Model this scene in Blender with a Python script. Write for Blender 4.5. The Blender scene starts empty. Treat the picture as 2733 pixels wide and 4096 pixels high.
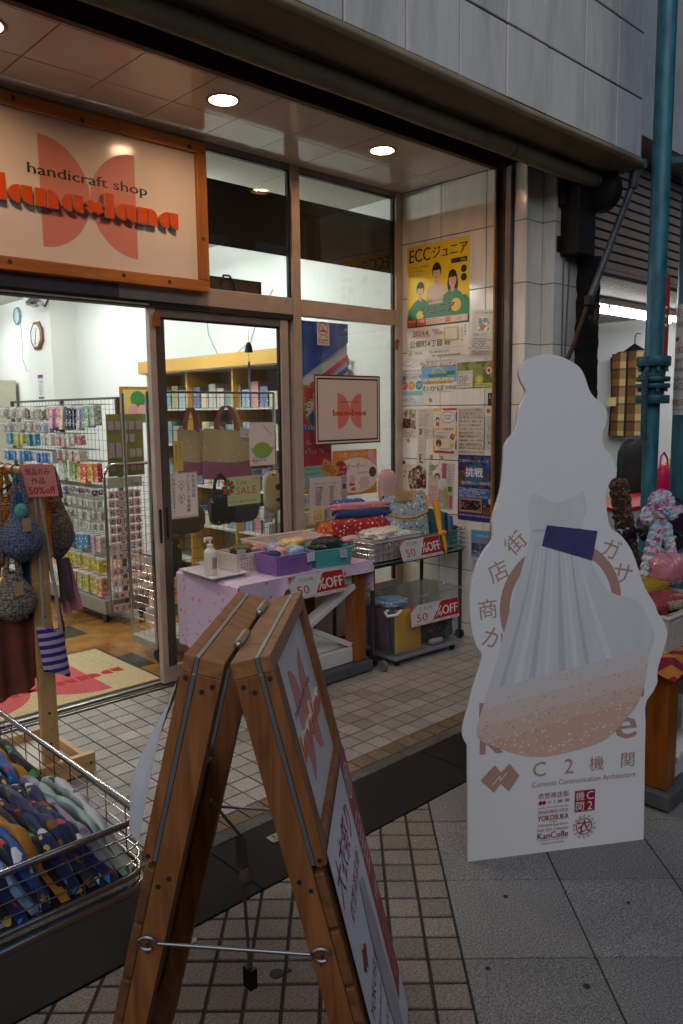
import bpy, math, random
from mathutils import Vector, Matrix
random.seed(7)
R = math.radians
sc = bpy.context.scene
COL = sc.collection
# ------------------------------------------------------------------ camera, sky, sun, exposure
cam = bpy.data.cameras.new('camera'); camo = bpy.data.objects.new('camera', cam); COL.objects.link(camo)
YAW, PIT, ROL = .7601, -.1279, -.0110
f_ = Vector((math.sin(YAW)*math.cos(PIT), math.cos(YAW)*math.cos(PIT), math.sin(PIT)))
r_ = Vector((math.cos(YAW), -math.sin(YAW), 0)); u_ = r_.cross(f_)
r2, u2 = r_*math.cos(ROL)+u_*math.sin(ROL), -r_*math.sin(ROL)+u_*math.cos(ROL)
camo.matrix_world = Matrix(((r2.x, u2.x, -f_.x, 0), (r2.y, u2.y, -f_.y, 0), (r2.z, u2.z, -f_.z, 1.5), (0, 0, 0, 1)))
cam.sensor_fit = 'HORIZONTAL'; cam.sensor_width = 36; cam.lens = 36*3145/2733
cam.clip_start = .05; cam.clip_end = 600
sc.camera = camo
w = bpy.data.worlds.new('World'); sc.world = w; w.use_nodes = True
nt = w.node_tree; bg = nt.nodes['Background']
sky = nt.nodes.new('ShaderNodeTexSky'); sky.sky_type = 'NISHITA'; sky.sun_disc = False
sky.sun_elevation = R(38); sky.sun_rotation = R(224); sky.air_density = 1; sky.dust_density = .6
nt.links.new(sky.outputs[0], bg.inputs[0]); bg.inputs[1].default_value = .055
sun = bpy.data.lights.new('sun', 'SUN'); suno = bpy.data.objects.new('sun', sun); COL.objects.link(suno)
sun.energy = .85; sun.angle = R(60); sun.color = (1, .95, .9)
suno.rotation_euler = Vector((.55, .55, -.62)).to_track_quat('-Z', 'Y').to_euler()
vs = sc.view_settings; vs.view_transform = 'Standard'; vs.look = 'None'; vs.gamma = 1; vs.exposure = .2
sc.render.engine = 'CYCLES'; cy = sc.cycles
cy.max_bounces = 7; cy.diffuse_bounces = 3; cy.glossy_bounces = 3; cy.transmission_bounces = 4; cy.transparent_max_bounces = 14
cy.caustics_reflective = False; cy.caustics_refractive = False; cy.sample_clamp_indirect = 4
try: cy.use_denoising = True
except Exception: pass
# ------------------------------------------------------------------ materials
MATS = {}
def srgb(h):
    c = [int(h[i:i+2], 16)/255 for i in (0, 2, 4)]
    return tuple((x/12.92 if x < .04045 else ((x+.055)/1.055)**2.4) for x in c)
def base(name):
    m = bpy.data.materials.new(name); m.use_nodes = True
    return m, m.node_tree, m.node_tree.nodes['Principled BSDF']
def nd(t, typ, **k):
    n = t.nodes.new(typ)
    for a, v in k.items():
        if a in n.inputs: n.inputs[a].default_value = v
        else: setattr(n, a, v)
    return n
def coords(t, scale=(1, 1, 1), rot=(0, 0, 0), src='Object'):
    tc = t.nodes.new('ShaderNodeTexCoord'); mp = t.nodes.new('ShaderNodeMapping')
    mp.inputs['Scale'].default_value = scale; mp.inputs['Rotation'].default_value = rot
    t.links.new(tc.outputs[src], mp.inputs[0]); return mp.outputs[0]
def ramp(t, fac, stops):
    r = t.nodes.new('ShaderNodeValToRGB'); e = r.color_ramp.elements
    e[0].position, e[0].color = stops[0][0], (*stops[0][1], 1); e[1].position, e[1].color = stops[-1][0], (*stops[-1][1], 1)
    for p, c in stops[1:-1]:
        x = e.new(p); x.color = (*c, 1)
    t.links.new(fac, r.inputs[0]); return r.outputs[0]
def mul(c, k): return tuple(min(1, x*k) for x in c)
def bump(t, b, fac, s, d=.002):
    n = t.nodes.new('ShaderNodeBump'); n.inputs['Strength'].default_value = s; n.inputs['Distance'].default_value = d
    t.links.new(fac, n.inputs['Height']); t.links.new(n.outputs[0], b.inputs['Normal'])
def mat(key, col=None, rough=.6, metal=0, var=.12, scale=18, bmp=0, spec=.5, stretch=(1, 1, 1), alpha=1, coat=0):
    if key in MATS: return MATS[key]
    if isinstance(col, str): col = srgb(col)
    m, t, b = base(key); MATS[key] = m
    b.inputs['Roughness'].default_value = rough; b.inputs['Metallic'].default_value = metal
    b.inputs['Specular IOR Level'].default_value = spec; b.inputs['Coat Weight'].default_value = coat
    if var or bmp:
        n = nd(t, 'ShaderNodeTexNoise', Scale=scale, Detail=4); t.links.new(coords(t, stretch), n.inputs['Vector'])
        t.links.new(ramp(t, n.outputs[0], [(.3, mul(col, 1-var)), (.7, mul(col, 1+var))]), b.inputs['Base Color'])
        if bmp: bump(t, b, n.outputs[0], bmp)
    else: b.inputs['Base Color'].default_value = (*col, 1)
    b.inputs['Alpha'].default_value = alpha
    return m
def ink(col):
    k = 'ink_'+col
    return mat(k, col, rough=.55, var=0)
def emit(key, col, s):
    if key in MATS: return MATS[key]
    m = bpy.data.materials.new(key); m.use_nodes = True; t = m.node_tree; t.nodes.remove(t.nodes['Principled BSDF'])
    e = nd(t, 'ShaderNodeEmission'); e.inputs[0].default_value = (*col, 1); e.inputs[1].default_value = s
    t.links.new(e.outputs[0], t.nodes['Material Output'].inputs[0]); MATS[key] = m; return m
def glass(key, tint=(1, 1, 1), rough=0., k=1.0, dirt=0.0):
    if key in MATS: return MATS[key]
    m = bpy.data.materials.new(key); m.use_nodes = True; t = m.node_tree; t.nodes.remove(t.nodes['Principled BSDF'])
    fr = nd(t, 'ShaderNodeFresnel', IOR=1.45); tr = nd(t, 'ShaderNodeBsdfTransparent'); tr.inputs[0].default_value = (*tint, 1)
    gl = nd(t, 'ShaderNodeBsdfGlossy', Roughness=rough); mx = nd(t, 'ShaderNodeMixShader')
    mt = nd(t, 'ShaderNodeMath', operation='MULTIPLY'); mt.inputs[1].default_value = k
    t.links.new(fr.outputs[0], mt.inputs[0]); t.links.new(mt.outputs[0], mx.inputs[0]); t.links.new(tr.outputs[0], mx.inputs[1]); t.links.new(gl.outputs[0], mx.inputs[2])
    out = mx.outputs[0]
    if dirt:
        d = nd(t, 'ShaderNodeBsdfDiffuse'); d.inputs[0].default_value = (.7, .72, .75, 1); m2 = nd(t, 'ShaderNodeMixShader'); m2.inputs[0].default_value = dirt
        t.links.new(out, m2.inputs[1]); t.links.new(d.outputs[0], m2.inputs[2]); out = m2.outputs[0]
    t.links.new(out, t.nodes['Material Output'].inputs[0]); MATS[key] = m; return m
def wood(key, c1, c2, axis=2, scale=9, rough=.5, knots=True):
    if key in MATS: return MATS[key]
    m, t, b = base(key); MATS[key] = m
    s = [scale*5]*3; s[axis] = scale*.35
    v = coords(t, tuple(s)); n = nd(t, 'ShaderNodeTexNoise', Scale=1, Detail=6, Distortion=1.2); t.links.new(v, n.inputs['Vector'])
    c = ramp(t, n.outputs[0], [(.3, srgb(c1)), (.5, tuple((a+b_)/2 for a, b_ in zip(srgb(c1), srgb(c2)))), (.72, srgb(c2))])
    n2 = nd(t, 'ShaderNodeTexNoise', Scale=3.5, Detail=3); t.links.new(coords(t), n2.inputs['Vector'])
    mx = nd(t, 'ShaderNodeMix', data_type='RGBA', blend_type='MULTIPLY'); mx.inputs[0].default_value = .55
    t.links.new(c, mx.inputs[6]); t.links.new(ramp(t, n2.outputs[0], [(.3, (.6, .58, .56)), (.65, (1, 1, 1))]), mx.inputs[7])
    t.links.new(mx.outputs[2], b.inputs['Base Color']); b.inputs['Roughness'].default_value = rough
    bump(t, b, n.outputs[0], .25, .001); return m
def speck(key, cols, scale=260, rough=.7, bmp=.3, big=.25, bigs=2.2, spec=.5):
    if key in MATS: return MATS[key]
    m, t, b = base(key); MATS[key] = m; cs = [srgb(c) for c in cols]; v = coords(t, src='Object')
    tc = nd(t, 'ShaderNodeNewGeometry')
    n = nd(t, 'ShaderNodeTexNoise', Scale=scale, Detail=2, Roughness=.7); t.links.new(tc.outputs['Position'], n.inputs['Vector'])
    c = ramp(t, n.outputs[0], [(.28+.44*i/(len(cs)-1), x) for i, x in enumerate(cs)])
    n2 = nd(t, 'ShaderNodeTexNoise', Scale=bigs, Detail=5); t.links.new(tc.outputs['Position'], n2.inputs['Vector'])
    oi = nd(t, 'ShaderNodeObjectInfo')
    mx = nd(t, 'ShaderNodeMix', data_type='RGBA', blend_type='MULTIPLY'); mx.inputs[0].default_value = 1
    t.links.new(c, mx.inputs[6]); t.links.new(ramp(t, n2.outputs[0], [(.3, (1-big,)*3), (.7, (1, 1, 1))]), mx.inputs[7])
    hv = nd(t, 'ShaderNodeHueSaturation'); mr = nd(t, 'ShaderNodeMapRange'); mr.inputs[3].default_value = .8; mr.inputs[4].default_value = 1.12
    t.links.new(oi.outputs['Random'], mr.inputs[0]); t.links.new(mr.outputs[0], hv.inputs['Value']); t.links.new(mx.outputs[2], hv.inputs['Color'])
    t.links.new(hv.outputs[0], b.inputs['Base Color']); b.inputs['Roughness'].default_value = rough; b.inputs['Specular IOR Level'].default_value = spec
    bump(t, b, n.outputs[0], bmp, .0015); return m
def glaze(key, col, rough=.18, stain=.25):
    """glazed white wall tile, grimy streaks, slight tone change from tile to tile"""
    if key in MATS: return MATS[key]
    m, t, b = base(key); MATS[key] = m; col = srgb(col)
    g = nd(t, 'ShaderNodeNewGeometry'); mp = nd(t, 'ShaderNodeMapping'); mp.inputs['Scale'].default_value = (9, 9, 1.6); t.links.new(g.outputs['Position'], mp.inputs[0])
    n = nd(t, 'ShaderNodeTexNoise', Scale=1, Detail=6, Roughness=.65); t.links.new(mp.outputs[0], n.inputs['Vector'])
    c = ramp(t, n.outputs[0], [(.28, mul(col, 1-stain)), (.55, col), (.8, mul(col, 1.03))])
    oi = nd(t, 'ShaderNodeObjectInfo'); hv = nd(t, 'ShaderNodeHueSaturation'); mr = nd(t, 'ShaderNodeMapRange'); mr.inputs[3].default_value = .88; mr.inputs[4].default_value = 1.04
    t.links.new(oi.outputs['Random'], mr.inputs[0]); t.links.new(mr.outputs[0], hv.inputs['Value']); t.links.new(c, hv.inputs['Color']); t.links.new(hv.outputs[0], b.inputs['Base Color'])
    b.inputs['Roughness'].default_value = rough
    n2 = nd(t, 'ShaderNodeTexNoise', Scale=5, Detail=1); t.links.new(g.outputs['Position'], n2.inputs['Vector']); bump(t, b, n2.outputs[0], .12, .004); return m
def cloth(key, bg_, spots, scale=40, size=.32, rough=.85, rnd=.9, weave=.25, second=None):
    """printed cotton: scattered motifs on a ground colour"""
    if key in MATS: return MATS[key]
    m, t, b = base(key); MATS[key] = m; v = coords(t)
    vo = nd(t, 'ShaderNodeTexVoronoi', Scale=scale, Randomness=rnd); t.links.new(v, vo.inputs['Vector'])
    nz = nd(t, 'ShaderNodeTexNoise', Scale=scale*2.2, Detail=1); t.links.new(v, nz.inputs['Vector'])
    ad = nd(t, 'ShaderNodeMath', operation='MULTIPLY_ADD'); ad.inputs[1].default_value = .35; t.links.new(nz.outputs[0], ad.inputs[0]); t.links.new(vo.outputs['Distance'], ad.inputs[2])
    lt = nd(t, 'ShaderNodeMath', operation='LESS_THAN'); lt.inputs[1].default_value = size+.17; t.links.new(ad.outputs[0], lt.inputs[0])
    sp = [srgb(s) for s in spots]; sep = nd(t, 'ShaderNodeSeparateColor'); t.links.new(vo.outputs['Color'], sep.inputs[0])
    rp = t.nodes.new('ShaderNodeValToRGB'); rp.color_ramp.interpolation = 'CONSTANT'; e = rp.color_ramp.elements
    e[0].color = (*sp[0], 1); e[1].position = 1/len(sp); e[1].color = (*sp[1 % len(sp)], 1)
    for i, s in enumerate(sp[2:], 2):
        x = e.new(i/len(sp)); x.color = (*s, 1)
    t.links.new(sep.outputs[0], rp.inputs[0])
    mx = nd(t, 'ShaderNodeMix', data_type='RGBA'); t.links.new(lt.outputs[0], mx.inputs[0]); mx.inputs[6].default_value = (*srgb(bg_), 1); t.links.new(rp.outputs[0], mx.inputs[7])
    t.links.new(mx.outputs[2], b.inputs['Base Color']); b.inputs['Roughness'].default_value = rough; b.inputs['Sheen Weight'].default_value = .15
    n3 = nd(t, 'ShaderNodeTexNoise', Scale=60, Detail=3); t.links.new(v, n3.inputs['Vector']); bump(t, b, n3.outputs[0], weave, .004); return m
def stripes(key, c1, c2, scale, axis='X', rough=.9, rot=(0, 0, 0)):
    if key in MATS: return MATS[key]
    m, t, b = base(key); MATS[key] = m
    wv = nd(t, 'ShaderNodeTexWave', Scale=scale, wave_type='BANDS', bands_direction=axis, Distortion=.4, Detail=1); t.links.new(coords(t, rot=rot), wv.inputs['Vector'])
    t.links.new(ramp(t, wv.outputs['Fac'], [(.47, srgb(c1)), (.53, srgb(c2))]), b.inputs['Base Color']); b.inputs['Roughness'].default_value = rough
    n3 = nd(t, 'ShaderNodeTexNoise', Scale=120, Detail=3); t.links.new(coords(t), n3.inputs['Vector']); bump(t, b, n3.outputs[0], .4, .004); return m
def knit(key, c1, c2, scale=70, fuzz=.8):
    if key in MATS: return MATS[key]
    m, t, b = base(key); MATS[key] = m; v = coords(t, (1, 1, 1.4))
    vo = nd(t, 'ShaderNodeTexVoronoi', Scale=scale, Randomness=.55); t.links.new(v, vo.inputs['Vector'])
    t.links.new(ramp(t, vo.outputs['Distance'], [(.1, srgb(c1)), (.75, srgb(c2))]), b.inputs['Base Color']); b.inputs['Roughness'].default_value = .95
    iv = nd(t, 'ShaderNodeMath', operation='SUBTRACT'); iv.inputs[0].default_value = 1; t.links.new(vo.outputs['Distance'], iv.inputs[1]); bump(t, b, iv.outputs[0], fuzz, .008); return m
def photo(key, cols, scale=14):
    """a printed snapshot seen from afar: blurred patches of colour"""
    if key in MATS: return MATS[key]
    m, t, b = base(key); MATS[key] = m; vo = nd(t, 'ShaderNodeTexVoronoi', Scale=scale, feature='SMOOTH_F1', Smoothness=.35); t.links.new(coords(t), vo.inputs['Vector'])
    sep = nd(t, 'ShaderNodeSeparateColor'); t.links.new(vo.outputs['Color'], sep.inputs[0])
    t.links.new(ramp(t, sep.outputs[0], [(.2+.6*i/(len(cols)-1), srgb(c)) for i, c in enumerate(cols)]), b.inputs['Base Color']); b.inputs['Roughness'].default_value = .45; return m
# ------------------------------------------------------------------ mesh helpers
def wloc(o):
    l = Vector((0, 0, 0))
    while o: l += o.location; o = o.parent
    return l
class MB:
    def __init__(s): s.v = []; s.f = []; s.m = []; s.ms = []; s.k = 0
    def use(s, m):
        if m not in s.ms: s.ms.append(m)
        s.k = s.ms.index(m); return s
    def face(s, *ids): s.f.append(ids); s.m.append(s.k)
    def poly(s, pts):
        i = len(s.v); s.v += [tuple(p) for p in pts]; s.face(*range(i, i+len(pts))); return s
    def box(s, a, b):
        x0, y0, z0 = (min(a[i], b[i]) for i in range(3)); x1, y1, z1 = (max(a[i], b[i]) for i in range(3)); i = len(s.v)
        s.v += [(x0, y0, z0), (x1, y0, z0), (x1, y1, z0), (x0, y1, z0), (x0, y0, z1), (x1, y0, z1), (x1, y1, z1), (x0, y1, z1)]
        for q in ((0, 3, 2, 1), (4, 5, 6, 7), (0, 1, 5, 4), (1, 2, 6, 5), (2, 3, 7, 6), (3, 0, 4, 7)): s.face(*[i+j for j in q])
        return s
    def hexa(s, c):      # 8 corners: bottom 4 then top 4
        i = len(s.v); s.v += [tuple(p) for p in c]
        for q in ((0, 3, 2, 1), (4, 5, 6, 7), (0, 1, 5, 4), (1, 2, 6, 5), (2, 3, 7, 6), (3, 0, 4, 7)): s.face(*[i+j for j in q])
        return s
    def bar(s, p, q, w, h, up=(0, 0, 1)):   # rectangular bar from p to q
        p, q = Vector(p), Vector(q); d = (q-p).normalized(); a = d.cross(Vector(up))
        if a.length < 1e-4: a = d.cross(Vector((1, 0, 0)))
        a.normalize(); b = a.cross(d); a *= w/2; b *= h/2
        return s.hexa([p-a-b, p+a-b, q+a-b, q-a-b, p-a+b, p+a+b, q+a+b, q-a+b])
    def prism(s, pts, n):    # planar outline extruded by vector n
        n = Vector(n); k = len(pts); i = len(s.v); s.v += [tuple(p) for p in pts]+[tuple(Vector(p)+n) for p in pts]
        s.face(*range(i, i+k)); s.face(*range(i+2*k-1, i+k-1, -1))
        for j in range(k): s.face(i+(j+1) % k, i+j, i+k+j, i+k+(j+1) % k)
        return s
    def tube(s, pts, r, n=8, cap=True, closed=False):
        P = [Vector(p) for p in pts]; rr = r if isinstance(r, (list, tuple)) else [r]*len(P); i0 = len(s.v); ref = Vector((0, 0, 1)); N = len(P)
        for j, p in enumerate(P):
            a = P[(j-1) % N] if (closed or j) else p; b = P[(j+1) % N] if (closed or j < N-1) else p
            d = (b-a).normalized(); x = d.cross(ref)
            if x.length < .05: x = d.cross(Vector((1, 0, 0)))
            x.normalize(); y = x.cross(d).normalized()
            for k in range(n):
                t = 2*math.pi*k/n; s.v.append(tuple(p+(x*math.cos(t)+y*math.sin(t))*rr[j]))
        for j in range(N if closed else N-1):
            for k in range(n):
                a, b = i0+j*n, i0+((j+1) % N)*n; s.face(a+k, a+(k+1) % n, b+(k+1) % n, b+k)
        if cap and not closed:
            s.face(*[i0+k for k in range(n-1, -1, -1)]); s.face(*[i0+(N-1)*n+k for k in range(n)])
        return s
    def lathe(s, prof, c, n=16, ax=2, cap=True):
        i0 = len(s.v); c = Vector(c)
        for (r, z) in prof:
            for k in range(n):
                t = 2*math.pi*k/n; a, b = r*math.cos(t), r*math.sin(t)
                o = [(z, a, b), (b, z, a), (a, b, z)][ax]; s.v.append(tuple(c+Vector(o)))
        for j in range(len(prof)-1):
            for k in range(n): a, b = i0+j*n, i0+(j+1)*n; s.face(a+k, a+(k+1) % n, b+(k+1) % n, b+k)
        if cap: s.face(*[i0+k for k in range(n-1, -1, -1)]); s.face(*[i0+(len(prof)-1)*n+k for k in range(n)])
        return s
    def grid(s, fn, nu, nv, closed=False):
        i0 = len(s.v)
        for j in range(nv+1):
            for i in range(nu+(0 if closed else 1)): s.v.append(tuple(fn(i/nu, j/nv)))
        wd = nu if closed else nu+1
        for j in range(nv):
            for i in range(nu): s.face(i0+j*wd+i, i0+j*wd+(i+1) % wd, i0+(j+1)*wd+(i+1) % wd, i0+(j+1)*wd+i)
        return s
    def blob(s, c, rad, n=14, m=10, nz=.06, sq=1.0):
        ph = [random.random()*6 for _ in range(6)]
        def fn(u, v):
            t, p = u*2*math.pi, (v-.5)*math.pi
            k = 1+nz*(math.sin(3*t+ph[0])*math.cos(2*p+ph[1])+.6*math.sin(5*t+ph[2]+4*p))
            g = lambda x: math.copysign(abs(x)**sq, x)
            return (c[0]+rad[0]*g(math.cos(t))*g(math.cos(p))*k, c[1]+rad[1]*g(math.sin(t))*g(math.cos(p))*k, c[2]+rad[2]*g(math.sin(p))*k)
        return s.grid(fn, n, m, True)
    def mesh(s, name, org=(0, 0, 0), smooth=None):
        me = bpy.data.meshes.new(name); o = Vector(org)
        me.from_pydata([tuple(Vector(p)-o) for p in s.v], [], s.f)
        for m in s.ms: me.materials.append(m)
        if len(s.ms) > 1: me.polygons.foreach_set('material_index', s.m)
        me.validate(); me.update()
        if smooth:
            me.polygons.foreach_set('use_smooth', [True]*len(me.polygons)); me.set_sharp_from_angle(angle=R(smooth))
        return me
    def build(s, name, parent=None, smooth=None, bev=0, label=None, loc=None):
        org = wloc(parent) if parent else (Vector(loc) if loc else Vector((0, 0, 0)))
        o = bpy.data.objects.new(name, s.mesh(name, org, smooth)); COL.objects.link(o)
        if parent: o.parent = parent
        elif loc: o.location = loc
        if bev:
            b = o.modifiers.new('bevel', 'BEVEL'); b.width = bev; b.segments = 2; b.limit_method = 'ANGLE'
        if label: o['label'] = label
        return o
def mb(m): return MB().use(m)
def tag(o, label, cat=None, group=None, kind=None):
    if label: o['label'] = label
    if cat: o['category'] = cat
    if group: o['group'] = group
    if kind: o['kind'] = kind
    return o
def thing(name, label, cat, loc=(0, 0, 0), group=None):
    o = bpy.data.objects.new(name, None); COL.objects.link(o); o.location = loc; o.empty_display_size = .05
    return tag(o, label, cat, group)
def struct(o): o['kind'] = 'structure'; return o
def put(me, name, loc, parent, rot=None, scl=None):
    """one more piece that shares its mesh"""
    o = bpy.data.objects.new(name, me); COL.objects.link(o)
    if parent: o.parent = parent; o.location = Vector(loc)-wloc(parent)
    else: o.location = loc
    if rot: o.rotation_euler = rot
    if scl: o.scale = scl
    return o
def copy_tree(o, loc, parent=None):
    c = o.copy(); COL.objects.link(c)
    if parent: c.parent = parent
    else: c.location = loc
    for ch in o.children: copy_tree(ch, None, c)
    return c
ORD = ['first', 'second', 'third', 'fourth', 'fifth', 'sixth', 'seventh', 'eighth', 'ninth', 'tenth', 'eleventh', 'twelfth', 'thirteenth', 'fourteenth', 'fifteenth', 'sixteenth', 'seventeenth', 'eighteenth', 'nineteenth', 'twentieth', 'twenty-first', 'twenty-second', 'twenty-third', 'twenty-fourth', 'twenty-fifth']+['%dth' % k for k in range(26, 60)]
# ------------------------------------------------------------------ lettering
_TX = {}
_TS = bpy.data.scenes.new('lettering')
def glyphs(s):
    if s in _TX: return _TX[s]
    c = bpy.data.curves.new('t', 'FONT'); c.body = s; c.size = 1; c.resolution_u = 2
    o = bpy.data.objects.new('t', c); _TS.collection.objects.link(o); _TS.view_layers[0].update(); dg = _TS.view_layers[0].depsgraph
    me = bpy.data.meshes.new_from_object(o.evaluated_get(dg))
    V = [(v.co.x, v.co.y) for v in me.vertices]; F = [tuple(p.vertices) for p in me.polygons]
    bpy.data.objects.remove(o); bpy.data.curves.remove(c); bpy.data.meshes.remove(me)
    xs = [p[0] for p in V] or [0]; ys = [p[1] for p in V] or [0]
    _TX[s] = (V, F, min(xs), max(xs), min(ys), max(ys)); return _TX[s]
class Face:
    """a flat face to print on: origin at top left, width vector, height vector (down); units are fractions of each"""
    def __init__(s, tl, wv, hv):
        s.o, s.w, s.h = Vector(tl), Vector(wv), Vector(hv); s.n = s.h.cross(s.w).normalized(); s.lay = 0; s.mb = MB()
    def at(s, a, b): return s.o+s.w*a+s.h*b+s.n*(.0004+.00007*s.lay)
    def poly(s, pts, col):
        s.lay += 1; s.mb.use(ink(col) if isinstance(col, str) else col)
        s.mb.poly([s.at(*p) for p in reversed(pts)]); return s
    def rect(s, x0, y0, x1, y1, col): return s.poly([(x0, y0), (x1, y0), (x1, y1), (x0, y1)], col)
    def disc(s, cx, cy, r, col, n=20, a0=0, a1=360, ry=None):
        k = s.w.length/s.h.length if ry is None else ry/r
        return s.poly([(cx+r*math.cos(R(a0+(a1-a0)*i/n)), cy+k*r*math.sin(R(a0+(a1-a0)*i/n))) for i in range(n if a1-a0 == 360 else n+1)], col)
    def ring(s, cx, cy, r, t, col, n=24, a0=0, a1=360):
        s.lay += 1; s.mb.use(ink(col) if isinstance(col, str) else col); k = s.w.length/s.h.length
        p = lambda q, rr: s.at(cx+rr*math.cos(q), cy+k*rr*math.sin(q))
        for i in range(n):
            a, b = R(a0+(a1-a0)*i/n), R(a0+(a1-a0)*(i+1)/n); s.mb.poly([p(a, r-t), p(b, r-t), p(b, r), p(a, r)][::-1])
        return s
    def line(s, x0, y0, x1, y1, t, col):   # t in metres
        s.lay += 1; s.mb.use(ink(col)); a, b = s.at(x0, y0), s.at(x1, y1); d = (b-a).normalized(); q = d.cross(s.n)*t/2
        s.mb.poly([a-q, b-q, b+q, a+q]); return s
    def text(s, tx, x, y, size, col, al='l', wfit=None, vert=False, rot=0, bold=0):
        """x,y: left (or centre) and middle of the line; size: cap height as a fraction of the face height; wfit: stretch to this width"""
        if vert:
            for i, ch in enumerate(tx): s.text(ch, x, y+i*size*1.25, size, col, 'c')
            return s
        V, F, x0, x1, y0, y1 = glyphs(tx)
        if not V: return s
        s.lay += 1; s.mb.use(ink(col) if isinstance(col, str) else col); H = s.h.length; W = s.w.length
        k = size*H/max(.55, min(1.0, y1-y0) if y1-y0 > .3 else .7); kx = k
        if wfit: kx = wfit*W/max(x1-x0, 1e-6)
        ox = {'l': x0, 'c': (x0+x1)/2, 'r': x1}[al]; oy = (y0+y1)/2; cw, sw = math.cos(rot), math.sin(rot); uw, uh = s.w/W, s.h/H; P = s.at(x, y)
        for off in ([0] if not bold else [0, bold]):
            i0 = len(s.mb.v)
            for (a, b) in V:
                p, q = (a-ox)*kx+off, -(b-oy)*k; s.mb.v.append(tuple(P+uw*(p*cw-q*sw)+uh*(p*sw+q*cw)+s.n*off*.05))
            for f in F: s.mb.face(*[i0+j for j in f])
        return s
    def scribble(s, x0, y0, x1, y1, rows, col, seed=0, fill=.5):
        """rows of print too small to read"""
        rnd = random.Random(seed); s.lay += 1; s.mb.use(ink(col)); dy = (y1-y0)/rows
        for r in range(rows):
            x = x0; end = x0+(x1-x0)*(.6+.4*rnd.random())
            while x < end:
                wd = (x1-x0)*(.015+.05*rnd.random()); ya = y0+r*dy+dy*.2; yb = ya+dy*fill
                if rnd.random() < .82: s.mb.poly([s.at(x, yb), s.at(min(x+wd, x1), yb), s.at(min(x+wd, x1), ya), s.at(x, ya)])
                x += wd*1.25
        return s
    def build(s, parent, name='print'): return s.mb.build(name, parent)
def sheet(name, label, cat, tl, wv, hv, m, th=.0012, group=None, curl=0, parent=None):
    """a thin rectangular sheet and the Face on its front"""
    tl, wv, hv = Vector(tl), Vector(wv), Vector(hv); n = hv.cross(wv).normalized()
    o = mb(m).prism([tl, tl+hv, tl+hv+wv, tl+wv], -n*th) if False else mb(m).hexa([tl+hv-n*th, tl+hv+wv-n*th, tl+hv+wv, tl+hv, tl-n*th, tl+wv-n*th, tl+wv, tl])
    ob = o.build(name, parent, loc=None if parent else tuple(tl+hv))
    if not parent: tag(ob, label, cat, group)
    return ob, Face(tl, wv, hv)
# ================================================================== SETTING
XS, YD, HC = 4.13, 3.74, 2.95
def clip_poly(P, n, c):      # keep n.p <= c
    out = []
    for i, p in enumerate(P):
        q = P[(i+1) % len(P)]; a, b = n[0]*p[0]+n[1]*p[1]-c, n[0]*q[0]+n[1]*q[1]-c
        if a <= 0: out.append(p)
        if a*b < 0: t = a/(a-b); out.append((p[0]+(q[0]-p[0])*t, p[1]+(q[1]-p[1])*t))
    return out
def area(P): return abs(sum(P[i][0]*P[(i+1) % len(P)][1]-P[(i+1) % len(P)][0]*P[i][1] for i in range(len(P))))/2
def in_view(p, m=.06):
    q = Vector(p)-Vector((0, 0, 1.5)); d = q.dot(f_)
    if d < .2: return False
    return abs(q.dot(r2)/d) < .4345+m and abs(q.dot(u2)/d) < .6512+m
GROUT = mat('grout', '2e2a28', .9, var=.25, scale=30)
g = mb(mat('asphalt', (.06, .06, .062), .9, var=.2, scale=6, bmp=.3)).poly([(-300, -300, -.03), (300, -300, -.03), (300, 300, -.03), (-300, 300, -.03)]).build('ground'); struct(g)
gb = mb(GROUT).box((-1.2, -1.5, -.028), (9, 1.865, -.006)).build('pavement'); struct(gb)
E1, E2 = Vector((math.cos(R(-43.6)), math.sin(R(-43.6)))), Vector((math.cos(R(46.4)), math.sin(R(46.4))))
GA = Vector((1.857, 1.485))
GRAN = speck('granite', ['323233', '6e6d6d', '8c8b8a', 'b0aeac'], 190, .75, .35)
STT = speck('street_tile', ['5d554e', '857b73', 'a3988f'], 150, .8, .4, .3)
def paving(parent, mt, i0, i1, j0, j1, p1, p2, gap, name, lim=1.853):
    for i in range(i0, i1):
        for j in range(j0, j1):
            o = GA+E1*i*p1+E2*j*p2
            P = [tuple(o+E1*a+E2*b) for a, b in ((gap, gap), (p1-gap, gap), (p1-gap, p2-gap), (gap, p2-gap))]
            P = clip_poly(P, (0, 1), lim)
            if len(P) < 3 or area(P) < 2e-4 or not any(in_view((*p, 0)) for p in P): continue
            c = (sum(p[0] for p in P)/len(P), sum(p[1] for p in P)/len(P))
            z = random.uniform(-.0012, .0008)
            ob = mb(mt).prism([(*p, z-.014) for p in P], (0, 0, .014)).build(name, loc=(*c, 0), bev=.0025)
            ob.parent = parent
paving(gb, GRAN, 0, 9, -7, 5, .365, .3645, .0025, 'slab')
paving(gb, STT, -22, 0, -14, 13, .0975, .0911, .0048, 'tile')
# dark stone strip and its edging
ks = mb(GROUT).box((-1.2, 1.858, -.02), (6, 2.236, -.006)).build('kerb'); struct(ks)
BLK = speck('black_stone', ['1c1816', '262120', '332d2a'], 330, .8, .15, .35, 1.4, .15)
EDG = speck('kerb_edge_stone', ['3a3430', '55504a', '6c665f'], 90, .85, .4, .5, 9)
for k in range(-1, 4): mb(BLK).box((.279+1.128*k+.003, 1.860, -.02), (.279+1.128*(k+1)-.003, 2.17, 0)).build('slab', ks, bev=.002)
for k in range(-2, 9): mb(EDG).box((.05+.6*k+.002, 2.1725, -.02), (.05+.6*(k+1)-.002, 2.234, .004)).build('edging', ks, bev=.004)
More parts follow.
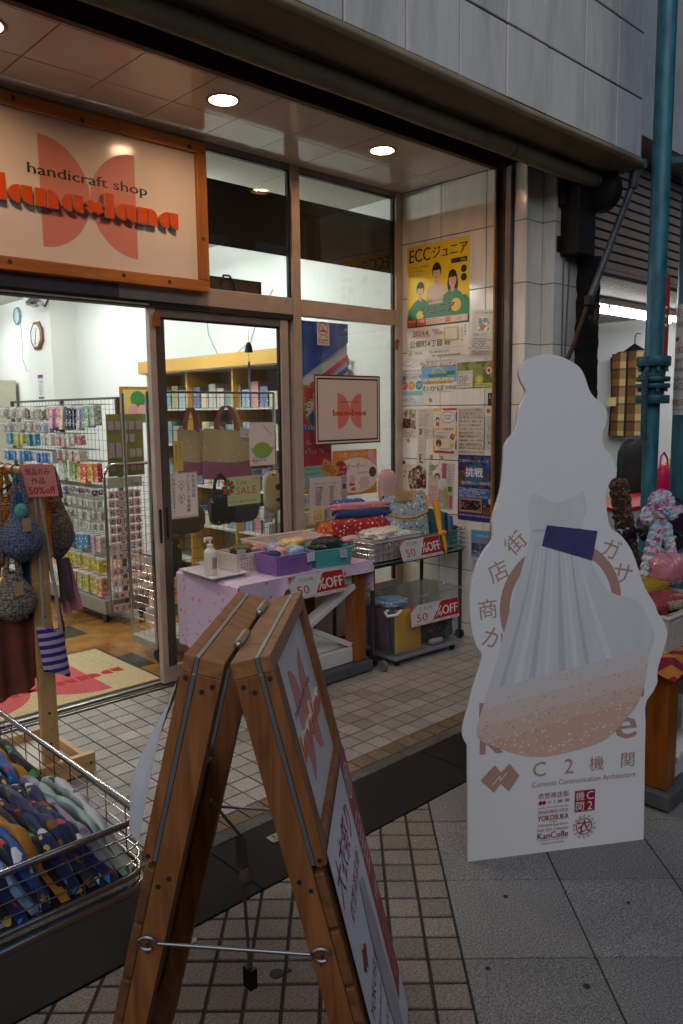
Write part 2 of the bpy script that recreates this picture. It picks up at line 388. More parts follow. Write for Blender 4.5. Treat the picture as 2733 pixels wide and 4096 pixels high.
# recessed entrance floor: square tiles
af = mb(GROUT).box((.2, 2.236, -.02), (4.7, 3.70, -.006)).build('entrance_floor'); struct(af)
TLF = speck('floor_tile', ['77706a', '9f9992', 'bdb7af'], 170, .5, .2, .35, 3)
TLR = speck('rough_tile', ['54402c', '786249', '8f7a5f'], 90, .85, .6, .3, 5)
cells = []
pt = .0975
for i in range(-20, 15):
    for j in range(-5, 11):
        x0, y0 = 2.72+i*pt, 2.714+j*pt; x1, y1 = min(x0+pt, 4.125), min(y0+pt, 3.695)
        y0 = max(y0, 2.238)
        if x1-x0 < .02 or y1-y0 < .02: continue
        if in_view(((x0+x1)/2, (y0+y1)/2, 0), .03): cells.append((math.hypot(x0, y0), x0, y0, x1, y1, j))
cells.sort(); rest = mb(TLF)
# the table, cart and racks hide some of it; the nearer 300 are pieces, the far rest one mass
full = {}
for n, (d, x0, y0, x1, y1, j) in enumerate(cells):
    mt = TLR if j == -5 else TLF; g2 = .0035; z = random.uniform(-.0008, .0008)
    if n < 300:
        wh = (round(x1-x0, 3), round(y1-y0, 3), mt.name)
        if wh not in full: full[wh] = mb(mt).box((-(x1-x0)/2+g2, -(y1-y0)/2+g2, -.012), ((x1-x0)/2-g2, (y1-y0)/2-g2, 0)).mesh('tile')
        o = put(full[wh], 'tile', ((x0+x1)/2, (y0+y1)/2, z), af)
    else: rest.use(mt).box((x0+g2, y0+g2, -.012), (x1-g2, y1-g2, z))
if rest.v: rest.build('far_tiles', af)['kind'] = 'stuff'
OPP = mat('opposite_wall', '77736e', .8, var=.15, scale=1.5)
of = mb(OPP).box((-30, -6.3, 0), (30, -5.8, 4.6)).box((-30, -5.8, 2.6), (30, -5.2, 3.0)).build('opposite_facade'); struct(of)  # unseen row across the street, added to keep low sky out of the glass
for k in range(-9, 10): mb(mat('opposite_shutter', '4c4a4a', .6, var=.2)).box((3.1*k+.15, -5.795, .05), (3.1*k+2.9, -5.78, 2.5)).build('shop_opening', of)
# ---------------------------------------------------------------- the shop building
SB = thing('shop_building', 'tiled shop building with recessed glass front, white tile fascia and warm lit entrance ceiling', 'building', (4.3, 2.7, 0))
TILEW = glaze('white_tile', 'e4dfd6', .16, .2); TILEG = glaze('fascia_tile', 'd3cfc9', .1, .3)
DK = mat('dark_recess', '14100e', .9, var=.3); TG = mat('tile_joint', '4a4139', .9, var=.3, scale=40)
sw = mb(TG).box((XS+.008, 2.935, -.1), (XS+.12, 3.735, 2.96)).build('side_wall', SB)
zr = [-.1]+[.08+.362*k for k in range(8)]+[HC]
for a, b in zip(zr, zr[1:]):
    for y0, y1 in ((3.379, 3.735), (3.018, 3.379), (2.937, 3.018)):
        mb(TILEW).box((XS, y0+.0025, a+.0025), (XS+.0082, y1-.0025, b-.0025)).build('tile', sw, bev=.0015)
pl = mb(TG).box((XS+.008, 2.738, -.1), (4.31, 2.815, 2.96)).box((4.313, 2.655, -.1), (4.62, 2.815, 2.96)).build('pillar', SB)
for a, b in zip(zr, zr[1:]):
    mb(TILEW).box((XS-.002, 2.7325, a+.002), (XS+.0078, 2.815, b-.002)).build('tile', pl, bev=.0015)
    mb(TILEW).box((XS+.001, 2.727, a+.002), (4.302, 2.7375, b-.002)).build('tile', pl, bev=.0015)
    mb(TILEW).box((4.302, 2.6495, a+.002), (4.3125, 2.7265, b-.002)).build('tile', pl, bev=.0015)
    mb(TILEW).box((4.305, 2.644, a+.002), (4.60, 2.6545, b-.002)).build('tile', pl, bev=.0015)
# shutter guide between side wall and pillar
RUST = mat('rusty_brown', '3a2415', .8, var=.45, scale=25, bmp=.5); ALU = mat('aged_metal', '6b625a', .5, .3, var=.2, scale=14)
mb(mat('guide_wood', '8a5a2c', .6, var=.25, scale=12)).box((4.09, 2.921, 0), (4.129, 2.933, 2.93)).build('guide_edge', SB)
mb(DK).box((4.115, 2.872, 0), (4.15, 2.92, 2.96)).build('guide_slot', SB)
mb(RUST).box((4.095, 2.862, 0), (4.14, 2.872, 2.96)).build('guide_lip', SB)
mb(ALU).box((4.10, 2.822, 0), (4.145, 2.861, 2.93)).build('guide_rail', SB)
# fascia
fc = mb(mat('fascia_joint', '1c1816', .9, var=.3)).box((-.6, 2.309, 2.955), (4.655, 2.5, 4.6)).build('fascia', SB)
zs = [2.962, 3.29, 3.648, 4.006, 4.364]
for k in range(-10, 5):
    for a, b in zip(zs, zs[1:]):
        x0, x1 = 2.934+.3545*k, 2.934+.3545*(k+1)
        if x0 > 4.65: continue
        x1 = min(x1, 4.652)
        if not (in_view((x0, 2.3, a), .1) or in_view((x1, 2.3, a), .1)): continue
        t = .003*random.random()
        mb(TILEG).box((x0+.0042, 2.299-t, a+.0045), (x1-.0042, 2.311, b-.0045)).build('tile', fc, bev=.004)
mb(TILEG).box((4.6555, 2.30, 2.962), (4.664, 2.6, 4.4)).build('side_tile', fc)
# underside and shutter housing
mb(mat('eave_paint', '8d7f68', .75, var=.2, scale=5, stretch=(1, 4, 4))).box((-.6, 2.47, 2.91), (4.6, 2.60, 2.955)).build('eave_board', SB)
mb(DK).box((-.6, 2.60, 3.15), (4.6, 2.94, 3.16)).box((-.6, 2.60, 2.86), (4.6, 2.615, 3.15)).box((4.15, 2.615, 2.965), (4.6, 2.90, 3.15)).build('shutter_housing', SB)
mb(mat('shutter_slat', '241c16', .7, var=.3, scale=20)).box((-.6, 2.70, 2.93), (4.08, 2.72, 3.15)).box((-.6, 2.69, 2.92), (4.08, 2.73, 2.935)).build('shutter_end', SB)
mb(wood('trim_wood', '3f2815', '6b482a', 0, 6, .7)).box((-.6, 2.90, 2.925), (4.09, 2.936, 3.15)).build('ceiling_trim', SB)
# entrance ceiling: glossy panels
cg = mb(mat('ceiling_joint', '5a4a40', .8, var=.1)).box((-.6, 2.936, 2.984), (XS, 3.74, 2.989)).build('entrance_ceiling', SB)
CP = mat('ceiling_panel', 'd8cec4', .09, var=.05, scale=3)
xs = [.36+.3548*k for k in range(11)]; xs = [x for x in xs]+[XS]; ys = [2.938, 2.998, 3.368, 3.736]
DL = [(2.298, 3.19), (3.38, 3.19), (1.216, 3.19)]
for a, b in zip(xs, xs[1:]):
    for c, d in zip(ys, ys[1:]):
        if b-a < .01: continue
        hole = [q for q in DL if a < q[0] < b and c < q[1] < d]
        x0, x1, y0, y1 = a+.0026, b-.0026, c+.0026, d-.0026
        m_ = mb(CP)
        if hole:
            hx, hy = hole[0]; n = 32; rr = .073; ring_ = []; sq_ = []
            for i in range(n):
                t = 2*math.pi*i/n; cx_, sy_ = math.cos(t), math.sin(t); ring_.append((hx+rr*cx_, hy+rr*sy_, HC))
                k = min(((x1-hx) if cx_ > 0 else (x0-hx))/cx_ if abs(cx_) > 1e-6 else 9, ((y1-hy) if sy_ > 0 else (y0-hy))/sy_ if abs(sy_) > 1e-6 else 9)
                sq_.append((hx+k*cx_, hy+k*sy_, HC))
            # exact corners
            for cxn, cyn in ((x0, y0), (x1, y0), (x1, y1), (x0, y1)):
                j = min(range(n), key=lambda q: (sq_[q][0]-cxn)**2+(sq_[q][1]-cyn)**2); sq_[j] = (cxn, cyn, HC)
            for i in range(n): m_.poly([ring_[i], ring_[(i+1) % n], sq_[(i+1) % n], sq_[i]])
        else: m_.box((x0, y0, HC), (x1, y1, HC+.0035))
        m_.build('panel', cg)
# downlights
WARM = emit('lamp_warm', (1, .62, .37), 125); TRIM = mat('lamp_trim', '8a7868', .35, .2, var=.05)
for i, (hx, hy) in enumerate(DL):
    t = thing('downlight', ['lit round downlight in the middle of the entrance ceiling, above the sign corner', 'lit round downlight near the postered side wall', 'lit round downlight at the left picture edge above the sign'][i], 'ceiling light', (hx, hy, HC), 'warm downlights in the entrance ceiling')
    mb(TRIM).lathe([(.066, .02), (.066, -.004), (.078, -.006), (.083, -.001), (.083, .002)], (hx, hy, HC), 32, cap=False).build('trim_ring', t, 40)
    mb(mat('lamp_can', 'b9a48c', .3, .1, var=.05)).grid(lambda u, v, hx=hx, hy=hy: (hx+.068*math.cos(6.2832*u), hy+.068*math.sin(6.2832*u), HC+.0+.05*v), 32, 2, True).build('reflector', t, 40)
    mb(WARM).lathe([(.0655, .016), (.04, .012), (.001, .010)], (hx, hy, HC), 32).build('lamp', t, 60)
# ---------------------------------------------------------------- shop interior shell
WALL = mat('plaster_white', 'd9dbd8', .8, var=.03, scale=2); CEIL = mat('ceiling_board', 'c9c8c0', .9, var=.1, scale=60)
iw = mb(WALL).box((4.2, 3.80, 0), (4.3, 12.5, 2.97)).build('interior_wall', SB, label='white right-hand wall inside the shop')
mb(WALL).box((3.9, 8.855, 0), (4.2, 9.57, 2.965)).build('interior_column', SB)
mb(WALL).box((-2.5, 12.5, 0), (4.3, 12.6, 2.97)).box((-2.6, 3.8, 0), (-2.5, 12.6, 2.97)).build('interior_back_wall', SB)
ic = mb(mat('ceiling_gap', '8d8a80', .9)).box((-2.6, 3.8, 2.974), (4.3, 12.6, 3.02)).build('interior_ceiling', SB)
bd = mb(CEIL).box((-.45, -.225, 0), (.45, .225, .006)).mesh('board')
for i in range(0, 8):
    for j in range(0, 19):
        x, y = 3.75-.906*i, 4.04+.4535*j*1.0
        if x > -2.4: put(bd, 'ceiling_board', (x, y, 2.966), ic)
mb(WALL).box((XS+.13, 3.0, 0), (4.3, 3.80, 3.3)).box((-2.6, 2.95, 2.99), (4.3, 3.8, 3.3)).build('lintel', SB)
sf = mb(mat('floor_seam', '2a231a', .8)).box((-2.6, 3.79, -.02), (4.3, 12.6, -.004)).build('shop_floor', None); struct(sf)
F1 = mat('vinyl_ochre', '9a6a30', .25, var=.35, scale=7); F2 = mat('vinyl_dark', '33322c', .25, var=.4, scale=9); F3 = mat('vinyl_brown', '80511f', .25, var=.35, scale=8)
vt = [mb(m).box((-.149, -.149, -.006), (.149, .149, 0)).mesh('vinyl_tile') for m in (F1, F2, F3)]
for i in range(-3, 14):
    for j in range(0, 14):
        x, y = .3*i+.1, 3.96+.3*j
        if in_view((x, y, 0), .05) and x < 4.1: put(vt[1 if (i % 3 == 1 and j % 3 == 1) else random.choice((0, 0, 2))], 'vinyl_tile', (x, y, 0), sf)
# fluorescent fittings on the shop ceiling
FLU = emit('tube_white', (.95, 1, .96), 85)
for i, (x, y) in enumerate(((1.2, 5.2), (3.0, 5.2), (1.2, 7.6), (3.0, 7.6), (1.2, 10.4), (3.0, 10.4))):
    t = thing('fluorescent_fitting', 'twin tube fluorescent fitting on the shop ceiling, %s row from the door, %s' % (ORD[i//2], ('left', 'right')[i % 2]), 'ceiling light', (x, y, 2.965), 'fluorescent fittings on the shop ceiling')
    mb(mat('fitting_white', 'dedede', .4, var=0)).box((x-.028, y-.62, 2.79), (x+.028, y+.62, 2.83)).box((x-.01, y-.4, 2.83), (x+.01, y-.38, 2.965)).box((x-.01, y+.38, 2.83), (x+.01, y+.4, 2.965)).build('housing', t)
    for s in (-.06, .06): mb(FLU).tube([(x+s, y-.58, 2.785), (x+s, y+.58, 2.785)], .016, 10).build('tube', t, 40)
# ================================================================== SHOPFRONT
FR = mat('frame_paint', 'b9a596', .45, .15, var=.12, scale=10); FRD = mat('frame_shaded', '6e6664', .45, .3, var=.12, scale=12); GSK = mat('gasket', '0f1114', .7, var=0)  # FRD: same frame paint, toned grey where members stand in shade
CLR = glass('clear_glass', (.97, .99, .98), 0, .15, .012)
sfw = thing('glass_shopfront', 'aluminium framed shop window with transom lights and dark film bands', 'shop window', (3.6, YD, 0))
mb(FR).box((3.145, YD-.03, 0), (3.21, YD+.03, HC)).build('mullion', sfw, bev=.003)
mb(FR).box((4.065, YD-.03, 0), (XS-.002, YD+.03, HC)).build('jamb', sfw, bev=.003)
mb(FR).box((3.212, YD-.028, 2.078), (4.063, YD+.03, 2.177)).build('transom', sfw, bev=.003)
mb(FR).box((2.0, YD-.028, 2.078), (3.143, YD+.03, 2.177)).build('transom', sfw, bev=.003)
mb(FRD).box((-.6, YD-.034, 2.078), (1.998, YD+.03, 2.165)).build('transom', sfw, bev=.003)
mb(mat('head_alu', '8d857c', .4, .3, var=.1)).box((-.6, YD-.02, 2.915), (3.143, YD+.02, HC-.001)).box((3.212, YD-.02, 2.915), (4.063, YD+.02, HC-.001)).build('head_rail', sfw)
mb(GSK).box((-.6, YD-.016, 2.908), (3.143, YD+.016, 2.9145)).box((3.212, YD-.016, 2.908), (4.063, YD+.016, 2.9145)).box((3.132, YD-.012, 2.178), (3.1445, YD+.012, 2.908)).box((4.052, YD-.012, 2.178), (4.0645, YD+.012, 2.908)).box((4.052, YD-.012, .3), (4.0645, YD+.012, 2.07)).build('gasket', sfw)
mb(CLR).box((3.213, YD-.003, 2.178), (4.051, YD+.003, 2.907)).build('window_pane', sfw)
mb(CLR).box((1.0, YD-.003, 2.178), (3.131, YD+.003, 2.907)).build('window_pane', sfw)
mb(CLR).box((3.213, YD-.003, .32), (4.051, YD+.003, 2.0775)).build('window_pane', sfw)
mb(FR).box((3.212, YD-.028, .0), (4.063, YD+.03, .31)).build('window_base', sfw)
FILM = mat('black_film', '0b0a07', .8, var=.2, scale=2, spec=.1)
mb(FILM).box((3.213, YD+.0035, 2.422), (4.051, YD+.005, 2.769)).build('film_band', sfw)
mb(FILM).box((2.4, YD+.0035, 2.422), (3.131, YD+.005, 2.771)).build('film_band', sfw)
# sliding door track, header groove, sill rails
mb(mat('track_dark', '2b2724', .6, .2, var=.2)).box((-.6, YD-.03, 2.048), (3.143, YD+.05, 2.077)).build('door_track', sfw)
mb(mat('track_edge', 'a59a88', .4, .4, var=.2)).box((-.6, YD-.036, 2.054), (2.16, YD-.031, 2.062)).build('track_edge', sfw)
RAIL = mat('rail_metal', '9b9a94', .3, .8, var=.2, scale=8)
sil = thing('door_sill', 'worn metal sliding door rails set in the threshold', 'door rail', (2, YD, 0))
mb(RAIL).box((-.6, 3.757, -.01), (3.14, 3.785, .014)).build('rail', sil, bev=.004)
mb(mat('rail_brown', '6b5648', .4, .5, var=.3)).box((-.6, 3.722, -.01), (3.14, 3.735, .008)).build('rail', sil, bev=.002)
mb(mat('rail_groove', '221d1a', .7, var=.3)).box((-.6, 3.70, -.02), (3.14, 3.757, -.002)).build('groove', sil)
mb(RAIL).box((-.6, 3.700, -.01), (3.14, 3.712, .006)).build('rail', sil, bev=.002)
# sliding door leaf
dr = thing('sliding_door', 'aluminium sliding door leaf with large pane, pushed open to the right', 'door', (2.65, YD, 0))
DY0, DY1 = YD-.022, YD+.018
mb(FR).box((2.168, DY0, .012), (2.205, DY1, 2.045)).build('stile', dr, bev=.003)
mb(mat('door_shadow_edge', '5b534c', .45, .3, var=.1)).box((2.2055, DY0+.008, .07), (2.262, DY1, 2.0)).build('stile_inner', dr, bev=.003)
mb(FR).box((3.05, DY0, .012), (3.108, DY1, 2.045)).build('stile', dr, bev=.003)
mb(FRD).box((2.2055, DY0+.001, 2.0), (3.0495, DY1, 2.044)).build('top_rail', dr, bev=.003)
mb(FR).box((2.2055, DY0+.001, .012), (3.0495, DY1, .1)).build('bottom_rail', dr, bev=.003)
mb(GSK).box((2.2625, YD-.01, 1.992), (3.049, YD+.01, 1.9995)).box((3.041, YD-.01, .1), (3.049, YD+.01, 1.992)).build('gasket', dr)
mb(CLR).box((2.2625, YD-.003, .1), (3.041, YD+.003, 1.992)).build('door_pane', dr)
mb(mat('pull_dark', '3a3633', .4, .5, var=.1)).box((2.178, DY0-.004, .80), (2.195, DY0-.0005, .985)).build('pull', dr, bev=.002)
mb(MATS['pull_dark']).box((2.226, DY0+.003, .82), (2.238, DY0+.0075, .99)).build('pull', dr, bev=.002)
jb = mb(mat('jamb_grey', '7b706a', .45, .3, var=.1)).box((3.110, YD+.02, .012), (3.144, YD+.05, 2.045)).build('door_jamb', sfw)
TAPE = mat('brown_tape', '8a4f1c', .5, var=.2)
for i, (x, z, rx) in enumerate(((2.205, 1.985, 0), (4.06, 1.95, .3))):
    c = Vector((x, YD-.0335, z)); pts = [(-.03, -.05), (.028, -.04), (.03, .05), (-.022, .045)] if i == 0 else [(-.035, -.02), (.015, -.055), (.04, .03), (0, .05)]
    tag(mb(TAPE).prism([c+Vector((a*.8, 0, b*.8)) for a, b in pts], (0, .001, 0)).build('brown_tape', loc=tuple(c)), ['scrap of brown tape on the corner of the sliding door', 'scrap of brown tape on the window frame beside the posters'][i], 'tape', 'scraps of brown tape')
# ---------------------------------------------------------------- hanging shop sign
PINE = wood('pine_frame', '9a5a26', 'c8823f', 0, 5, .5); PINEV = wood('pine_frame_v', '9a5a26', 'c8823f', 2, 5, .5)
sg = thing('shop_sign', 'wide wood-framed shop sign with raised orange letters over a pink butterfly shape', 'sign', (1.7, 3.67, 2.14))
YF = 3.655
mb(PINE).box((.95, YF, 2.145), (2.512, YF+.05, 2.205)).build('bottom_rail', sg, bev=.004)
mb(PINE).box((.95, YF, 2.855), (2.512, YF+.05, 2.912)).build('top_rail', sg, bev=.004)
mb(PINEV).box((2.45, YF-.001, 2.2055), (2.512, YF+.049, 2.8545)).build('stile', sg, bev=.004)
mb(PINEV).box((.95, YF-.001, 2.2055), (1.01, YF+.049, 2.8545)).build('stile', sg, bev=.004)
mb(mat('sign_board', 'e9dcd0', .16, var=.02, scale=2)).box((1.0102, YF+.022, 2.2055), (2.4498, YF+.04, 2.8545)).build('panel', sg)
for kx, kz in ((2.41, 2.875), (1.82, 2.87), (2.26, 2.175), (2.0, 2.18), (1.44, 2.18), (2.478, 2.42), (1.5, 2.89)):
    mb(mat('knot', '4a2710', .6, var=.3)).lathe([(.011, 0), (.008, -.0006), (.0005, -.0008)], (kx, YF-.0004-(.001 if kx > 2.45 else 0), kz), 10, 1).build('knot', sg)
sfc = Face((0, YF+.022, 0), (1, 0, 0), (0, 0, -1))   # metres: x, -z
def butterfly(F, x0, x1, zt, zb, col, f=lambda a, b: (a, -b), k=1.0):
    xm = (x0+x1)/2; zc = (zt+zb)/2; n = 18; w2 = (x1-x0)/2; h = (zt-zb)/2
    L, Rr = [f(x0, zb)], [f(x1, zt)]
    L = [f(x0, zb)]+[f(x0+w2*math.cos(R(-90+180*i/n)), zc+h*math.sin(R(-90+180*i/n))) for i in range(n+1)]+[f(x0, zt)]
    Rr = [f(x1, zt)]+[f(x1-w2*math.cos(R(90-180*i/n)), zc+h*math.sin(R(90-180*i/n))) for i in range(n+1)]+[f(x1, zb)]
    F.poly(L, col); F.poly(Rr, col)
butterfly(sfc, 1.608, 2.096, 2.772, 2.27, 'd8877c')
sfc.text('handicraft shop', 1.553, -2.605, .062, '1c2018', 'l', wfit=.607, bold=.0028)
sfc.build(sg)
OR = mat('letter_orange', 'e0540f', .35, var=.03); ORS = mat('letter_side', 'cfc4b6', .5, var=.05)
def stencil(ch, h):
    """pieces of the fat stencil letters in units of height: list of outlines, advance"""
    def arc(cx, cy, r, a, b, n=7, ry=None): return [(cx+r*math.cos(R(a+(b-a)*i/n)), cy+(ry or r)*math.sin(R(a+(b-a)*i/n))) for i in range(n+1)]
    if ch == 'l': return [[(0, 0), (.42, 0), (.42, 1.48), (0, 1.48)]], .5
    if ch == 'a': return [arc(.46, .5, .46, 90, 270, 12, .5), [(.52, 1.0), (.98, 1.0), (.98, 0)]+arc(.98, .42, .46, 270, 180, 7, .42)[1:]], 1.1
    if ch == 'n': return [[(0, 0), (.46, 0), (.46, 1), (0, 1)], [(.52, 0), (.98, 0)]+arc(.58, .55, .40, 0, 90, 7, .45)+[(.52, 1)]], 1.1
    if ch == 'x':
        w_ = .13; return [[(.1-w_, .2+w_), (.1+w_, .2-w_), (.72+w_, .78-w_), (.72-w_, .78+w_)], [(.1-w_, .78-w_), (.1+w_, .78+w_), (.72+w_, .2+w_), (.72-w_, .2-w_)]], .9
def word(tx, h):
    out = []; x = 0
    for ch in tx:
        P, adv = stencil(ch, h)
        out.append((ch, [[(a*h+x, b*h) for a, b in p] for p in P])); x += adv*h
    return out, x-.1*h
WD, WL = word('lanaxlana', .078)
kx = (2.325-1.395)/WL
for ch, P in WD:
    m_ = MB()
    for q, p in enumerate(P):
        pts = [(1.395+a*kx, YF-.004-.0006*q, 2.445+b) for a, b in p]
        m_.use(ORS); i0 = len(m_.v); n = len(pts)
        m_.v += pts+[(x, y+.018, z) for x, y, z in pts]
        for j in range(n): m_.face(i0+j, i0+(j+1) % n, i0+n+(j+1) % n, i0+n+j)
        m_.use(OR).poly([(x, y-.0003, z) for x, y, z in pts])
    m_.build('raised_letter', sg)
# ---------------------------------------------------------------- awning over the shop
aw = thing('rolled_awning', 'beige retracted awning rolled on a tube below the tiled fascia', 'awning', (3, 2.4, 2.8))
CANV = mat('awning_canvas', '8a7a60', .85, var=.22, scale=4, bmp=.2, stretch=(1, 3, 3))
def gr(u, v):
    P = [(2.296, 2.962), (2.272, 2.945), (2.268, 2.925), (2.285, 2.906), (2.33, 2.897), (2.40, 2.893), (2.47, 2.894)]
    t = v*(len(P)-1); i = min(int(t), len(P)-2); q = t-i; x = -.6+5.24*u
    return (x, P[i][0]+(P[i+1][0]-P[i][0])*q, P[i][1]+(P[i+1][1]-P[i][1])*q+.0025*math.sin(x*3.1+v*2))
mb(CANV).grid(gr, 40, 18).build('valance', aw, 60)
mb(CANV).tube([(-.6+.26*i, 2.50, 2.85+.002*math.sin(i*1.7)) for i in range(20)]+[(4.50, 2.50, 2.85)], .046, 18).build('roller', aw, 50)
for x in (3.62, 4.46): mb(mat('strap_dark', '4a3f30', .8, var=.2)).lathe([(.0475, -.004), (.0475, .004)], (x, 2.5, 2.85), 18, 0).build('strap', aw)
mb(mat('gear_black', '17110e', .7, .2, var=.4, scale=20, bmp=.5)).lathe([(.03, 0), (.10, .01), (.125, .03), (.125, .10), (.10, .125), (.02, .13)], (4.50, 2.50, 2.80), 24, 0).build('end_gear', aw, 40)
mb(MATS['gear_black']).box((4.36, 2.52, 2.42), (4.56, 2.643, 2.86)).box((4.325, 2.60, 2.70), (4.36, 2.643, 2.84)).box((4.318, 2.63, 2.44), (4.36, 2.6435, 2.53)).build('bracket', aw, bev=.01)
mb(mat('arm_grey', '565a60', .5, .5, var=.25, scale=15)).tube([(4.66, 2.33, 2.92), (4.655, 2.34, 2.80)], .03, 14).tube([(4.655, 2.345, 2.81), (4.33, 2.42, 2.13)], .021, 12).tube([(4.66, 2.27, 2.93), (4.66, 2.38, 2.93)], .028, 12).build('arm', aw, 40)
ir = mat('cast_iron', '3b3532', .7, .4, var=.35, scale=25, bmp=.5)
mb(ir).hexa([(4.30, 2.40, 2.10), (4.36, 2.40, 2.10), (4.36, 2.44, 2.10), (4.30, 2.44, 2.10), (4.30, 2.40, 2.155), (4.36, 2.40, 2.155), (4.36, 2.44, 2.155), (4.30, 2.44, 2.155)]).bar((4.35, 2.42, 2.12), (4.43, 2.42, 2.10), .02, .03).bar((4.43, 2.42, 2.115), (4.40, 2.42, 1.985), .024, .034).bar((4.41, 2.42, 1.995), (4.34, 2.42, 2.035), .02, .028).build('elbow', aw, bev=.004)
mb(RUST).tube([(4.33, 2.43, 2.11), (4.24, 2.46, 1.88), (4.17, 2.50, 1.70)], .014, 10).build('rod', aw, 40)
# rusty shutter guide post at the party wall
rp_ = thing('shutter_post', 'rust-eaten dark steel shutter guide post beside the white pillar', 'post', (4.7, 2.6, 0))
def ragged(u, v):
    z = 2.45*v; t = [(4.56, 2.642), (4.56, 2.59), (4.63, 2.57), (4.66, 2.60), (4.72, 2.57), (4.72, 2.642)]
    k = min(int(u*len(t)), len(t)-1) % len(t); x, y = t[k]
    return (x+random.uniform(-.008, .008), y+random.uniform(-.006, .004), z)
mb(mat('rust_black', '1d1512', .85, .2, var=.6, scale=30, bmp=.8)).grid(ragged, 6, 60, True).build('post_body', rp_)
mb(ALU).box((4.73, 2.60, 0), (4.775, 2.64, 2.45)).build('guide_rail', rp_)
mb(mat('rust_seam', '5c3318', .85, var=.4, scale=30)).box((4.722, 2.59, 0), (4.73, 2.64, 2.45)).build('seam', rp_)
wr = mat('cable_grey', '6a6c74', .7, var=.2)
for i, (x0, x1) in enumerate(((4.40, 4.415), (4.47, 4.43))):
    tag(mb(wr).tube([(x0, 2.638, 2.42), ((x0+x1)/2-.004, 2.64, 1.9), (x1, 2.64, 1.0), (x1, 2.64, .2)], .006, 6).build('cable', loc=(x1, 2.64, .2)), ['thin grey cable hanging down the pillar, the left one', 'thin grey cable hanging down the pillar beside the rusty post'][i], 'cable', 'cables on the pillar')
# ================================================================== NEIGHBOUR ON THE RIGHT
NB = thing('neighbour_building', 'neighbouring clothes shop with half-raised corrugated shutter and bright interior', 'building', (6.5, 3, 0))
mb(mat('neighbour_tile', '9d9c9a', .3, var=.15, scale=4)).box((4.68, 2.62, 3.32), (11, 2.9, 6.5)).build('upper_wall', NB)
mb(WALL).box((8.5, 2.95, 0), (8.6, 9, 2.46)).build('inner_wall', NB)
mb(WALL).box((4.785, 2.66, 0), (4.80, 8.9, 2.46)).box((4.785, 8.9, 0), (8.6, 9, 2.46)).build('inner_wall', NB)
mb(speck('mottled_ceiling', ['7c786e', 'a8a49a', 'c9c5bb'], 60, .9, .3)).box((4.78, 2.96, 2.46), (11, 9, 2.5)).build('inner_ceiling', NB)
mb(mat('shop_vinyl', '6d665d', .4, var=.2, scale=4)).box((4.78, 2.66, -.03), (11, 9, .002)).build('floor', NB)
mb(mat('lintel_dark', '2c241f', .8, var=.3)).box((4.785, 2.93, 2.462), (11, 2.958, 3.4)).build('lintel', NB)
sh = thing('roller_shutter', 'half-raised beige corrugated roller shutter of the neighbouring shop', 'shutter', (6.5, 2.9, 2.44))
SLAT = mat('shutter_paint', '8f7d70', .55, .1, var=.14, scale=7); SLD = mat('shutter_groove', '35281f', .8, var=.2)
slm = MB().use(SLAT)
for a, b in (((0, 0), (-.012, .004)), ((-.012, .004), (-.014, .05)), ((-.014, .05), (0, .056))):
    slm.use(SLAT).poly([(-3.1, a[0], a[1]), (3.1, a[0], a[1]), (3.1, b[0], b[1]), (-3.1, b[0], b[1])])
slm.use(SLD).poly([(-3.1, 0, .056), (3.1, 0, .056), (3.1, .002, .066), (-3.1, .002, .066)])
slme = slm.mesh('slat')
for k in range(14): put(slme, 'slat', (7.9, 2.9, 2.49+.066*k), sh)
mb(mat('shutter_bar', '33221a', .6, .2, var=.3)).box((4.80, 2.885, 2.438), (11, 2.905, 2.462)).build('bottom_bar', sh)
mb(SLAT).box((4.80, 2.882, 2.4625), (11, 2.898, 2.488)).build('base_slat', sh)
nl = thing('strip_light', 'bright fluorescent strip light on the neighbouring shop ceiling', 'ceiling light', (7.2, 3.7, 2.46))
mb(MATS['fitting_white']).box((5.6, 3.50, 2.40), (8.2, 3.70, 2.458)).build('housing', nl)
NFL = emit('tube_neighbour', (.96, .98, 1), 26)
for y in (3.54, 3.66): mb(NFL).tube([(5.62, y, 2.375), (8.18, y, 2.375)], .019, 10).build('tube', nl, 40)
for x in (6.6,): mb(mat('holder', '8f8f8f', .5, var=0)).box((x, 3.50, 2.37), (x+.03, 3.60, 2.40)).build('tube_holder', nl)
# sleeveless checked vest on a hanger
def checks(key):
    m, t, b = base(key); MATS[key] = m; v = coords(t, (1, 1, 1)); sp = nd(t, 'ShaderNodeSeparateXYZ'); t.links.new(v, sp.inputs[0])
    def band(o, s, off):
        a = nd(t, 'ShaderNodeMath', operation='MULTIPLY_ADD'); a.inputs[1].default_value = s; a.inputs[2].default_value = off; t.links.new(sp.outputs[o], a.inputs[0])
        f = nd(t, 'ShaderNodeMath', operation='FRACT'); t.links.new(a.outputs[0], f.inputs[0]); return f.outputs[0]
    c1 = ramp(t, band('Y', 5, .1), [(.0, srgb('2a2018')), (.14, srgb('2a2018')), (.16, srgb('d8c89c')), (.5, srgb('d8c89c')), (.52, srgb('8a6534')), (1, srgb('8a6534'))])
    c2 = ramp(t, band('Z', 5.2, .3), [(.0, srgb('33261a')), (.12, srgb('33261a')), (.14, srgb('e2d5ae')), (.5, srgb('e2d5ae')), (.52, srgb('a07a48')), (1, srgb('a07a48'))])
    mx = nd(t, 'ShaderNodeMix', data_type='RGBA', blend_type='MULTIPLY'); mx.inputs[0].default_value = .8; t.links.new(c1, mx.inputs[6]); t.links.new(c2, mx.inputs[7])
    t.links.new(mx.outputs[2], b.inputs['Base Color']); b.inputs['Roughness'].default_value = .9; return m
PLAID = checks('plaid')
vt_ = thing('checked_vest', 'brown and cream checked vest on a black hanger on the neighbour\'s white wall', 'vest', (8.38, 4.2, 1.2))
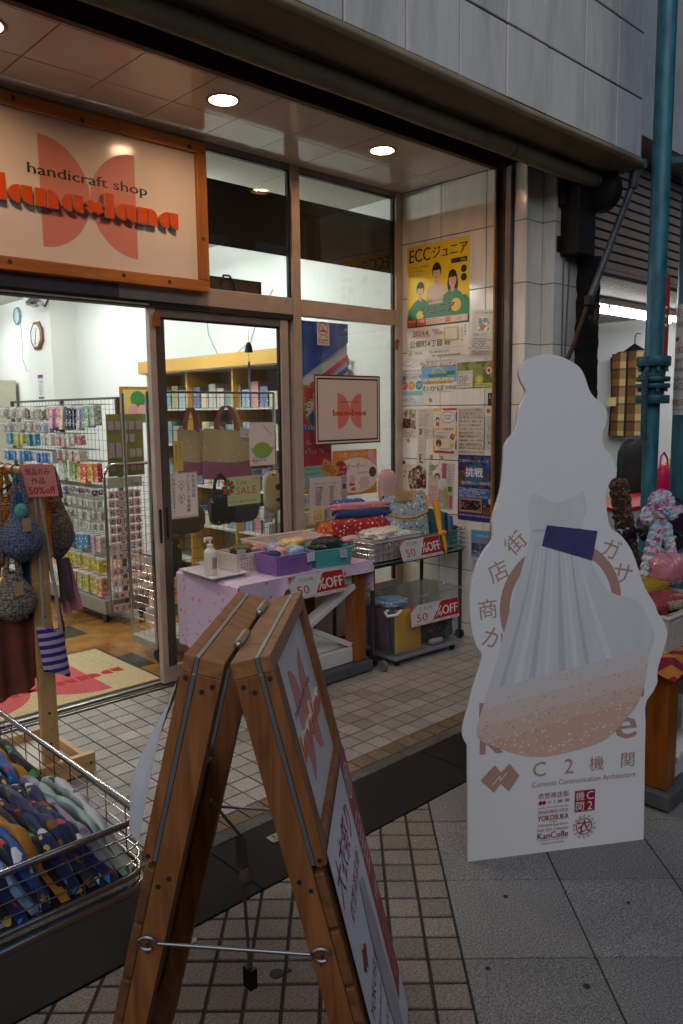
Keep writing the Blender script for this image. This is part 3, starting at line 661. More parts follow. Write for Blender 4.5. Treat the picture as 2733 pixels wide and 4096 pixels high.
def vest(y0, y1):
    out = [(y0+.0, 1.20), (y0, 1.62), (y0+.04, 1.86), (y0+.0, 2.12), (y0-.12, 2.22), (y0-.17, 2.12), ((y0+y1)/2, 1.92), (y1+.17, 2.12), (y1+.12, 2.22), (y1, 2.12), (y1-.04, 1.86), (y1, 1.62), (y1, 1.20)]
    return out
P = vest(4.42, 3.86)
def vb(u, v):
    z = 1.19+.93*v; hw = .28-.03*math.sin(v*3.1)-(.10 if v > .93 else 0); y = 4.14+hw*(1-2*u); return (8.40-.055*math.sin(math.pi*u)-.012*math.sin(9*u+2*v), y, z+.0*u)
mb(PLAID).grid(vb, 16, 14).build('front', vt_, 60)
mb(mat('vest_lining', '2b2018', .9, var=.2)).box((8.405, 3.88, 1.22), (8.42, 4.40, 2.10)).build('back', vt_)
mb(mat('hanger_black', '101012', .4, var=0)).prism([(8.40, 4.30, 2.10), (8.40, 4.14, 2.20), (8.40, 3.98, 2.10), (8.40, 4.0, 2.06), (8.40, 4.28, 2.06)], (.02, 0, 0)).tube([(8.41, 4.14, 2.19), (8.41, 4.14, 2.27), (8.41, 4.12, 2.31), (8.41, 4.08, 2.30)], .006, 6).build('hanger', vt_)
mb(mat('vest_pocket', 'c9b57f', .9, var=.2)).box((8.335, 4.30, 1.52), (8.34, 4.40, 1.62)).build('pocket', vt_)
tag(mb(mat('navy_cloth', '1c2230', .9, var=.3, scale=9)).blob((4.90, 2.93, 1.55), (.05, .10, .42), 14, 12, .08).build('hanging_coat', loc=(4.9, 2.93, 1.13), smooth=60), 'dark navy coat hanging just inside the neighbouring shop behind the rusty post', 'coat')
# garments and bags on the neighbour's low rail
for i, (x, y, z, r, c, l) in enumerate(((6.9, 3.35, .98, (.10, .16, .26), '1f2a38', 'navy folded garment hanging low inside the neighbouring shop'), (6.3, 3.08, .97, (.07, .10, .26), '2c2e2c', 'dark olive garment clipped low inside the neighbouring shop'), (6.8, 2.95, .90, (.05, .10, .15), 'b3a64c', 'dull yellow garment behind the pink handbag'))):
    tag(mb(mat('garment%d' % i, c, .9, var=.25, scale=8)).blob((x, y, z), r, 14, 10, .08, .7).build('hanging_garment', loc=(x, y, z-r[2]), smooth=60), l, 'garment', 'garments inside the neighbouring shop')
hb = thing('pink_handbag', 'bright pink handbag standing on the neighbour\'s red counter edge', 'bag', (6.1, 2.75, .9))
PNK = mat('pink_leather', 'c8184f', .45, var=.1)
mb(PNK).blob((6.1, 2.75, .93), (.09, .07, .12), 16, 10, .03, .6).build('body', hb, 60)
mb(PNK).tube([(6.03, 2.73, 1.02), (6.05, 2.73, 1.12), (6.1, 2.73, 1.15), (6.16, 2.73, 1.10), (6.18, 2.73, 1.02)], .008, 8).build('handle', hb, 60)
ct = thing('neighbour_counter', 'low white display counter with a red edge in the neighbouring shop', 'counter', (6.2, 2.8, 0))
mb(mat('counter_white', 'b9bab8', .6, var=.1)).box((5.2, 2.60, 0), (7.6, 3.0, .77)).build('cabinet', ct, bev=.004)
mb(mat('counter_red', 'b01e1e', .5, var=.05)).box((5.19, 2.59, .7705), (7.61, 3.01, .80)).build('edge', ct, bev=.004)
bn = thing('red_banner', 'red vertical banner with white lettering behind the blue pipe', 'banner', (5.6, 2.62, 1.9))
mb(mat('banner_red', 'a5201a', .8, var=.1)).box((5.56, 2.60, 1.80), (5.80, 2.604, 2.45)).build('cloth', bn)
Fb = Face((5.56, 2.60, 2.45), (.24, 0, 0), (0, 0, -.65)); Fb.text('E', .62, .45, .22, 'e8d9b0', 'c', wfit=.5); Fb.build(bn)
# ---------------------------------------------------------------- arcade pipes
TEAL = mat('teal_paint', '2a6474', .42, .1, var=.42, scale=22, bmp=.35, stretch=(1, 1, .3)); RIM = mat('teal_dark', '1f4b56', .5, .2, var=.4, scale=30, bmp=.5)
dp = thing('drain_pipe', 'slim teal painted pipe with bolted flange valve and lever', 'pipe', (4.09, 1.906, 0))
px_, py_ = 4.09, 1.906
mb(TEAL).tube([(px_, py_, 0), (px_, py_, 1.52)], .040, 24).build('lower_pipe', dp, 40)
mb(TEAL).tube([(px_, py_, 1.76), (px_, py_, 3.2), (px_, py_, 5.2)], .047, 24).build('upper_pipe', dp, 40)
for z0, z1 in ((1.52, 1.565), (1.60, 1.625), (1.635, 1.66), (1.715, 1.765)):
    mb(RIM).lathe([(.04, z0), (.083, z0), (.086, z0+.006), (.086, z1-.006), (.083, z1), (.04, z1)], (px_, py_, 0), 24).build('flange', dp, 40)
mb(RIM).lathe([(.055, 1.56), (.06, 1.60), (.055, 1.64), (.062, 1.68), (.055, 1.72)], (px_, py_, 0), 18).build('valve_body', dp, 40)
for k in range(8):
    a = k*math.pi/4
    for z in (1.595, 1.700): mb(RIM).lathe([(.011, -.012), (.011, .012)], (px_+.068*math.cos(a), py_+.068*math.sin(a), z), 6).build('bolt', dp)
mb(RIM).box((px_-.13, py_-.02, 1.635), (px_-.05, py_+.02, 1.67)).bar((px_-.115, py_-.01, 1.655), (px_-.105, py_-.01, 1.33), .02, .03, (0, 1, 0)).build('lever', dp, bev=.005)
mb(mat('wire_tie', '22292c', .6, .3)).lathe([(.0415, .90), (.043, .903), (.0415, .906)], (px_, py_, 0), 20).build('wire_tie', dp)
mb(mat('hook_wire', 'a8a8a4', .3, .8, var=0)).tube([(px_-.02, py_-.045, .83), (px_-.06, py_-.14, .835), (px_+.02, py_-.17, .82)], .004, 6).build('hook', dp)
ap = thing('arcade_column', 'thick round teal steel column at the right picture edge with a poster round it', 'column', (4.28, 1.745, 0))
cx_, cy_, cr_ = 4.28, 1.735, .132
mb(TEAL).tube([(cx_, cy_, 0), (cx_, cy_, 2.0), (cx_, cy_, 5.2)], cr_, 40).build('shaft', ap, 40)
mb(RIM).lathe([(cr_, 2.72), (cr_+.012, 2.722), (cr_+.012, 2.78), (cr_, 2.782)], (cx_, cy_, 0), 40).build('clamp_band', ap)
mb(RIM).bar((cx_-.13, cy_+.06, 2.74), (px_+.03, py_-.02, 2.75), .02, .03).build('clamp_arm', ap)
def wrap(F_a0, F_a1, z0, z1, r, m, n=12):
    return mb(m).grid(lambda u, v: (cx_+r*math.cos(F_a0+(F_a1-F_a0)*u), cy_+r*math.sin(F_a0+(F_a1-F_a0)*u), z0+(z1-z0)*v), n, 2)
pp = thing('column_poster', 'white poster with dark red lettering wrapped round the teal column', 'poster', (cx_-.13, cy_, 1.46))
wrap(R(122), R(235), 1.46, 2.03, cr_+.002, mat('poster_white', 'd9d4d2', .5, var=.03)).build('paper', pp, 60)
class Wrapped(Face):
    def __init__(s, a0, a1, z0, z1, r): s.a0, s.a1, s.z0, s.z1, s.r = a0, a1, z0, z1, r; s.lay = 0; s.mb = MB(); s.w = Vector((abs(a1-a0)*r, 0, 0)); s.h = Vector((0, 0, z1-z0))
    def fin(s):
        out = []
        for (x, y, z) in s.mb.v:
            t = s.a0+(s.a1-s.a0)*x; rr = s.r+.001+z; out.append((cx_+rr*math.cos(t), cy_+rr*math.sin(t), s.z1-(s.z1-s.z0)*y))
        s.mb.v = out
    def txt(s, tx, x, y, hh, col, wf):
        V, F, x0, x1, y0, y1 = glyphs(tx); s.lay += 1; s.mb.use(ink(col)); i0 = len(s.mb.v)
        for a, b in V: s.mb.v.append((x+(a-x0)/(x1-x0)*wf, y+hh/2-(b-y0)/max(y1-y0, .3)*hh, .0004*s.lay))
        for f in F: s.mb.face(*[i0+j for j in f])
Wp = Wrapped(R(122), R(235), 1.46, 2.03, cr_+.002)
for tx, y, hh, wf, c in (('大衣祭', .075, .085, .62, '9b1f2b'), ('衣笠商店街', .18, .05, .55, '9b1f2b'), ('YOKOSUKA', .41, .06, .62, '9b1f2b'), ('YOKOSUKA Naval District', .50, .028, .55, '9b1f2b'), ('URAGA BRICK DOCK', .585, .034, .58, '9b1f2b'), ('Fleet Girls Collection', .67, .034, .55, '9b1f2b'), ('KanColle', .74, .065, .5, '9b1f2b'), ('KINUGASA', .885, .062, .6, '9b1f2b'), ('Operation YOKOSUKA Expedition', .955, .022, .6, '6d4a4a')): Wp.txt(tx, .05, y, hh, c, wf)
for q in ((.04, .28), (.115, .28)): Wp.mb.use(ink('9b1f2b')); Wp.mb.poly([(q[0], q[1]+.03, .0005), (q[0]+.05, q[1], .0005), (q[0]+.1, q[1]+.03, .0005), (q[0]+.05, q[1]+.06, .0005)])
Wp.fin(); Wp.mb.build('print', pp)
# ================================================================== POSTERS ON THE SIDE WALL
PAP = mat('paper_white', 'd8cfc6', .5, var=.03, scale=6); 
def pm(c): return mat('paper_'+c, c, .5, var=.04, scale=6)
def wall_poster(y0, z1, w_, h_, col, label, tilt=0, group='posters on the side wall', lift=.0018, name='poster'):
    d = Vector((0, -math.cos(tilt), -math.sin(tilt))); dn = Vector((0, math.sin(tilt), -math.cos(tilt)))
    return sheet(name, label, 'poster', (XS-lift, y0, z1), d*w_, dn*h_, pm(col), .0012, group)
o, F = wall_poster(3.667, 2.587, .524, .74, 'e8e2d8', 'large yellow and white language school poster with three people in it')
F.rect(0, 0, 1, .72, 'e6c31a'); F.rect(0, .655, 1, .72, '24543a')
F.text('ECC', .035, .085, .115, '18261f', 'l', wfit=.345, bold=.004).text('ジュニア', .42, .085, .10, '18261f', 'l', wfit=.54, bold=.005)
F.text('「しゃべる」を引き出す', .03, .188, .026, '3a3a20', 'l', wfit=.33).text('メソッドがある。', .03, .222, .026, '3a3a20', 'l', wfit=.25).text('それが、ECCジュニア！', .03, .256, .026, '3a3a20', 'l', wfit=.34)
F.rect(.72, .165, .97, .205, '2b1d16').text('No.1', .92, .185, .028, 'd9b36a', 'c').disc(.915, .265, .045, '2a2418').disc(.915, .335, .045, '2a2418')
def bust(F, x, y, s, shirt, hair, long=False):
    if long: F.disc(x, y+s*.35, s*.72, hair, ry=s*.75)
    F.poly([(x-s*1.5, y+s*2.6), (x-s*1.25, y+s*1.1), (x-s*.4, y+s*.72), (x+s*.4, y+s*.72), (x+s*1.25, y+s*1.1), (x+s*1.5, y+s*2.6)], shirt)
    F.poly([(x-s*.24, y+s*.3), (x+s*.24, y+s*.3), (x+s*.28, y+s*.8), (x, y+s*.95), (x-s*.28, y+s*.8)], 'c89878')
    F.disc(x, y-s*.12, s*.62, hair, ry=s*.62); F.disc(x, y+s*.06, s*.5, 'd9a888', ry=s*.52)
    F.poly([(x-s*.54, y-s*.1), (x-s*.5, y-s*.4), (x, y-s*.62), (x+s*.5, y-s*.4), (x+s*.54, y-s*.1), (x+s*.3, y-s*.2), (x, y-s*.14), (x-s*.3, y-s*.2)], hair)
    for q in (-.2, .2): F.disc(x+s*q, y+s*.02, s*.05, '2a1c16', 8)
    F.disc(x, y+s*.3, s*.16, '9c4a40', 10, 0, 180, ry=s*.06)
bust(F, .49, .26, .12, 'c9a896', '1d120e'); bust(F, .225, .395, .105, '2f7a50', '17100d'); bust(F, .745, .34, .115, '2f7a50', '17100d', True)
F.poly([(0, .66), (.03, .56), (.12, .50), (.35, .53), (.66, .53), (.75, .50), (.95, .48), (1, .52), (1, .66)], '2f7a50').disc(.22, .62, .06, 'd8c43a').disc(.8, .56, .08, 'd8b43a')
F.text('英語しゃべりまくり', .51, .50, .03, '3c3210', 'c', wfit=.34).text('ジュニア', .51, .57, .085, '5b1f1f', 'c', wfit=.53, bold=.006).text('ジュニア', .505, .567, .078, 'b4474a', 'c', wfit=.51)
F.rect(.02, .645, .15, .71, 'c4412c').text('無料体験', .085, .665, .02, 'e8e0c0', 'c', wfit=.12).text('レッスン', .085, .69, .016, 'e8d040', 'c', wfit=.09).rect(.17, .645, .31, .71, 'cf5a30').text('入学金', .24, .668, .025, 'efe0d0', 'c', wfit=.12)
F.rect(.32, .648, .98, .705, 'dcb9ac').scribble(.34, .655, .62, .70, 4, 'c06a58', 3).rect(.63, .655, .72, .70, 'd9825c').text('0円', .85, .68, .03, 'd0402c', 'c')
F.text('2024.4.', .10, .775, .05, 'b8362e', 'l', wfit=.28).text('NEW', .43, .762, .022, '8a3a4a', 'l').text('OPEN!', .46, .79, .026, '8a3a4a', 'l').rect(.08, .805, .40, .809, 'd8a83a')
F.text('公郷町4丁目', .05, .872, .062, '1d1814', 'l', wfit=.53).text('教室', .63, .882, .03, '2a2420', 'l').line(.03, .935, .98, .915, .0012, '8a8078').text('講師', .03, .957, .016, '3a342e').text('円谷 香', .14, .953, .024, '4a443e').text('TEL 046-802-3391', .37, .951, .022, '4a443e', 'l', wfit=.33)
F.rect(.62, .745, .84, .86, 'd8c03a').rect(.64, .757, .82, .848, 'ddd3c6').text('お気軽に', .95, .745, .02, '3f5a3a', 'c', vert=True).text('お問合せ', .90, .765, .018, '3f5a3a', 'c', vert=True).text('45', .90, .865, .022, 'b8362e', 'c').scribble(.42, .977, .98, .995, 1, '6a625a', 9)
F.build(o)
o, F = wall_poster(3.115, 2.127, .178, .298, 'c9c4bd', 'tilted leaflet with a colourful picture beside the yellow poster', .07)
F.text('キッズ活動体験', .12, .07, .04, '4a4a5a', 'l', wfit=.8).rect(.26, .16, .80, .46, 'd9d3cc').rect(.29, .175, .77, .44, photo('ph_kids', ['4a8ac0', 'e8c8a0', 'c84a3a', '6aa040', 'e8d8c0'], 60)).text('体験しよう！', .1, .52, .05, '5a4a8a', 'l', wfit=.6).scribble(.1, .58, .95, .82, 7, '6a625c', 4).rect(.05, .84, .95, .95, 'b8b0a8').scribble(.1, .86, .9, .94, 3, '5a544e', 5); F.build(o)
o, F = wall_poster(3.735, 1.836, .208, .295, 'cfd8da', 'blue and white study class poster with three coloured circles', .0)
F.disc(.5, .16, .42, 'e9e4de', ry=.12).text('KUM', .2, .115, .042, '8a8a86', 'l', wfit=.27).text('N', .72, .115, .042, '8a8a86', 'l').ring(.575, .115, .075, .014, '8a8a86').text('見学受付中！', .14, .235, .055, '5a4a40', 'l', wfit=.78).text('随時受け付けております。', .12, .31, .03, '6a5a50', 'l', wfit=.76)
F.scribble(.25, .345, .8, .42, 3, '7a6a60', 2).disc(.18, .40, .09, '3a8a94').disc(.9, .375, .07, 'd98a3a').disc(.2, .57, .15, 'd0646a').disc(.52, .575, .15, 'e09a3a').disc(.84, .57, .15, '2f8a90')
for i, x in enumerate((.2, .52, .84)): F.scribble(x-.09, .53, x+.09, .61, 3, 'e8dcd0', i)
F.rect(0, .70, 1, .80, '8fb8c4').rect(.06, .80, .8, .97, 'e4dfd8').text('はろ池田教室', .12, .82, .03, '4a4440', 'l', wfit=.4).scribble(.1, .85, .75, .96, 4, '6a6460', 8).disc(.08, .09, .06, 'd9704a').disc(.94, .09, .06, 'd8a04a'); F.build(o)
o, F = wall_poster(3.541, 1.833, .304, .213, 'dcd8d0', 'bright kindergarten poster with red and green hand-lettering over blue sky', -.006, lift=.003)
F.rect(.01, .2, .99, .72, '6aa4cc').text('令和7年度 子育てひろばのおさそい', .12, .06, .07, '2a3a6a', 'l', wfit=.8).text('あそびに おいでよ', .03, .17, .15, 'c03a30', 'l', wfit=.94, bold=.0012).disc(.5, .6, .34, '8ab04a', 20, 180, 360, ry=.2).ring(.48, .52, .2, .03, 'd8b84a', 16, 180, 360).rect(.2, .45, .75, .55, '4a6a9a').scribble(.05, .58, .95, .66, 2, 'e8e0d0', 6, .8).rect(.06, .67, .9, .76, 'd9952c').text('０歳から入園まで！', .48, .715, .06, '4a3010', 'c', wfit=.7).rect(.72, .38, .95, .5, '3a7a4a')
F.text('わかば', .03, .885, .17, '22703a', 'l', wfit=.62, bold=.002).text('幼稚園', .69, .88, .13, '2a4a3a', 'l', wfit=.29); F.build(o)
o, F = wall_poster(3.237, 1.802, .288, .166, '7d8a4a', 'green football club leaflet with a ball and a round badge', 0)
F.rect(0, 0, 1, 1, photo('ph_grass', ['5a6a34', '7d8a4a', '8f9a58'], 25)).text('一緒にサッカーしよう！', .05, .13, .12, '8a9a5a', 'l', wfit=.88).rect(.02, .32, .44, .97, 'd3c9ba').text('横須賀ファイターズ', .05, .4, .07, 'a8362e', 'l', wfit=.3).scribble(.05, .5, .4, .92, 7, '5a5248', 7).disc(.62, .68, .11, 'a8b048').disc(.62, .68, .075, 'c4c862').disc(.88, .36, .1, 'd9cfc4').ring(.88, .36, .1, .02, 'b04a44').disc(.88, .36, .045, 'b04a44').rect(.5, .82, .97, .97, 'c9c070').scribble(.52, .85, .95, .95, 2, '5a5a30', 3); F.build(o)
o, F = wall_poster(2.99, 1.601, .055, .078, '141c3a', 'small navy notice card beside the shutter guide', 0)
F.text('BLUE', .2, .3, .3, 'b8b8c4', 'l', wfit=.75).text('765', .4, .68, .18, 'a8a8b4', 'l', wfit=.4); F.build(o)
o, F = wall_poster(3.732, 1.509, .146, .204, 'd2c3b4', 'faded salon leaflet with brown photos at the left of the wall', 0)
F.rect(.06, .02, .46, .32, photo('ph_a', ['b09a88', 'd8c8b8', '8a7060'], 40)).rect(.56, .02, .96, .32, photo('ph_b', ['a09078', 'cabca8', '7a7a50'], 40)).rect(.02, .33, .66, .66, photo('ph_c', ['3a2418', '7a4a30', 'b08868', '201410'], 50)).rect(.68, .38, .96, .66, photo('ph_d', ['6a7a48', 'b0a078', '8a4a5a'], 50)).disc(.9, .63, .08, 'a03a6a').scribble(.05, .7, .9, .95, 6, '8a7a6e', 3); F.build(o)
o, F = wall_poster(3.575, 1.509, .133, .204, 'cdbfb2', 'plain price list sheet with a small dark photo', 0)
F.scribble(.15, .05, .85, .1, 1, '6a5e54', 1).scribble(.1, .15, .85, .6, 8, '8a7e72', 2, .35).rect(.1, .66, .34, .92, photo('ph_e', ['3a2a28', '8a7a70', 'c0b0a4'], 60)).scribble(.42, .66, .9, .92, 5, '8a7e72', 4); F.build(o)
o, F = wall_poster(3.563, 1.331, .066, .205, 'cfc1b3', 'narrow tilted flyer hanging over the price list', .085, lift=.0045)
F.scribble(.1, .1, .9, .55, 9, '8a7e72', 5, .35).rect(.3, .62, .85, .93, photo('ph_e2', ['4a4038', '8a8a80', 'b8b0a4'], 60)); F.build(o)
o, F = wall_poster(3.434, 1.510, .2, .297, 'dccfc0', 'white exercise therapy flyer with red, yellow and blue border', 0)
F.poly([(0, 0), (.4, 0), (.32, .05), (0, .07)], 'd8b21c').poly([(.35, 0), (1, 0), (1, .04), (.45, .05)], 'b8322c').poly([(1, .05), (1, .35), (.95, .25), (.94, .12)], '3a62a4').poly([(0, .4), (.03, .5), (.03, .62), (0, .65)], '3a62a4').poly([(0, .7), (.05, .8), (.08, .95), (0, 1)], 'd8b21c').poly([(.08, .95), (.3, .94), (.7, .96), (.88, .94), (.9, 1), (.06, 1)], 'b8322c').poly([(1, .35), (.95, .45), (.93, .6), (1, .65)], 'd8b21c').poly([(1, .66), (.94, .75), (.93, .9), (1, .92)], '3a62a4')
F.disc(.62, .2, .3, '3a342e', ry=.13).disc(.62, .2, .285, 'dfd3c6', ry=.12).scribble(.44, .14, .78, .26, 3, '4a6aa4', 2).disc(.19, .25, .08, '2a1c18').disc(.19, .27, .055, 'd9b49c').rect(.12, .31, .26, .39, 'b8544c').text('スパーク運動療育', .07, .46, .055, 'b03a30', 'l', wfit=.8).text('お任せください！', .2, .545, .03, '4a443e', 'l', wfit=.5).scribble(.08, .6, .65, .68, 3, '6a7a94', 4).disc(.82, .63, .1, photo('ph_f', ['8a5a20', '3a2a18', 'c89a40'], 70)).disc(.24, .78, .13, photo('ph_f', [], 70)).disc(.8, .82, .09, 'd8b21c').text('随時体験 受付中', .3, .905, .03, '4a6aa4', 'l', wfit=.5); F.build(o)
o, F = wall_poster(3.226, 1.512, .215, .301, 'cdc0b2', 'sheet of dense black handwriting recruiting young team members', 0)
for i, (tx, c) in enumerate((('新しいおともだち5年募集中', '2a2622'), ('野球 軟式野球 4才～', '8a3a30'), ('試合で勝つ楽しみを知り頑張る', '2a2622'), ('仲間へ思いやり、責任感、礼儀', '2a2622'), ('身につくことを野球を通じて', '2a2622'), ('学んで欲しいと思っております', '2a2622'), ('皆様の参加をお待ちしています', '2a2622'), ('活動場所 三浦中学校グラウンド', '3a3230'), ('活動年齢 ３才～中学生', '2a2622'), ('活動日 土曜日日曜日午後', '2a2622'), ('連絡先 046-833-2876', '2a2622'), ('練習時間 PM 13:30～17:00', '5a3a30'))): F.text(tx, .04, .045+.082*i, .052, c, 'l', wfit=.9 if i % 3 else .84)
for y in (.085, .165, .58, .82): F.line(.03, y, .97, y, .0012, '5a4a40')
F.build(o)
o, F = wall_poster(3.016, 1.457, .082, .213, 'b9bcb8', 'pale blue slip with small green pictures near the shutter guide', .01)
F.text('おしらせ', .3, .28, .04, '4a4a4a', 'l', wfit=.6).disc(.5, .35, .08, '6a9a4a').scribble(.25, .55, .95, .66, 4, '6a6a68', 1).rect(.4, .74, .9, .83, photo('ph_g', ['4a6a3a', 'b8a070'], 60)); F.build(o)
o, F = wall_poster(3.704, 1.126, .208, .262, 'd4c5b2', 'cream event flyer with a hexagonal crowd photo', 0)
F.poly([(.2, .42), (.25, .18), (.7, .0), (1, .12), (1, .62), (.3, .66), (.2, .42)], photo('ph_h', ['2a1a14', '6a4632', 'a8866a', '4a2c20', 'c0a488'], 55)).text('みんなの集い', .05, .06, .035, '5a4c40', 'l', wfit=.3).disc(.08, .2, .05, 'b08a5a').disc(.03, .33, .04, '8a6a4a').rect(0, .72, .22, .93, 'b8a838').disc(.45, .77, .17, 'c4a890').disc(.8, .8, .18, '9a9a98').rect(0, .935, 1, .99, '2a241c').scribble(.3, .7, .9, .85, 4, '6a5a4c', 4); F.build(o)
o, F = wall_poster(3.47, 1.15, .216, .303, 'b9aca2', 'tilted newspaper advert with pink and green columns and 87% OFF', .035, lift=.004)
F.rect(0, 0, .5, .3, photo('ph_i', ['c8c4ba', '7a8a5a', 'e0d8cc'], 30)).rect(.38, .2, .72, .62, 'c7c9be').disc(.36, .32, .12, '5a3a2c').disc(.36, .35, .09, 'cf9f84').rect(.55, .0, .72, .34, 'b04a6a').rect(.75, .02, .98, .5, 'c9c4c0').scribble(.77, .04, .96, .48, 12, '5a5a62', 3).rect(.8, .5, .95, .62, '4a7a34').poly([(.62, .5), (.78, .6), (.72, 1), (.64, 1)], '8ab04a').rect(.02, .5, .4, .98, 'c8b0a6').scribble(.04, .52, .38, .96, 12, 'a84a58', 6, .6).text('87%OFF', .53, .72, .13, 'b04458', 'c', wfit=.42, rot=-1.5).rect(.86, .7, .98, .97, 'b85a4a').scribble(.76, .65, .85, .97, 9, 'a84a68', 8, .6); F.build(o)
o, F = wall_poster(3.221, 1.207, .286, .43, '27306a', 'large navy volleyball team poster with white brush lettering', 0)
F.rect(0, .02, 1, .52, photo('ph_j', ['131a3c', '2a3a7a', '3f5a8a', '1a1a40', '5a3a2c'], 26)).disc(.45, .3, .26, '2f5a80', ry=.16).rect(0, .24, .2, .46, photo('ph_k', ['6a3a24', '3a2030', 'a06a3a'], 40)).text('三浦学苑バレーボール部', .03, .09, .045, 'b9bccb', 'l', wfit=.82).text('挑戦', .45, .26, .14, 'e2dfe0', 'c', wfit=.48, bold=.003).text('春の高校バレー出場決定!!', .1, .42, .05, 'd2cfd6', 'l', wfit=.84).rect(0, .5, 1, .66, '35578a').scribble(.03, .5, .95, .6, 5, 'a9b4cc', 5).text('皆様のご声援お待ちしております', .04, .625, .035, 'd9d6da', 'l', wfit=.8).rect(.05, .66, .68, .87, 'b07a4a').rect(.08, .685, .65, .84, photo('ph_l', ['101022', '1c1c38', '2a2440', '8a5a40'], 75)).rect(.72, .74, .98, .88, photo('ph_m', ['5a3a2a', 'a07048', '2a1c20'], 50)).rect(.86, .64, .99, .72, 'b8b8c8').rect(0, .9, 1, .94, '6a3a7a').text('2026年1月5日(月)～9日(金) 10日(土)11日', .04, .92, .028, 'd0b8c8', 'l', wfit=.9); F.build(o)
o, F = wall_poster(3.11, .72, .172, .29, 'c4bcb8', 'blue and white junior football recruiting poster, partly behind the cut-out board', -.02)
F.rect(0, 0, 1, .62, '5a94bc').text('SUWA SC', .1, .06, .03, '3a3a6a', 'l', wfit=.4).text('スワサッカー', .2, .13, .06, 'd8dbe0', 'l', wfit=.7).text('部員募集', .15, .22, .08, 'd05a34', 'l', wfit=.7, bold=.001).rect(.02, .3, .98, .55, photo('ph_n', ['2a2a5a', '4a5a90', '6a4a60', '8a98b0'], 60)).scribble(.1, .68, .9, .95, 7, '6a6468', 6); F.build(o)
# bits of old tape on the wall
for i, (y, z) in enumerate(((3.46, 1.565), (2.985, 1.49), (3.66, 1.29), (3.45, 1.183), (3.36, 1.182), (3.70, 1.135))):
    a = random.uniform(-.6, .6); c = Vector((XS-.0004, y, z)); d1 = Vector((0, math.cos(a), math.sin(a)))*.012; d2 = Vector((0, -math.sin(a), math.cos(a)))*.014
    mb(mat('old_tape', 'a8885a', .6, var=.3) if i != 5 else mat('blue_putty', '2a4a8a', .6, var=.1)).prism([c-d1-d2, c+d1-d2, c+d1+d2, c-d1+d2], (-.0006, 0, 0)).build('tape_bit', sw)
# ================================================================== NOTICES IN THE WINDOW AND ON THE DOOR
def win_sheet(x0, z1, w_, h_, col, label, tilt=0, y=YD-.0058, cat='notice', name='notice', group='notices on the shop glass'):
    d = Vector((math.cos(tilt), 0, math.sin(tilt))); dn = Vector((math.sin(tilt), 0, -math.cos(tilt)))
    return sheet(name, label, cat, (x0, y, z1), d*w_, dn*h_, pm(col), .001, group)
o, F = win_sheet(3.319, 1.73, .597, .446, 'd8c6b8', 'square window sign with dark red border and small pink butterfly shape', cat='sign', name='window_sign', y=YD-.012, group=None)
F.rect(0, 0, 1, 1, '4a1d17'); F.rect(.016, .022, .984, .978, 'd6c5b8'); F.rect(.036, .046, .964, .954, '17120f'); F.rect(.052, .07, .948, .93, 'd6c3b6')
Wf, Hf = .597, .446
butterfly(F, .333*Wf, .70*Wf, -.26*Hf, -.78*Hf, 'd8776c', f=lambda a, b: (a/Wf, -b/Hf))
F.text('handicraft shop', .385, .385, .04, '3a2f28', 'l', wfit=.27)
WD2, WL2 = word('lanaxlana', 1.0); F.lay += 1; F.mb.use(ink('c0441c'))
for ch, P in WD2:
    for p in P: F.mb.poly([F.at(.262+.51*a/WL2, .59-.062*b) for a, b in p])
F.build(o)
o, F = win_sheet(3.357, 2.057, .103, .145, 'd9c9bf', 'no smoking sticker with red ring at the top of the window')
F.ring(.5, .31, .4, .055, 'b83a32').rect(.25, .36, .75, .42, '17130f').line(.24, .16, .76, .47, .006, 'b83a32').ring(.62, .2, .1, .03, '2a2420', 10, 90, 300).text('禁', .24, .64, .1, '2a2420', 'c').text('煙', .76, .64, .1, '2a2420', 'c').text('NO SMOKING', .5, .78, .07, '2a1c18', 'c', wfit=.82, bold=.0006).scribble(.08, .84, .92, .93, 2, '5a4a44', 4); F.build(o)
o, F = win_sheet(3.475, 1.242, .412, .30, 'd9ccc2', 'orange and white order notice with drawings of bags and a smock', .0)
F.rect(0, 0, 1, 1, 'd8872c').disc(.52, .57, .52, 'dfd2c6', ry=.4).rect(.02, .35, .05, .8, 'dfd2c6').text('\\\\入園・入学グッズ//', .14, .1, .1, 'dfd6c8', 'l', wfit=.62).disc(.17, .42, .145, '9c2f48').text('サイズ、ご相談', .17, .36, .045, 'e4d2cc', 'c', wfit=.24).text('受付中！', .17, .47, .05, 'e4d2cc', 'c', wfit=.18).text('オーダー！', .3, .36, .15, 'c04a2c', 'l', wfit=.45).text('承ります！', .55, .52, .075, 'b8463c', 'l', wfit=.22).disc(.86, .12, .08, 'd8a0b4').disc(.93, .27, .06, 'd8a0b4').disc(.9, .52, .085, '5a4030').rect(.36, .6, .48, .74, 'd8a8a8').rect(.36, .74, .48, .79, 'a83a44').ring(.42, .6, .03, .008, '5a3a30', 10, 180, 360).poly([(.62, .62), (.7, .6), (.78, .62), (.83, .76), (.8, .78), (.8, .88), (.6, .88), (.6, .78), (.57, .76)], 'd8b0b0').rect(.4, .83, .5, .9, 'c05a64').text('ご相談はスタッフまで', .5, .955, .06, 'c0602c', 'c', wfit=.6); F.build(o)
o, F = win_sheet(3.262, 1.083, .275, .205, 'd3c0bb', 'white price table sheet clipped to the lower window', -.02, y=YD-.02)
F.text('入園入学グッズ オーダー 一覧表', .1, .2, .05, '4a403c', 'l', wfit=.75)
for k in range(9): F.line(.1, .28+.075*k, .85, .28+.075*k, .0007, '8a7c76')
for x in (.1, .48, .85): F.line(x, .28, x, .88, .0007, '8a7c76')
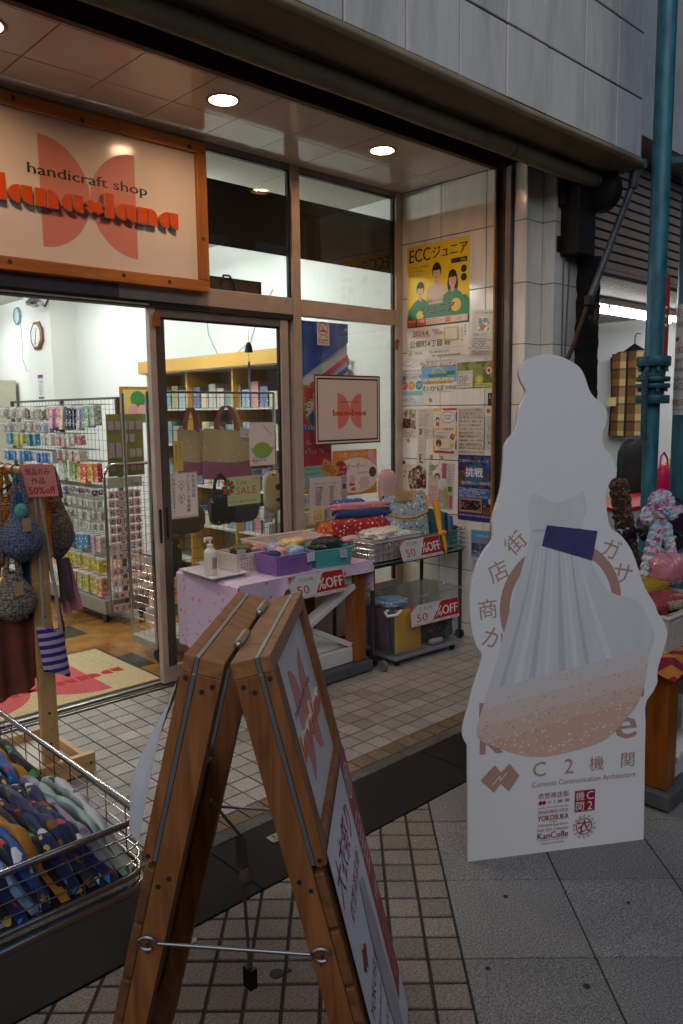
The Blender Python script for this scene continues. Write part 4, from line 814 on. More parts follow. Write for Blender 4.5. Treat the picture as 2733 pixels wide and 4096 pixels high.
F.scribble(.18, .29, .42, .88, 8, '5a4e48', 2, .45).scribble(.62, .29, .78, .88, 8, '5a4e48', 5, .45); F.build(o)
o, F = win_sheet(3.545, 1.083, .05, .205, 'b8aaa8', 'narrow side leaflet behind the price table sheet', -.02, y=YD-.016)
F.rect(.2, .28, .8, .45, '4a4444').scribble(.1, .05, .9, .25, 4, '6a605e', 3).scribble(.1, .5, .9, .95, 6, '8a7e7c', 5); F.build(o)
o, F = win_sheet(3.247, .886, .13, .09, 'd8c88a', 'small yellow card with red handwriting below the price table', .02, y=YD-.026)
F.text('仕上り', .28, .27, .28, 'b03a2c', 'l', wfit=.52).text('5日', .28, .68, .38, 'b03a2c', 'l', wfit=.5, bold=.001); F.build(o)
o, F = win_sheet(3.235, 1.155, .19, .12, '7fae9c', 'pale green handwritten note behind the price table sheet', .01, y=YD-.0068)
F.text('入園のチョコット案内', .06, .15, .13, '3a5a54', 'l', wfit=.75).text('回 学校まで', .06, .42, .13, '3a5a54', 'l', wfit=.6).text('入園 入学', .06, .7, .12, '3a5a54', 'l', wfit=.5); F.build(o)
o, F = win_sheet(3.40, 1.20, .15, .09, 'c08a48', 'brown kraft tag hanging behind the green note', -.45, y=YD-.0085)
F.scribble(.1, .2, .9, .8, 4, '5a3a1c', 3); F.build(o)
YI = YD+.0062
def in_sheet(*a, **k): return win_sheet(*a, y=YD-.0055, **k)
o, F = in_sheet(2.808, 1.438, .19, .256, 'dccfc6', 'supporter sticker with a green arc of lettering on the sliding door')
F.disc(.5, .62, .34, '8aa83a', ry=.16).text('supporter', .72, .2, .055, '4a443c', 'c', wfit=.45, rot=.75).ring(.5, .5, .46, .085, '5a9a4a', 22, 15, 165)
for i, ch in enumerate('認知症サポーターがいます'): 
    a = R(165-150*i/11); F.text(ch, .5+.42*math.cos(a), .5+.42*.742*math.sin(a), .06, 'dfe2d0', 'c', rot=math.pi/2-a)
F.ring(.22, .87, .1, .02, 'd8683a').scribble(.08, .86, .92, .9, 1, '4a443c', 4); F.build(o)
o, F = in_sheet(2.259, 1.172, .18, .252, 'dbd3cc', 'white notice with red border and vertical black lettering on the sliding door')
F.rect(.015, .01, .985, .018, 'b8423c'); F.rect(.015, .982, .985, .99, 'b8423c'); F.rect(.015, .01, .025, .99, 'b8423c'); F.rect(.975, .01, .985, .99, 'b8423c')
F.text('衣笠商店街', .85, .09, .085, '2a2622', 'c', vert=True).text('プレミアム商品券', .66, .09, .085, '2a2622', 'c', vert=True).ring(.41, .25, .12, .012, 'b8423c').text('A', .41, .25, .075, 'b8423c', 'c').text('券', .41, .36, .05, 'b8423c', 'c').ring(.41, .55, .12, .012, 'b8423c').text('B', .41, .55, .075, 'b8423c', 'c').text('券', .41, .66, .05, 'b8423c', 'c').text('ご利用いただけます。', .15, .07, .068, '2a2622', 'c', vert=True).text('有効期限 令和８年１月31日', .5, .955, .026, 'b8423c', 'c', wfit=.8); F.build(o)
o, F = in_sheet(2.640, 1.125, .24, .168, 'b5bb8d', 'pale green christmas sale card with red and green paper wreath', .01)
F.text("X'mas", .26, .2, .15, '4a7a4a', 'l', wfit=.32).text('SALE', .25, .5, .26, 'b04a34', 'l', wfit=.62).line(.25, .69, .9, .68, .0012, 'c08a3a').ring(.12, .87, .13, .006, '6a6a4a').text('現品限り', .12, .87, .06, 'b04a3a', 'c', wfit=.18).text('入園入学 50%OFF', .3, .87, .09, 'a84434', 'l', wfit=.58).text('12/25', .84, .12, .07, '5a5a44', 'c')
for k in range(8): 
    a = R(45*k); c = ('2f7a5c', 'b83a2c')[k % 2]; F.poly([(.03+.05*math.cos(a-.5), .35+.07*math.sin(a-.5)), (.03+.17*math.cos(a-.3), .35+.25*math.sin(a-.3)), (.03+.2*math.cos(a), .35+.29*math.sin(a)), (.03+.17*math.cos(a+.3), .35+.25*math.sin(a+.3)), (.03+.05*math.cos(a+.5), .35+.07*math.sin(a+.5))], c)
F.build(o)
o, F = in_sheet(2.293, 1.343, .059, .162, 'c3ad5a', 'yellow handwritten strip on the sliding door glass')
F.text('手動ですので', .72, .1, .07, '4a4020', 'c', vert=True).text('開けて下さい', .3, .15, .07, '4a4020', 'c', vert=True); F.build(o)
# team flag behind the window
fl = thing('team_flag', 'blue white and red sports flag with a gold-wreathed shield hung behind the window', 'flag', (3.3, 3.83, 1.37))
tl = Vector((3.24, 3.835, 2.068))
def flg(u, v): return (tl.x+.47*u, tl.y+.008*math.sin(9*u+3*v), tl.z-.70*v-.01*u)
mb(mat('flag_white', 'd9dde2', .7, var=.05)).grid(flg, 10, 10).build('cloth', fl, 60)
F = Face(tl+Vector((0, -.012, 0)), (.47, 0, 0), (0, 0, -.70))
F.poly([(0, 0), (1, 0), (1, .17), (.0, .56)], '2f62c4').poly([(1, .28), (1, .33), (.28, .61), (.28, .56)], 'd63a44').poly([(1, .38), (1, .43), (.28, .71), (.28, .66)], '3568cc').poly([(1, .56), (1, 1), (0, 1), (0, .80), (.45, .76)], 'cf2638')
F.poly([(.13, .57), (.57, .60), (.56, .78), (.48, .9), (.33, .99), (.18, .88), (.13, .74)], 'b8962c').poly([(.155, .59), (.55, .62), (.54, .775), (.46, .885), (.33, .965), (.2, .87), (.155, .74)], 'f0f2f6').poly([(.155, .59), (.55, .62), (.17, .75)], 'cc3846').poly([(.54, .7), (.54, .775), (.46, .885), (.33, .965), (.2, .87)], '3568cc').rect(.33, .66, .365, .84, 'd8b43a').rect(.26, .70, .44, .725, 'd8b43a').ring(.348, .66, .035, .012, 'd8b43a', 12).disc(.24, .76, .035, '2a2a2e').disc(.24, .76, .02, 'f0f2f6')
for s in (-1, 1):
    for k in range(7): F.disc(.35+s*(.28-.0*k), .60+.05*k, .034, 'd8b43a', 8, ry=.028); F.disc(.35+s*(.23-.02*k), .62+.05*k, .028, 'b8942c', 8, ry=.022)
F.poly([(0, .86), (.1, .93), (.35, .99), (.6, .97), (.6, 1.0), (.0, .99)], '3566c4').text('Yokohama', .14, .955, .05, 'd9dbe2', 'l', wfit=.5); F.build(fl)
mb(mat('flag_red', 'cf2638', .7, var=.08)).box((3.24, 3.826, 1.14), (3.55, 3.829, 1.372)).build('lower_band', fl)
F = Face((3.24, 3.826, 1.372), (.31, 0, 0), (0, 0, -.232)); F.text('は、横浜F', .3, .3, .16, 'd9cfd2', 'l', wfit=.5).text('r Your Fe', .27, .55, .15, 'd9cfd2', 'l', wfit=.5); F.build(fl)
mb(mat('eyelet', 'b0b0b0', .3, .8, var=0)).lathe([(.008, 0), (.011, -.002), (.008, -.003)], (3.685, 3.818, 2.03), 12, 1).build('eyelet', fl)
# ================================================================== CUT-OUT BOARD (the printed figure itself is left out)
OUT = [(-.001, 0), (-.007, .405), (-.02, .427), (-.025, .455), (-.019, .488), (-.002, .549), (.013, .609), (.04, .701), (.019, .743), (.006, .783), (-.002, .837), (-.004, .896), (.001, .951), (.016, 1.004), (.04, 1.051), (.066, 1.083), (.069, 1.121), (.066, 1.145), (.073, 1.178), (.09, 1.23), (.097, 1.268), (.101, 1.314), (.103, 1.352), (.104, 1.38), (.112, 1.398), (.134, 1.426), (.144, 1.454), (.148, 1.491), (.158, 1.518), (.173, 1.551), (.167, 1.567), (.154, 1.588), (.149, 1.61), (.155, 1.633), (.18, 1.654), (.214, 1.665), (.247, 1.669), (.29, 1.661), (.331, 1.643), (.357, 1.624), (.373, 1.596), (.387, 1.561), (.406, 1.535), (.438, 1.511), (.453, 1.483), (.45, 1.45), (.437, 1.412), (.448, 1.373), (.473, 1.344), (.487, 1.31), (.483, 1.281), (.463, 1.247), (.456, 1.218), (.463, 1.169), (.478, 1.112), (.517, 1.083), (.557, 1.032), (.586, .965), (.611, .903), (.649, .847), (.665, .811), (.689, .778), (.703, .738), (.693, .689), (.678, .638), (.671, .602), (.673, .57), (.657, .535), (.636, .507), (.63, .474), (.634, .431), (.636, .334), (.645, 0)]
def smooth_closed(P, keep, n=3):
    out = []; N = len(P)
    for i in range(N):
        p0, p1, p2, p3 = P[i-1], P[i], P[(i+1) % N], P[(i+2) % N]
        if i in keep or (i+1) % N in keep: out.append(p1); continue
        for k in range(n):
            t = k/n; out.append(tuple(.5*((2*b)+(c-a)*t+(2*a-5*b+4*c-d)*t*t+(-a+3*b-3*c+d)*t**3) for a, b, c, d in zip(p0, p1, p2, p3)))
    return out
SO = smooth_closed(OUT, {0, 1, len(OUT)-1, len(OUT)-2, len(OUT)-3})
SU = Vector((.846, -.534, 0)); SN = Vector((-.534, -.846, 0)); S0 = Vector((1.992, 1.496, 0))
BW = mat('board_white', 'e6e6ea', .35, var=.015, scale=2)
st = thing('cutout_board', 'tall wavy-edged white promotional cut-out board standing on the granite paving', 'display board', tuple(S0+SU*.32))
def sp3(p, off=0): return S0+SU*p[0]+Vector((0, 0, p[1]))+SN*off
mb(BW).prism([sp3(p) for p in SO], -SN*.006).build('board', st)
fo = [tuple(p) for p in SO]
# foam edge seen as a thin rim, and the strut behind
mb(mat('foam_edge', 'c3bdb4', .8, var=.05)).prism([sp3(p, -.0062) for p in SO], -SN*.009).build('foam_core', st)
mb(mat('strut_card', 'b8b2a8', .8, var=.05)).prism([sp3((.25, .0), -.016), sp3((.25, .9), -.016), sp3((.25, 0), -.016)-SN*.32], SU*.006).prism([sp3((.42, .0), -.016), sp3((.42, .9), -.016), sp3((.42, 0), -.016)-SN*.32], SU*.006).build('strut', st)
F = Face(S0+Vector((0, 0, 1)), SU*1, (0, 0, -1))     # metres: u, 1-z
def Z(p): return (p[0], 1-p[1])
TC = 'b58d80'
# pale rings and lettering of the background
F.ring(.311, 1-.86, .215, .034, TC, 40, 95, 268)
F.ring(.311, 1-.86, .215, .034, TC, 16, -60, 20)
for ch, u_c, z_c, rr in (('店', .088, .985, -.42), ('商', .055, .863, -.1), ('か', .078, .765, .35), ('ガ', .483, 1.04, .35), ('サ', .528, .955, .2), ('街', .145, 1.075, -.75)): F.text(ch, u_c, 1-z_c, .066, TC, 'c', rot=rr)
F.text('K', .033, 1-.418, .09, TC, 'l', wfit=.075, bold=.008).text('e', .557, 1-.417, .088, TC, 'c', wfit=.078, bold=.006).text('n', .60, 1-.545, .05, TC, 'c', bold=.006).rect(.03, 1-.55, .045, 1-.495, TC)
# plain generic stand-in for the printed artwork: a soft bell of pale grey with a peach lace hem, a violet block
G1 = mat('art_white', 'd8d9df', .4, var=.05, scale=3, stretch=(6, 6, .8)); G3 = mat('art_violet', '4a4578', .4, var=.15, scale=14)
def lace(k, bg_): return cloth('art_lace%d' % k, bg_, ['d09a80', 'dcd4d4', 'd6a48c', 'e0dcdf'], 75, .20+.035*k, .5, .75, 0)
BELL = [(.200, 1.235), (.245, 1.215), (.29, 1.20), (.335, 1.215), (.378, 1.235), (.392, 1.18), (.372, 1.11), (.41, 1.01), (.475, .90), (.585, .86), (.63, .79), (.655, .735), (.635, .66), (.625, .575), (.60, .50), (.562, .455), (.488, .385), (.352, .352), (.223, .348), (.10, .39), (.022, .441), (.05, .56), (.085, .68), (.135, .87), (.178, 1.02), (.198, 1.11), (.186, 1.18)]
SB_ = smooth_closed(BELL, {0, 4}, 3); F.poly([Z(p) for p in SB_], G1)
G5 = mat('art_fold', 'c3c5ce', .4, var=.03, scale=3); G6 = mat('art_light', 'e2e3e8', .4, var=.02, scale=3)
for k in range(8):
    a0 = .214+.020*k; b0 = .05+.066*k; w_ = .018+.006*((k*5) % 3); zb = .45+.02*((k*7) % 3)+(.10 if k > 6 else 0); n = 8
    cur = lambda t: a0+(b0-a0)*(t**1.25); F.poly([Z((cur(i/n), 1.08+(zb-1.08)*i/n)) for i in range(n+1)]+[Z((cur(i/n)+.003+w_*(i/n), 1.08+(zb-1.08)*i/n)) for i in range(n, -1, -1)], (G5, G6)[k % 2])
for k, (lo, bgc) in enumerate(((.60, 'd8d2d2'), (.54, 'd9c8c0'), (.48, 'd8bdae'), (.425, 'd6b09c'))):
    cut = clip_poly([(p[0], p[1]) for p in SB_], (-.18, 1), lo-.02); F.poly([Z(p) for p in cut], lace(k, bgc))
F.line(.205, 1-1.112, .375, 1-1.112, .004, 'b5b8c2')
F.poly([Z(p) for p in [(.252, 1.128), (.431, 1.102), (.415, 1.004), (.236, 1.061)]], G3)
# logo and small print
for du in (0, .052): F.poly([Z(p) for p in [(.037+du, .284), (.086+du, .333), (.122+du, .286), (.086+du, .236)]], TC)
F.line(.078, 1-.262, .105, 1-.292, .003, 'e2e2e6').line(.105, 1-.292, .105, 1-.275, .003, 'e2e2e6').line(.105, 1-.275, .13, 1-.302, .003, 'e2e2e6')
for ch, u_c in (('C', .245), ('2', .352), ('機', .455), ('関', .571)): F.text(ch, u_c, 1-.302, .052, TC, 'c')
F.text('Contents Communication Architecture', .219, 1-.249, .019, TC, 'l', wfit=.383)
RD = '8f1f2b'
for tx, z, hh, wf in (('衣笠商店街', .205, .021, .112), ('C 2 機 関', .181, .012, .078), ('Operation YOKOSUKA Expedition', .162, .0075, .112), ('URAGA BRICK DOCK', .147, .012, .112), ('YOKOSUKA', .125, .019, .112), ('chinjufu', .110, .007, .03), ('YOKOSUKA Naval District', .099, .0085, .112), ('Fleet Girls Collection', .083, .0095, .112), ('KanColle', .062, .023, .112), ('© C2 Architecture All Rights Reserved.', .045, .006, .11), ('© DMM / C2 / KADOKAWA', .034, .006, .085)):
    F.text(tx, .299 if tx[0] != 'C' else .318, 1-z, hh, RD, 'c', wfit=wf, bold=.0008 if tx in ('YOKOSUKA', 'KanColle') else 0)
for du in (0, .012): F.poly([(.243+du, 1-.181), (.252+du, 1-.190), (.261+du, 1-.181), (.252+du, 1-.172)], RD)
F.rect(.377, 1-.210, .451, 1-.134, RD).text('機', .396, 1-.190, .032, 'e2dcdc', 'c').text('C', .433, 1-.190, .03, 'e2dcdc', 'c').text('関', .396, 1-.153, .032, 'e2dcdc', 'c').text('2', .433, 1-.153, .03, 'e2dcdc', 'c')
F.ring(.414, 1-.079, .030, .003, RD, 28).text('衣', .414, 1-.079, .047, RD, 'c', bold=.001)
for i, ch in enumerate('キヌガサ商店街キヌガサ商店街'):
    a = R(-90+360*i/14); F.text(ch, .414+.038*math.cos(a), 1-.079+.038*math.sin(a), .0105, RD, 'c', rot=a+math.pi/2)
F.build(st)
# ================================================================== A-FRAME SIGN IN THE FOREGROUND
AF = thing('a_frame_sign', 'tall hinged wooden A-frame sign standing open on the paving', 'A-frame sign', (.95, 1.25, 0))
GA_ = Vector((math.sin(R(47.3)), math.cos(R(47.3)), 0)); SA = Vector((GA_.y, -GA_.x, 0)); AH = 1.075; A0 = Vector((.748, 1.073, AH)); LEN = .470
WA = wood('cedar', '70401e', 'a2683a', 2, 7, .55); WAt = wood('cedar_top', '845330', 'b07c4e', 1, 7, .5); WAd = wood('cedar_slat', '5e3a20', '8a5a36', 1, 7, .6)
SPR = .2425; TH = .064   # lean of each leaf, thickness
def ap_(side, t, n, g_):
    """point on a leaf: t metres below the ridge along z, n outward across the thickness (0 inner, 1 outer), g_ along the ridge"""
    k = 1/math.sqrt(1+SPR*SPR); o = A0+GA_*g_
    dn = (SA*side*SPR-Vector((0, 0, 1)))*k; nr = (SA*side+Vector((0, 0, SPR)))*k
    return o+SA*side*.004+dn*t+nr*(n*TH)
def abox(m, side, t0, t1, n0, n1, g0, g1):
    c = [ap_(side, t, n, g_) for t in (t1, t0) for g_, n in ((g0, n0), (g1, n0), (g1, n1), (g0, n1))]
    return m.hexa(c)
LL = AH*math.sqrt(1+SPR*SPR)-.014
CH = mat('alu_strip', 'a9adb0', .35, .8, var=.05); SCR = mat('screw', '4a4f55', .4, .7, var=.1); 
for side, nm in ((-1, 'left'), (1, 'right')):
    lf = bpy.data.objects.new('leaf', None); COL.objects.link(lf); lf.parent = AF
    def pb(m, name, bev=.0015): return m.build(name, lf, bev=bev)
    for g0, g1 in ((0, .045), (LEN-.045, LEN)):
        pb(abox(mb(WA), side, .03, LL, 0, .68, g0, g1), 'post')
        pb(abox(mb(WA), side, .03, .39, .82, 1.12, g0, g1), 'upper_batten')
        pb(abox(mb(CH), side, .03, .385, .69, .81, g0-.001, g1+.001), 'metal_strip', .0005)
    pb(abox(mb(WAt), side, 0, .0295, 0, .68, 0, LEN), 'top_rail')
    pb(abox(mb(WAt), side, 0, .0295, .82, 1.12, 0, LEN), 'top_rail')
    pb(abox(mb(CH), side, -.001, .0293, .69, .81, 0, LEN), 'metal_strip', .0005)
    pb(abox(mb(WA), side, .355, .39, .82, 1.12, .0455, LEN-.0455), 'lower_rail')
    pb(abox(mb(WAd), side, LL-.16, LL-.10, .05, .6, .0455, LEN-.0455), 'cross_rail')
    for k in range(6):
        pb(abox(mb(WAd), side, .402+k*.112, .402+k*.112+.105, .69, .98, .0, LEN), 'slat', .003)
    for t, n in ((.045, .2), (.058, .45), (.04, .95), (.41, .25), (.43, .5), (.378, .96)):
        p = ap_(side, t, n, 0); mb(SCR).lathe([(.0048, 0), (.0048, .0012), (.002, .0014), (.001, .0006)], (0, 0, 0), 10, 0)
        m_ = mb(SCR); ring_ = [p-GA_*.0015+(SA*math.cos(a)+Vector((0, 0, math.sin(a))))*.0045 for a in [k*math.pi/5 for k in range(10)]]; m_.prism(ring_, GA_*.0015).build('screw', lf)
    if side == 1:
        pn = abox(mb(mat('panel_white', 'd6d6d6', .3, var=.03)), 1, .03, .355, .86, .93, .0455, LEN-.0455).build('sign_panel', lf)
        p0 = ap_(1, .03, .93, LEN-.0455); wv = ap_(1, .03, .93, .0455)-p0; hv = ap_(1, .355, .93, LEN-.0455)-p0
        # seen from outside the right-hand end of the board is the near end
        tl_, wv_ = ap_(1, .03, .93, .0455), ap_(1, .03, .93, LEN-.0455)-ap_(1, .03, .93, .0455)
        FF = Face(tl_, wv_, hv)
        if FF.n.dot(SA) < 0: FF = Face(p0, wv, hv)
        wl, hl = FF.w.length, FF.h.length
        butterfly(FF, .28*wl, .72*wl, -.16*hl, -.84*hl, 'd9837c', f=lambda a, b: (a/wl, -b/hl))
        FF.text('handicraft shop', .2, .40, .06, '23281f', 'l', wfit=.6); FF.build(lf)
        nrm = FF.n
        for ch, P in word('lanaxlana', 1.0)[0]:
            m_ = MB()
            for p in P:
                pts = [FF.at(.08+.84*a/WL2, .63-.105*b)+nrm*.006 for a, b in p]
                m_.use(ORS); i0 = len(m_.v); n = len(pts); m_.v += [tuple(q) for q in pts]+[tuple(q-nrm*.008) for q in pts]
                for j in range(n): m_.face(i0+j, i0+(j+1) % n, i0+n+(j+1) % n, i0+n+j)
                m_.use(OR).poly([q+nrm*.0003 for q in pts])
            m_.build('raised_letter', lf)
# hinges on the ridge
for g_ in (.10, .33):
    mb(mat('steel', '9a9a98', .3, .85, var=.1)).tube([A0+GA_*g_+Vector((0, 0, .004)), A0+GA_*(g_+.075)+Vector((0, 0, .004))], .0085, 12).blob(tuple(A0+GA_*g_+Vector((0, 0, .004))), (.009, .009, .009), 8, 6, 0).build('hinge', AF, 50)
# hook bars holding the leaves apart
for g_, nm in ((-.010, 0), (LEN+.010, 1)):
    a, b = ap_(-1, .535, .45, g_), ap_(1, .545, .35, g_)
    m_ = mb(mat('zinc', '8e9296', .35, .85, var=.1)).tube([a+SA*.02, b-SA*.02], .0035, 8)
    for c in (a, b): m_.tube([c+SA*.016*math.cos(t)+Vector((0, 0, .012*math.sin(t))) for t in [k*math.pi/6 for k in range(11)]], .0032, 6).tube([c+Vector((0, 0, -.02)), c+Vector((0, 0, .0)), c+GA_*.012], .003, 6)
    m_.build('hook_bar', AF, 50)
# poster on the right leaf
def leaf_pt(t, g_, n=1.02): return ap_(1, t, n, g_)
pst = thing('festival_poster', 'long white and red festival poster taped to the right leaf of the A-frame sign', 'poster', tuple(leaf_pt(1.02, .3)))
p_tl, p_tr, p_bl = leaf_pt(.375, .015, 1.16), leaf_pt(.375, LEN-.008, 1.16), leaf_pt(1.045, .015, 1.03)
FF = Face(p_tl, p_tr-p_tl, p_bl-p_tl)
if FF.n.dot(SA) < 0: FF = Face(p_tr, p_tl-p_tr, p_bl-p_tl); 
mb(mat('poster_gloss', 'dcdce2', .3, var=.02)).poly([FF.o, FF.o+FF.h, FF.o+FF.h+FF.w, FF.o+FF.w]).poly([FF.o+FF.w-FF.n*.0008, FF.o+FF.h+FF.w-FF.n*.0008, FF.o+FF.h-FF.n*.0008, FF.o-FF.n*.0008]).build('paper', pst)
FF.rect(.77, 0, 1, .86, 'a8323c').ring(.885, .09, .09, .012, 'dcc8cc').text('衣', .885, .09, .085, 'e2d4d8', 'c', wfit=.11).text('大衣祭り', .35, .13, .12, RD, 'c', wfit=.62).text('衣笠商店街', .40, .26, .055, '9a4a52', 'c', wfit=.5).scribble(.8, .2, .97, .42, 7, 'dcc8cc', 3, .5)
FF.poly([(.12, .41), (.19, .375), (.24, .40), (.17, .44)], RD).poly([(.17, .42), (.24, .385), (.30, .41), (.22, .45)], RD)
for tx, y, hh, wf in (('YOKOSUKA', .52, .045, .5), ('YOKOSUKA Naval District', .60, .022, .42), ('URAGA BRICK DOCK', .69, .026, .5), ('Fleet Girls Collection', .80, .026, .5), ('KanColle', .86, .055, .42), ('KINUGASA', .95, .045, .6)): FF.text(tx, .06, y, hh, RD, 'l', wfit=wf)
FF.text('大感謝', .885, .5, .055, 'e2d4d8', 'c', wfit=.14).scribble(.8, .6, .97, .8, 6, 'c88a90', 6, .4)
# the printed figure is left out; a soft grey patch keeps the tone of the sheet
FF.poly([(.50, .30), (.62, .33), (.66, .5), (.72, .8), (.70, .97), (.55, .97), (.46, .7), (.45, .45)], mat('art_mauve', 'b3a8ac', .4, var=.12, scale=5))
FF.build(pst)
# white sheet hung on the left leaf
ws = thing('white_sheet', 'curled white paper sheet hanging from the outer side of the left leaf', 'paper', tuple(ap_(-1, .36, 1.3, .2)))
def wsf(u, v):
    t = .06+.30*v; cu = .012*v+.105*u*(v**.8)*(1-.3*v*u)-.03*max(0, v-.75)*u*4; return ap_(-1, t, 1.18, .004+.12*u)+SA*-1*(cu+.006*math.sin(5*u+4*v))+Vector((0, 0, -.03*u*v))
mb(mat('sheet_white', 'd2d2d8', .5, var=.02)).grid(wsf, 12, 14).build('sheet', ws, 60)
# strap hanging inside
stp = thing('hanging_strap', 'grey fabric strap with a bulldog clip dangling inside the A-frame sign', 'strap', tuple(A0+GA_*.25+Vector((0, 0, -.75))))
s0 = ap_(-1, .36, -.05, .20); s1 = A0+GA_*.22+SA*-.03+Vector((0, 0, -.44)); s2 = s1+Vector((0, 0, -.29))+SA*.01
SM = mat('strap_fabric', '4a403c', .9, var=.25, scale=40)
mb(SM).bar(s0, s1, .012, .004).bar(s1, s1+Vector((0, 0, -.06)), .022, .012).bar(s1+Vector((0, 0, -.06)), s2, .008, .003, (1, 0, 0)).build('strap', stp)
mb(mat('knot_fabric', '5a4a44', .95, var=.3, scale=60)).blob(tuple(s1+Vector((0, 0, -.085))+SA*.006), (.016, .014, .02), 10, 8, .2).build('knot', stp, 60)
mb(mat('clip_black', '1c1917', .5, .3, var=.1)).bar(s2, s2+Vector((0, 0, -.045)), .028, .018).tube([s2+Vector((0, 0, .01)), s2+Vector((.01, .005, -.03)), s2+Vector((.012, .006, -.06))], .003, 6).build('clip', stp, bev=.003)
# ================================================================== DISPLAY TABLES
POST = wood('varnished_post', '7a3f10', '9c5a1e', 2, 6, .3); WPT = mat('white_paint_wood', 'c9c6be', .5, var=.08, scale=10); PLN = mat('plinth_grey', '4d4f52', .6, var=.15)
def xtable(label, x0, y0, x1, y1, h):
    t = thing('display_table', label, 'table', ((x0+x1)/2, (y0+y1)/2, 0), 'wooden display tables with white cross braces')
    for x in (x0, x1-.085):
        for y in (y0, y1-.085): mb(POST).box((x, y, .075), (x+.085, y+.085, h)).build('post', t, bev=.004)
    mb(PLN).box((x0-.03, y0-.03, .012), (x1+.03, y1+.03, .072)).build('plinth', t, bev=.006)
    for z0, z1 in ((.076, .16), (h-.11, h-.005)):
        mb(WPT).box((x0+.088, y0+.02, z0), (x1-.088, y0+.055, z1)).build('rail', t, bev=.003)
        mb(WPT).box((x0+.02, y0+.088, z0), (x0+.055, y1-.088, z1)).build('rail', t, bev=.003)
    mb(WPT).bar((x0+.088, y0+.03, .17), (x1-.088, y0+.03, h-.12), .03, .075, (0, 1, 0)).build('brace', t, bev=.003)
    mb(WPT).bar((x0+.088, y0+.062, h-.12), (x1-.088, y0+.062, .17), .03, .075, (0, 1, 0)).build('brace', t, bev=.003)
    mb(WPT).bar((x0+.03, y0+.088, .17), (x0+.03, y1-.088, h-.12), .03, .075, (1, 0, 0)).build('brace', t, bev=.003)
    mb(WPT).box((x0+.06, y0+.06, .16), (x1-.06, y1-.06, .175)).build('lower_shelf', t)
    mb(WPT).box((x0+.003, y0+.003, h+.0005), (x1-.003, y1-.003, h+.012)).build('table_top', t, bev=.003)
    return t
TZ = .655
xtable('wooden table with white cross braces standing in front of the window', 2.24, 3.10, 3.13, 3.62, TZ-.014)
tcl = thing('flowery_tablecloth', 'lilac cloth with small pastel hearts draped over the table by the window', 'tablecloth', (2.6, 3.3, .3))
HEART = cloth('lilac_hearts', 'c0a8c2', ['c8567f', 'd0b85a', '8a6cb8', '86a8d0', 'c8709c', 'c0a8c2'], 24, .27, .85, .95)
def tcf(u, v):     # unrolled: left drop, top, with ripple
    x0, x1 = 2.225, 3.16; s_ = u*(.40+.935+.18); y = 3.075+.56*v
    if s_ < .40: d = .40-s_; return (x0-.006-.012*math.sin(11*v+2*d)*d/.4-.02*d, y+.02*d*math.sin(5*v), TZ-d)
    if s_ < 1.335: return (x0+(s_-.40), y, TZ+.0005+.001*math.sin(30*s_)*math.sin(20*v))
    d = s_-1.335; return (x1+.008+.03*d, y, TZ-d*1.0)
mb(HEART).grid(tcf, 70, 20).build('cloth_top', tcl, 50)
def tfd(u, v):
    x = 2.225+.935*u; ln = .06 if u > .30 else .06+.30*max(0, 1-(u/.30)**2)
    return (x, 3.075-.004-.012*v-.016*math.sin(22*u)*v*(1 if u < .32 else .3), TZ-ln*v+(.0 if v else .0005))
mb(HEART).grid(tfd, 60, 8).build('front_drop', tcl, 50)
# tray and pump bottle
tr = thing('enamel_tray', 'rectangular white tray with blue leaf print at the left end of the cloth-covered table', 'tray', (2.31, 3.4, TZ))
TRM = cloth('tray_print', 'c9c9cb', ['5a78a0', '7a8aa8', '5a708f'], 30, .17, .3, 1, 0)
def trf(u, v):
    a, b = 2*u-1, 2*v-1; e = max(abs(a), abs(b)); x, y = 2.305+.118*a, 3.405+.175*b; return (x+.012*b, y, TZ+.006+(.016*max(0, (e-.82)/.18)**1.5))
mb(TRM).grid(trf, 16, 16).build('dish', tr, 60); mb(mat('tray_under', 'b8b4b0', .4, var=0)).box((2.215, 3.255, TZ+.002), (2.395, 3.555, TZ+.005)).build('base', tr)
bt = thing('pump_bottle', 'white hand sanitiser pump bottle on the tray', 'bottle', (2.275, 3.385, TZ+.006))
BP = mat('bottle_white', 'd3c9c2', .35, var=.02); bc = (2.275, 3.385, TZ+.007)
mb(BP).lathe([(.030, 0), (.033, .004), (.033, .115), (.030, .128), (.017, .138), (.014, .142)], bc, 24).build('body', bt, 40)
mb(BP).lathe([(.016, .140), (.017, .158), (.012, .160), (.006, .162), (.006, .182)], bc, 18).build('collar', bt, 40)
mb(BP).box((bc[0]-.035, bc[1]-.009, bc[2]+.181), (bc[0]+.012, bc[1]+.009, bc[2]+.197)).box((bc[0]-.038, bc[1]-.005, bc[2]+.172), (bc[0]-.026, bc[1]+.005, bc[2]+.185)).build('pump_head', bt, bev=.004)
mb(mat('bottle_label', '8a8484', .5, var=.2, scale=60)).grid(lambda u, v: (bc[0]+.0334*math.cos(R(250+70*u)), bc[1]+.0334*math.sin(R(250+70*u)), bc[2]+.035+.06*v), 8, 1).build('label_print', bt)
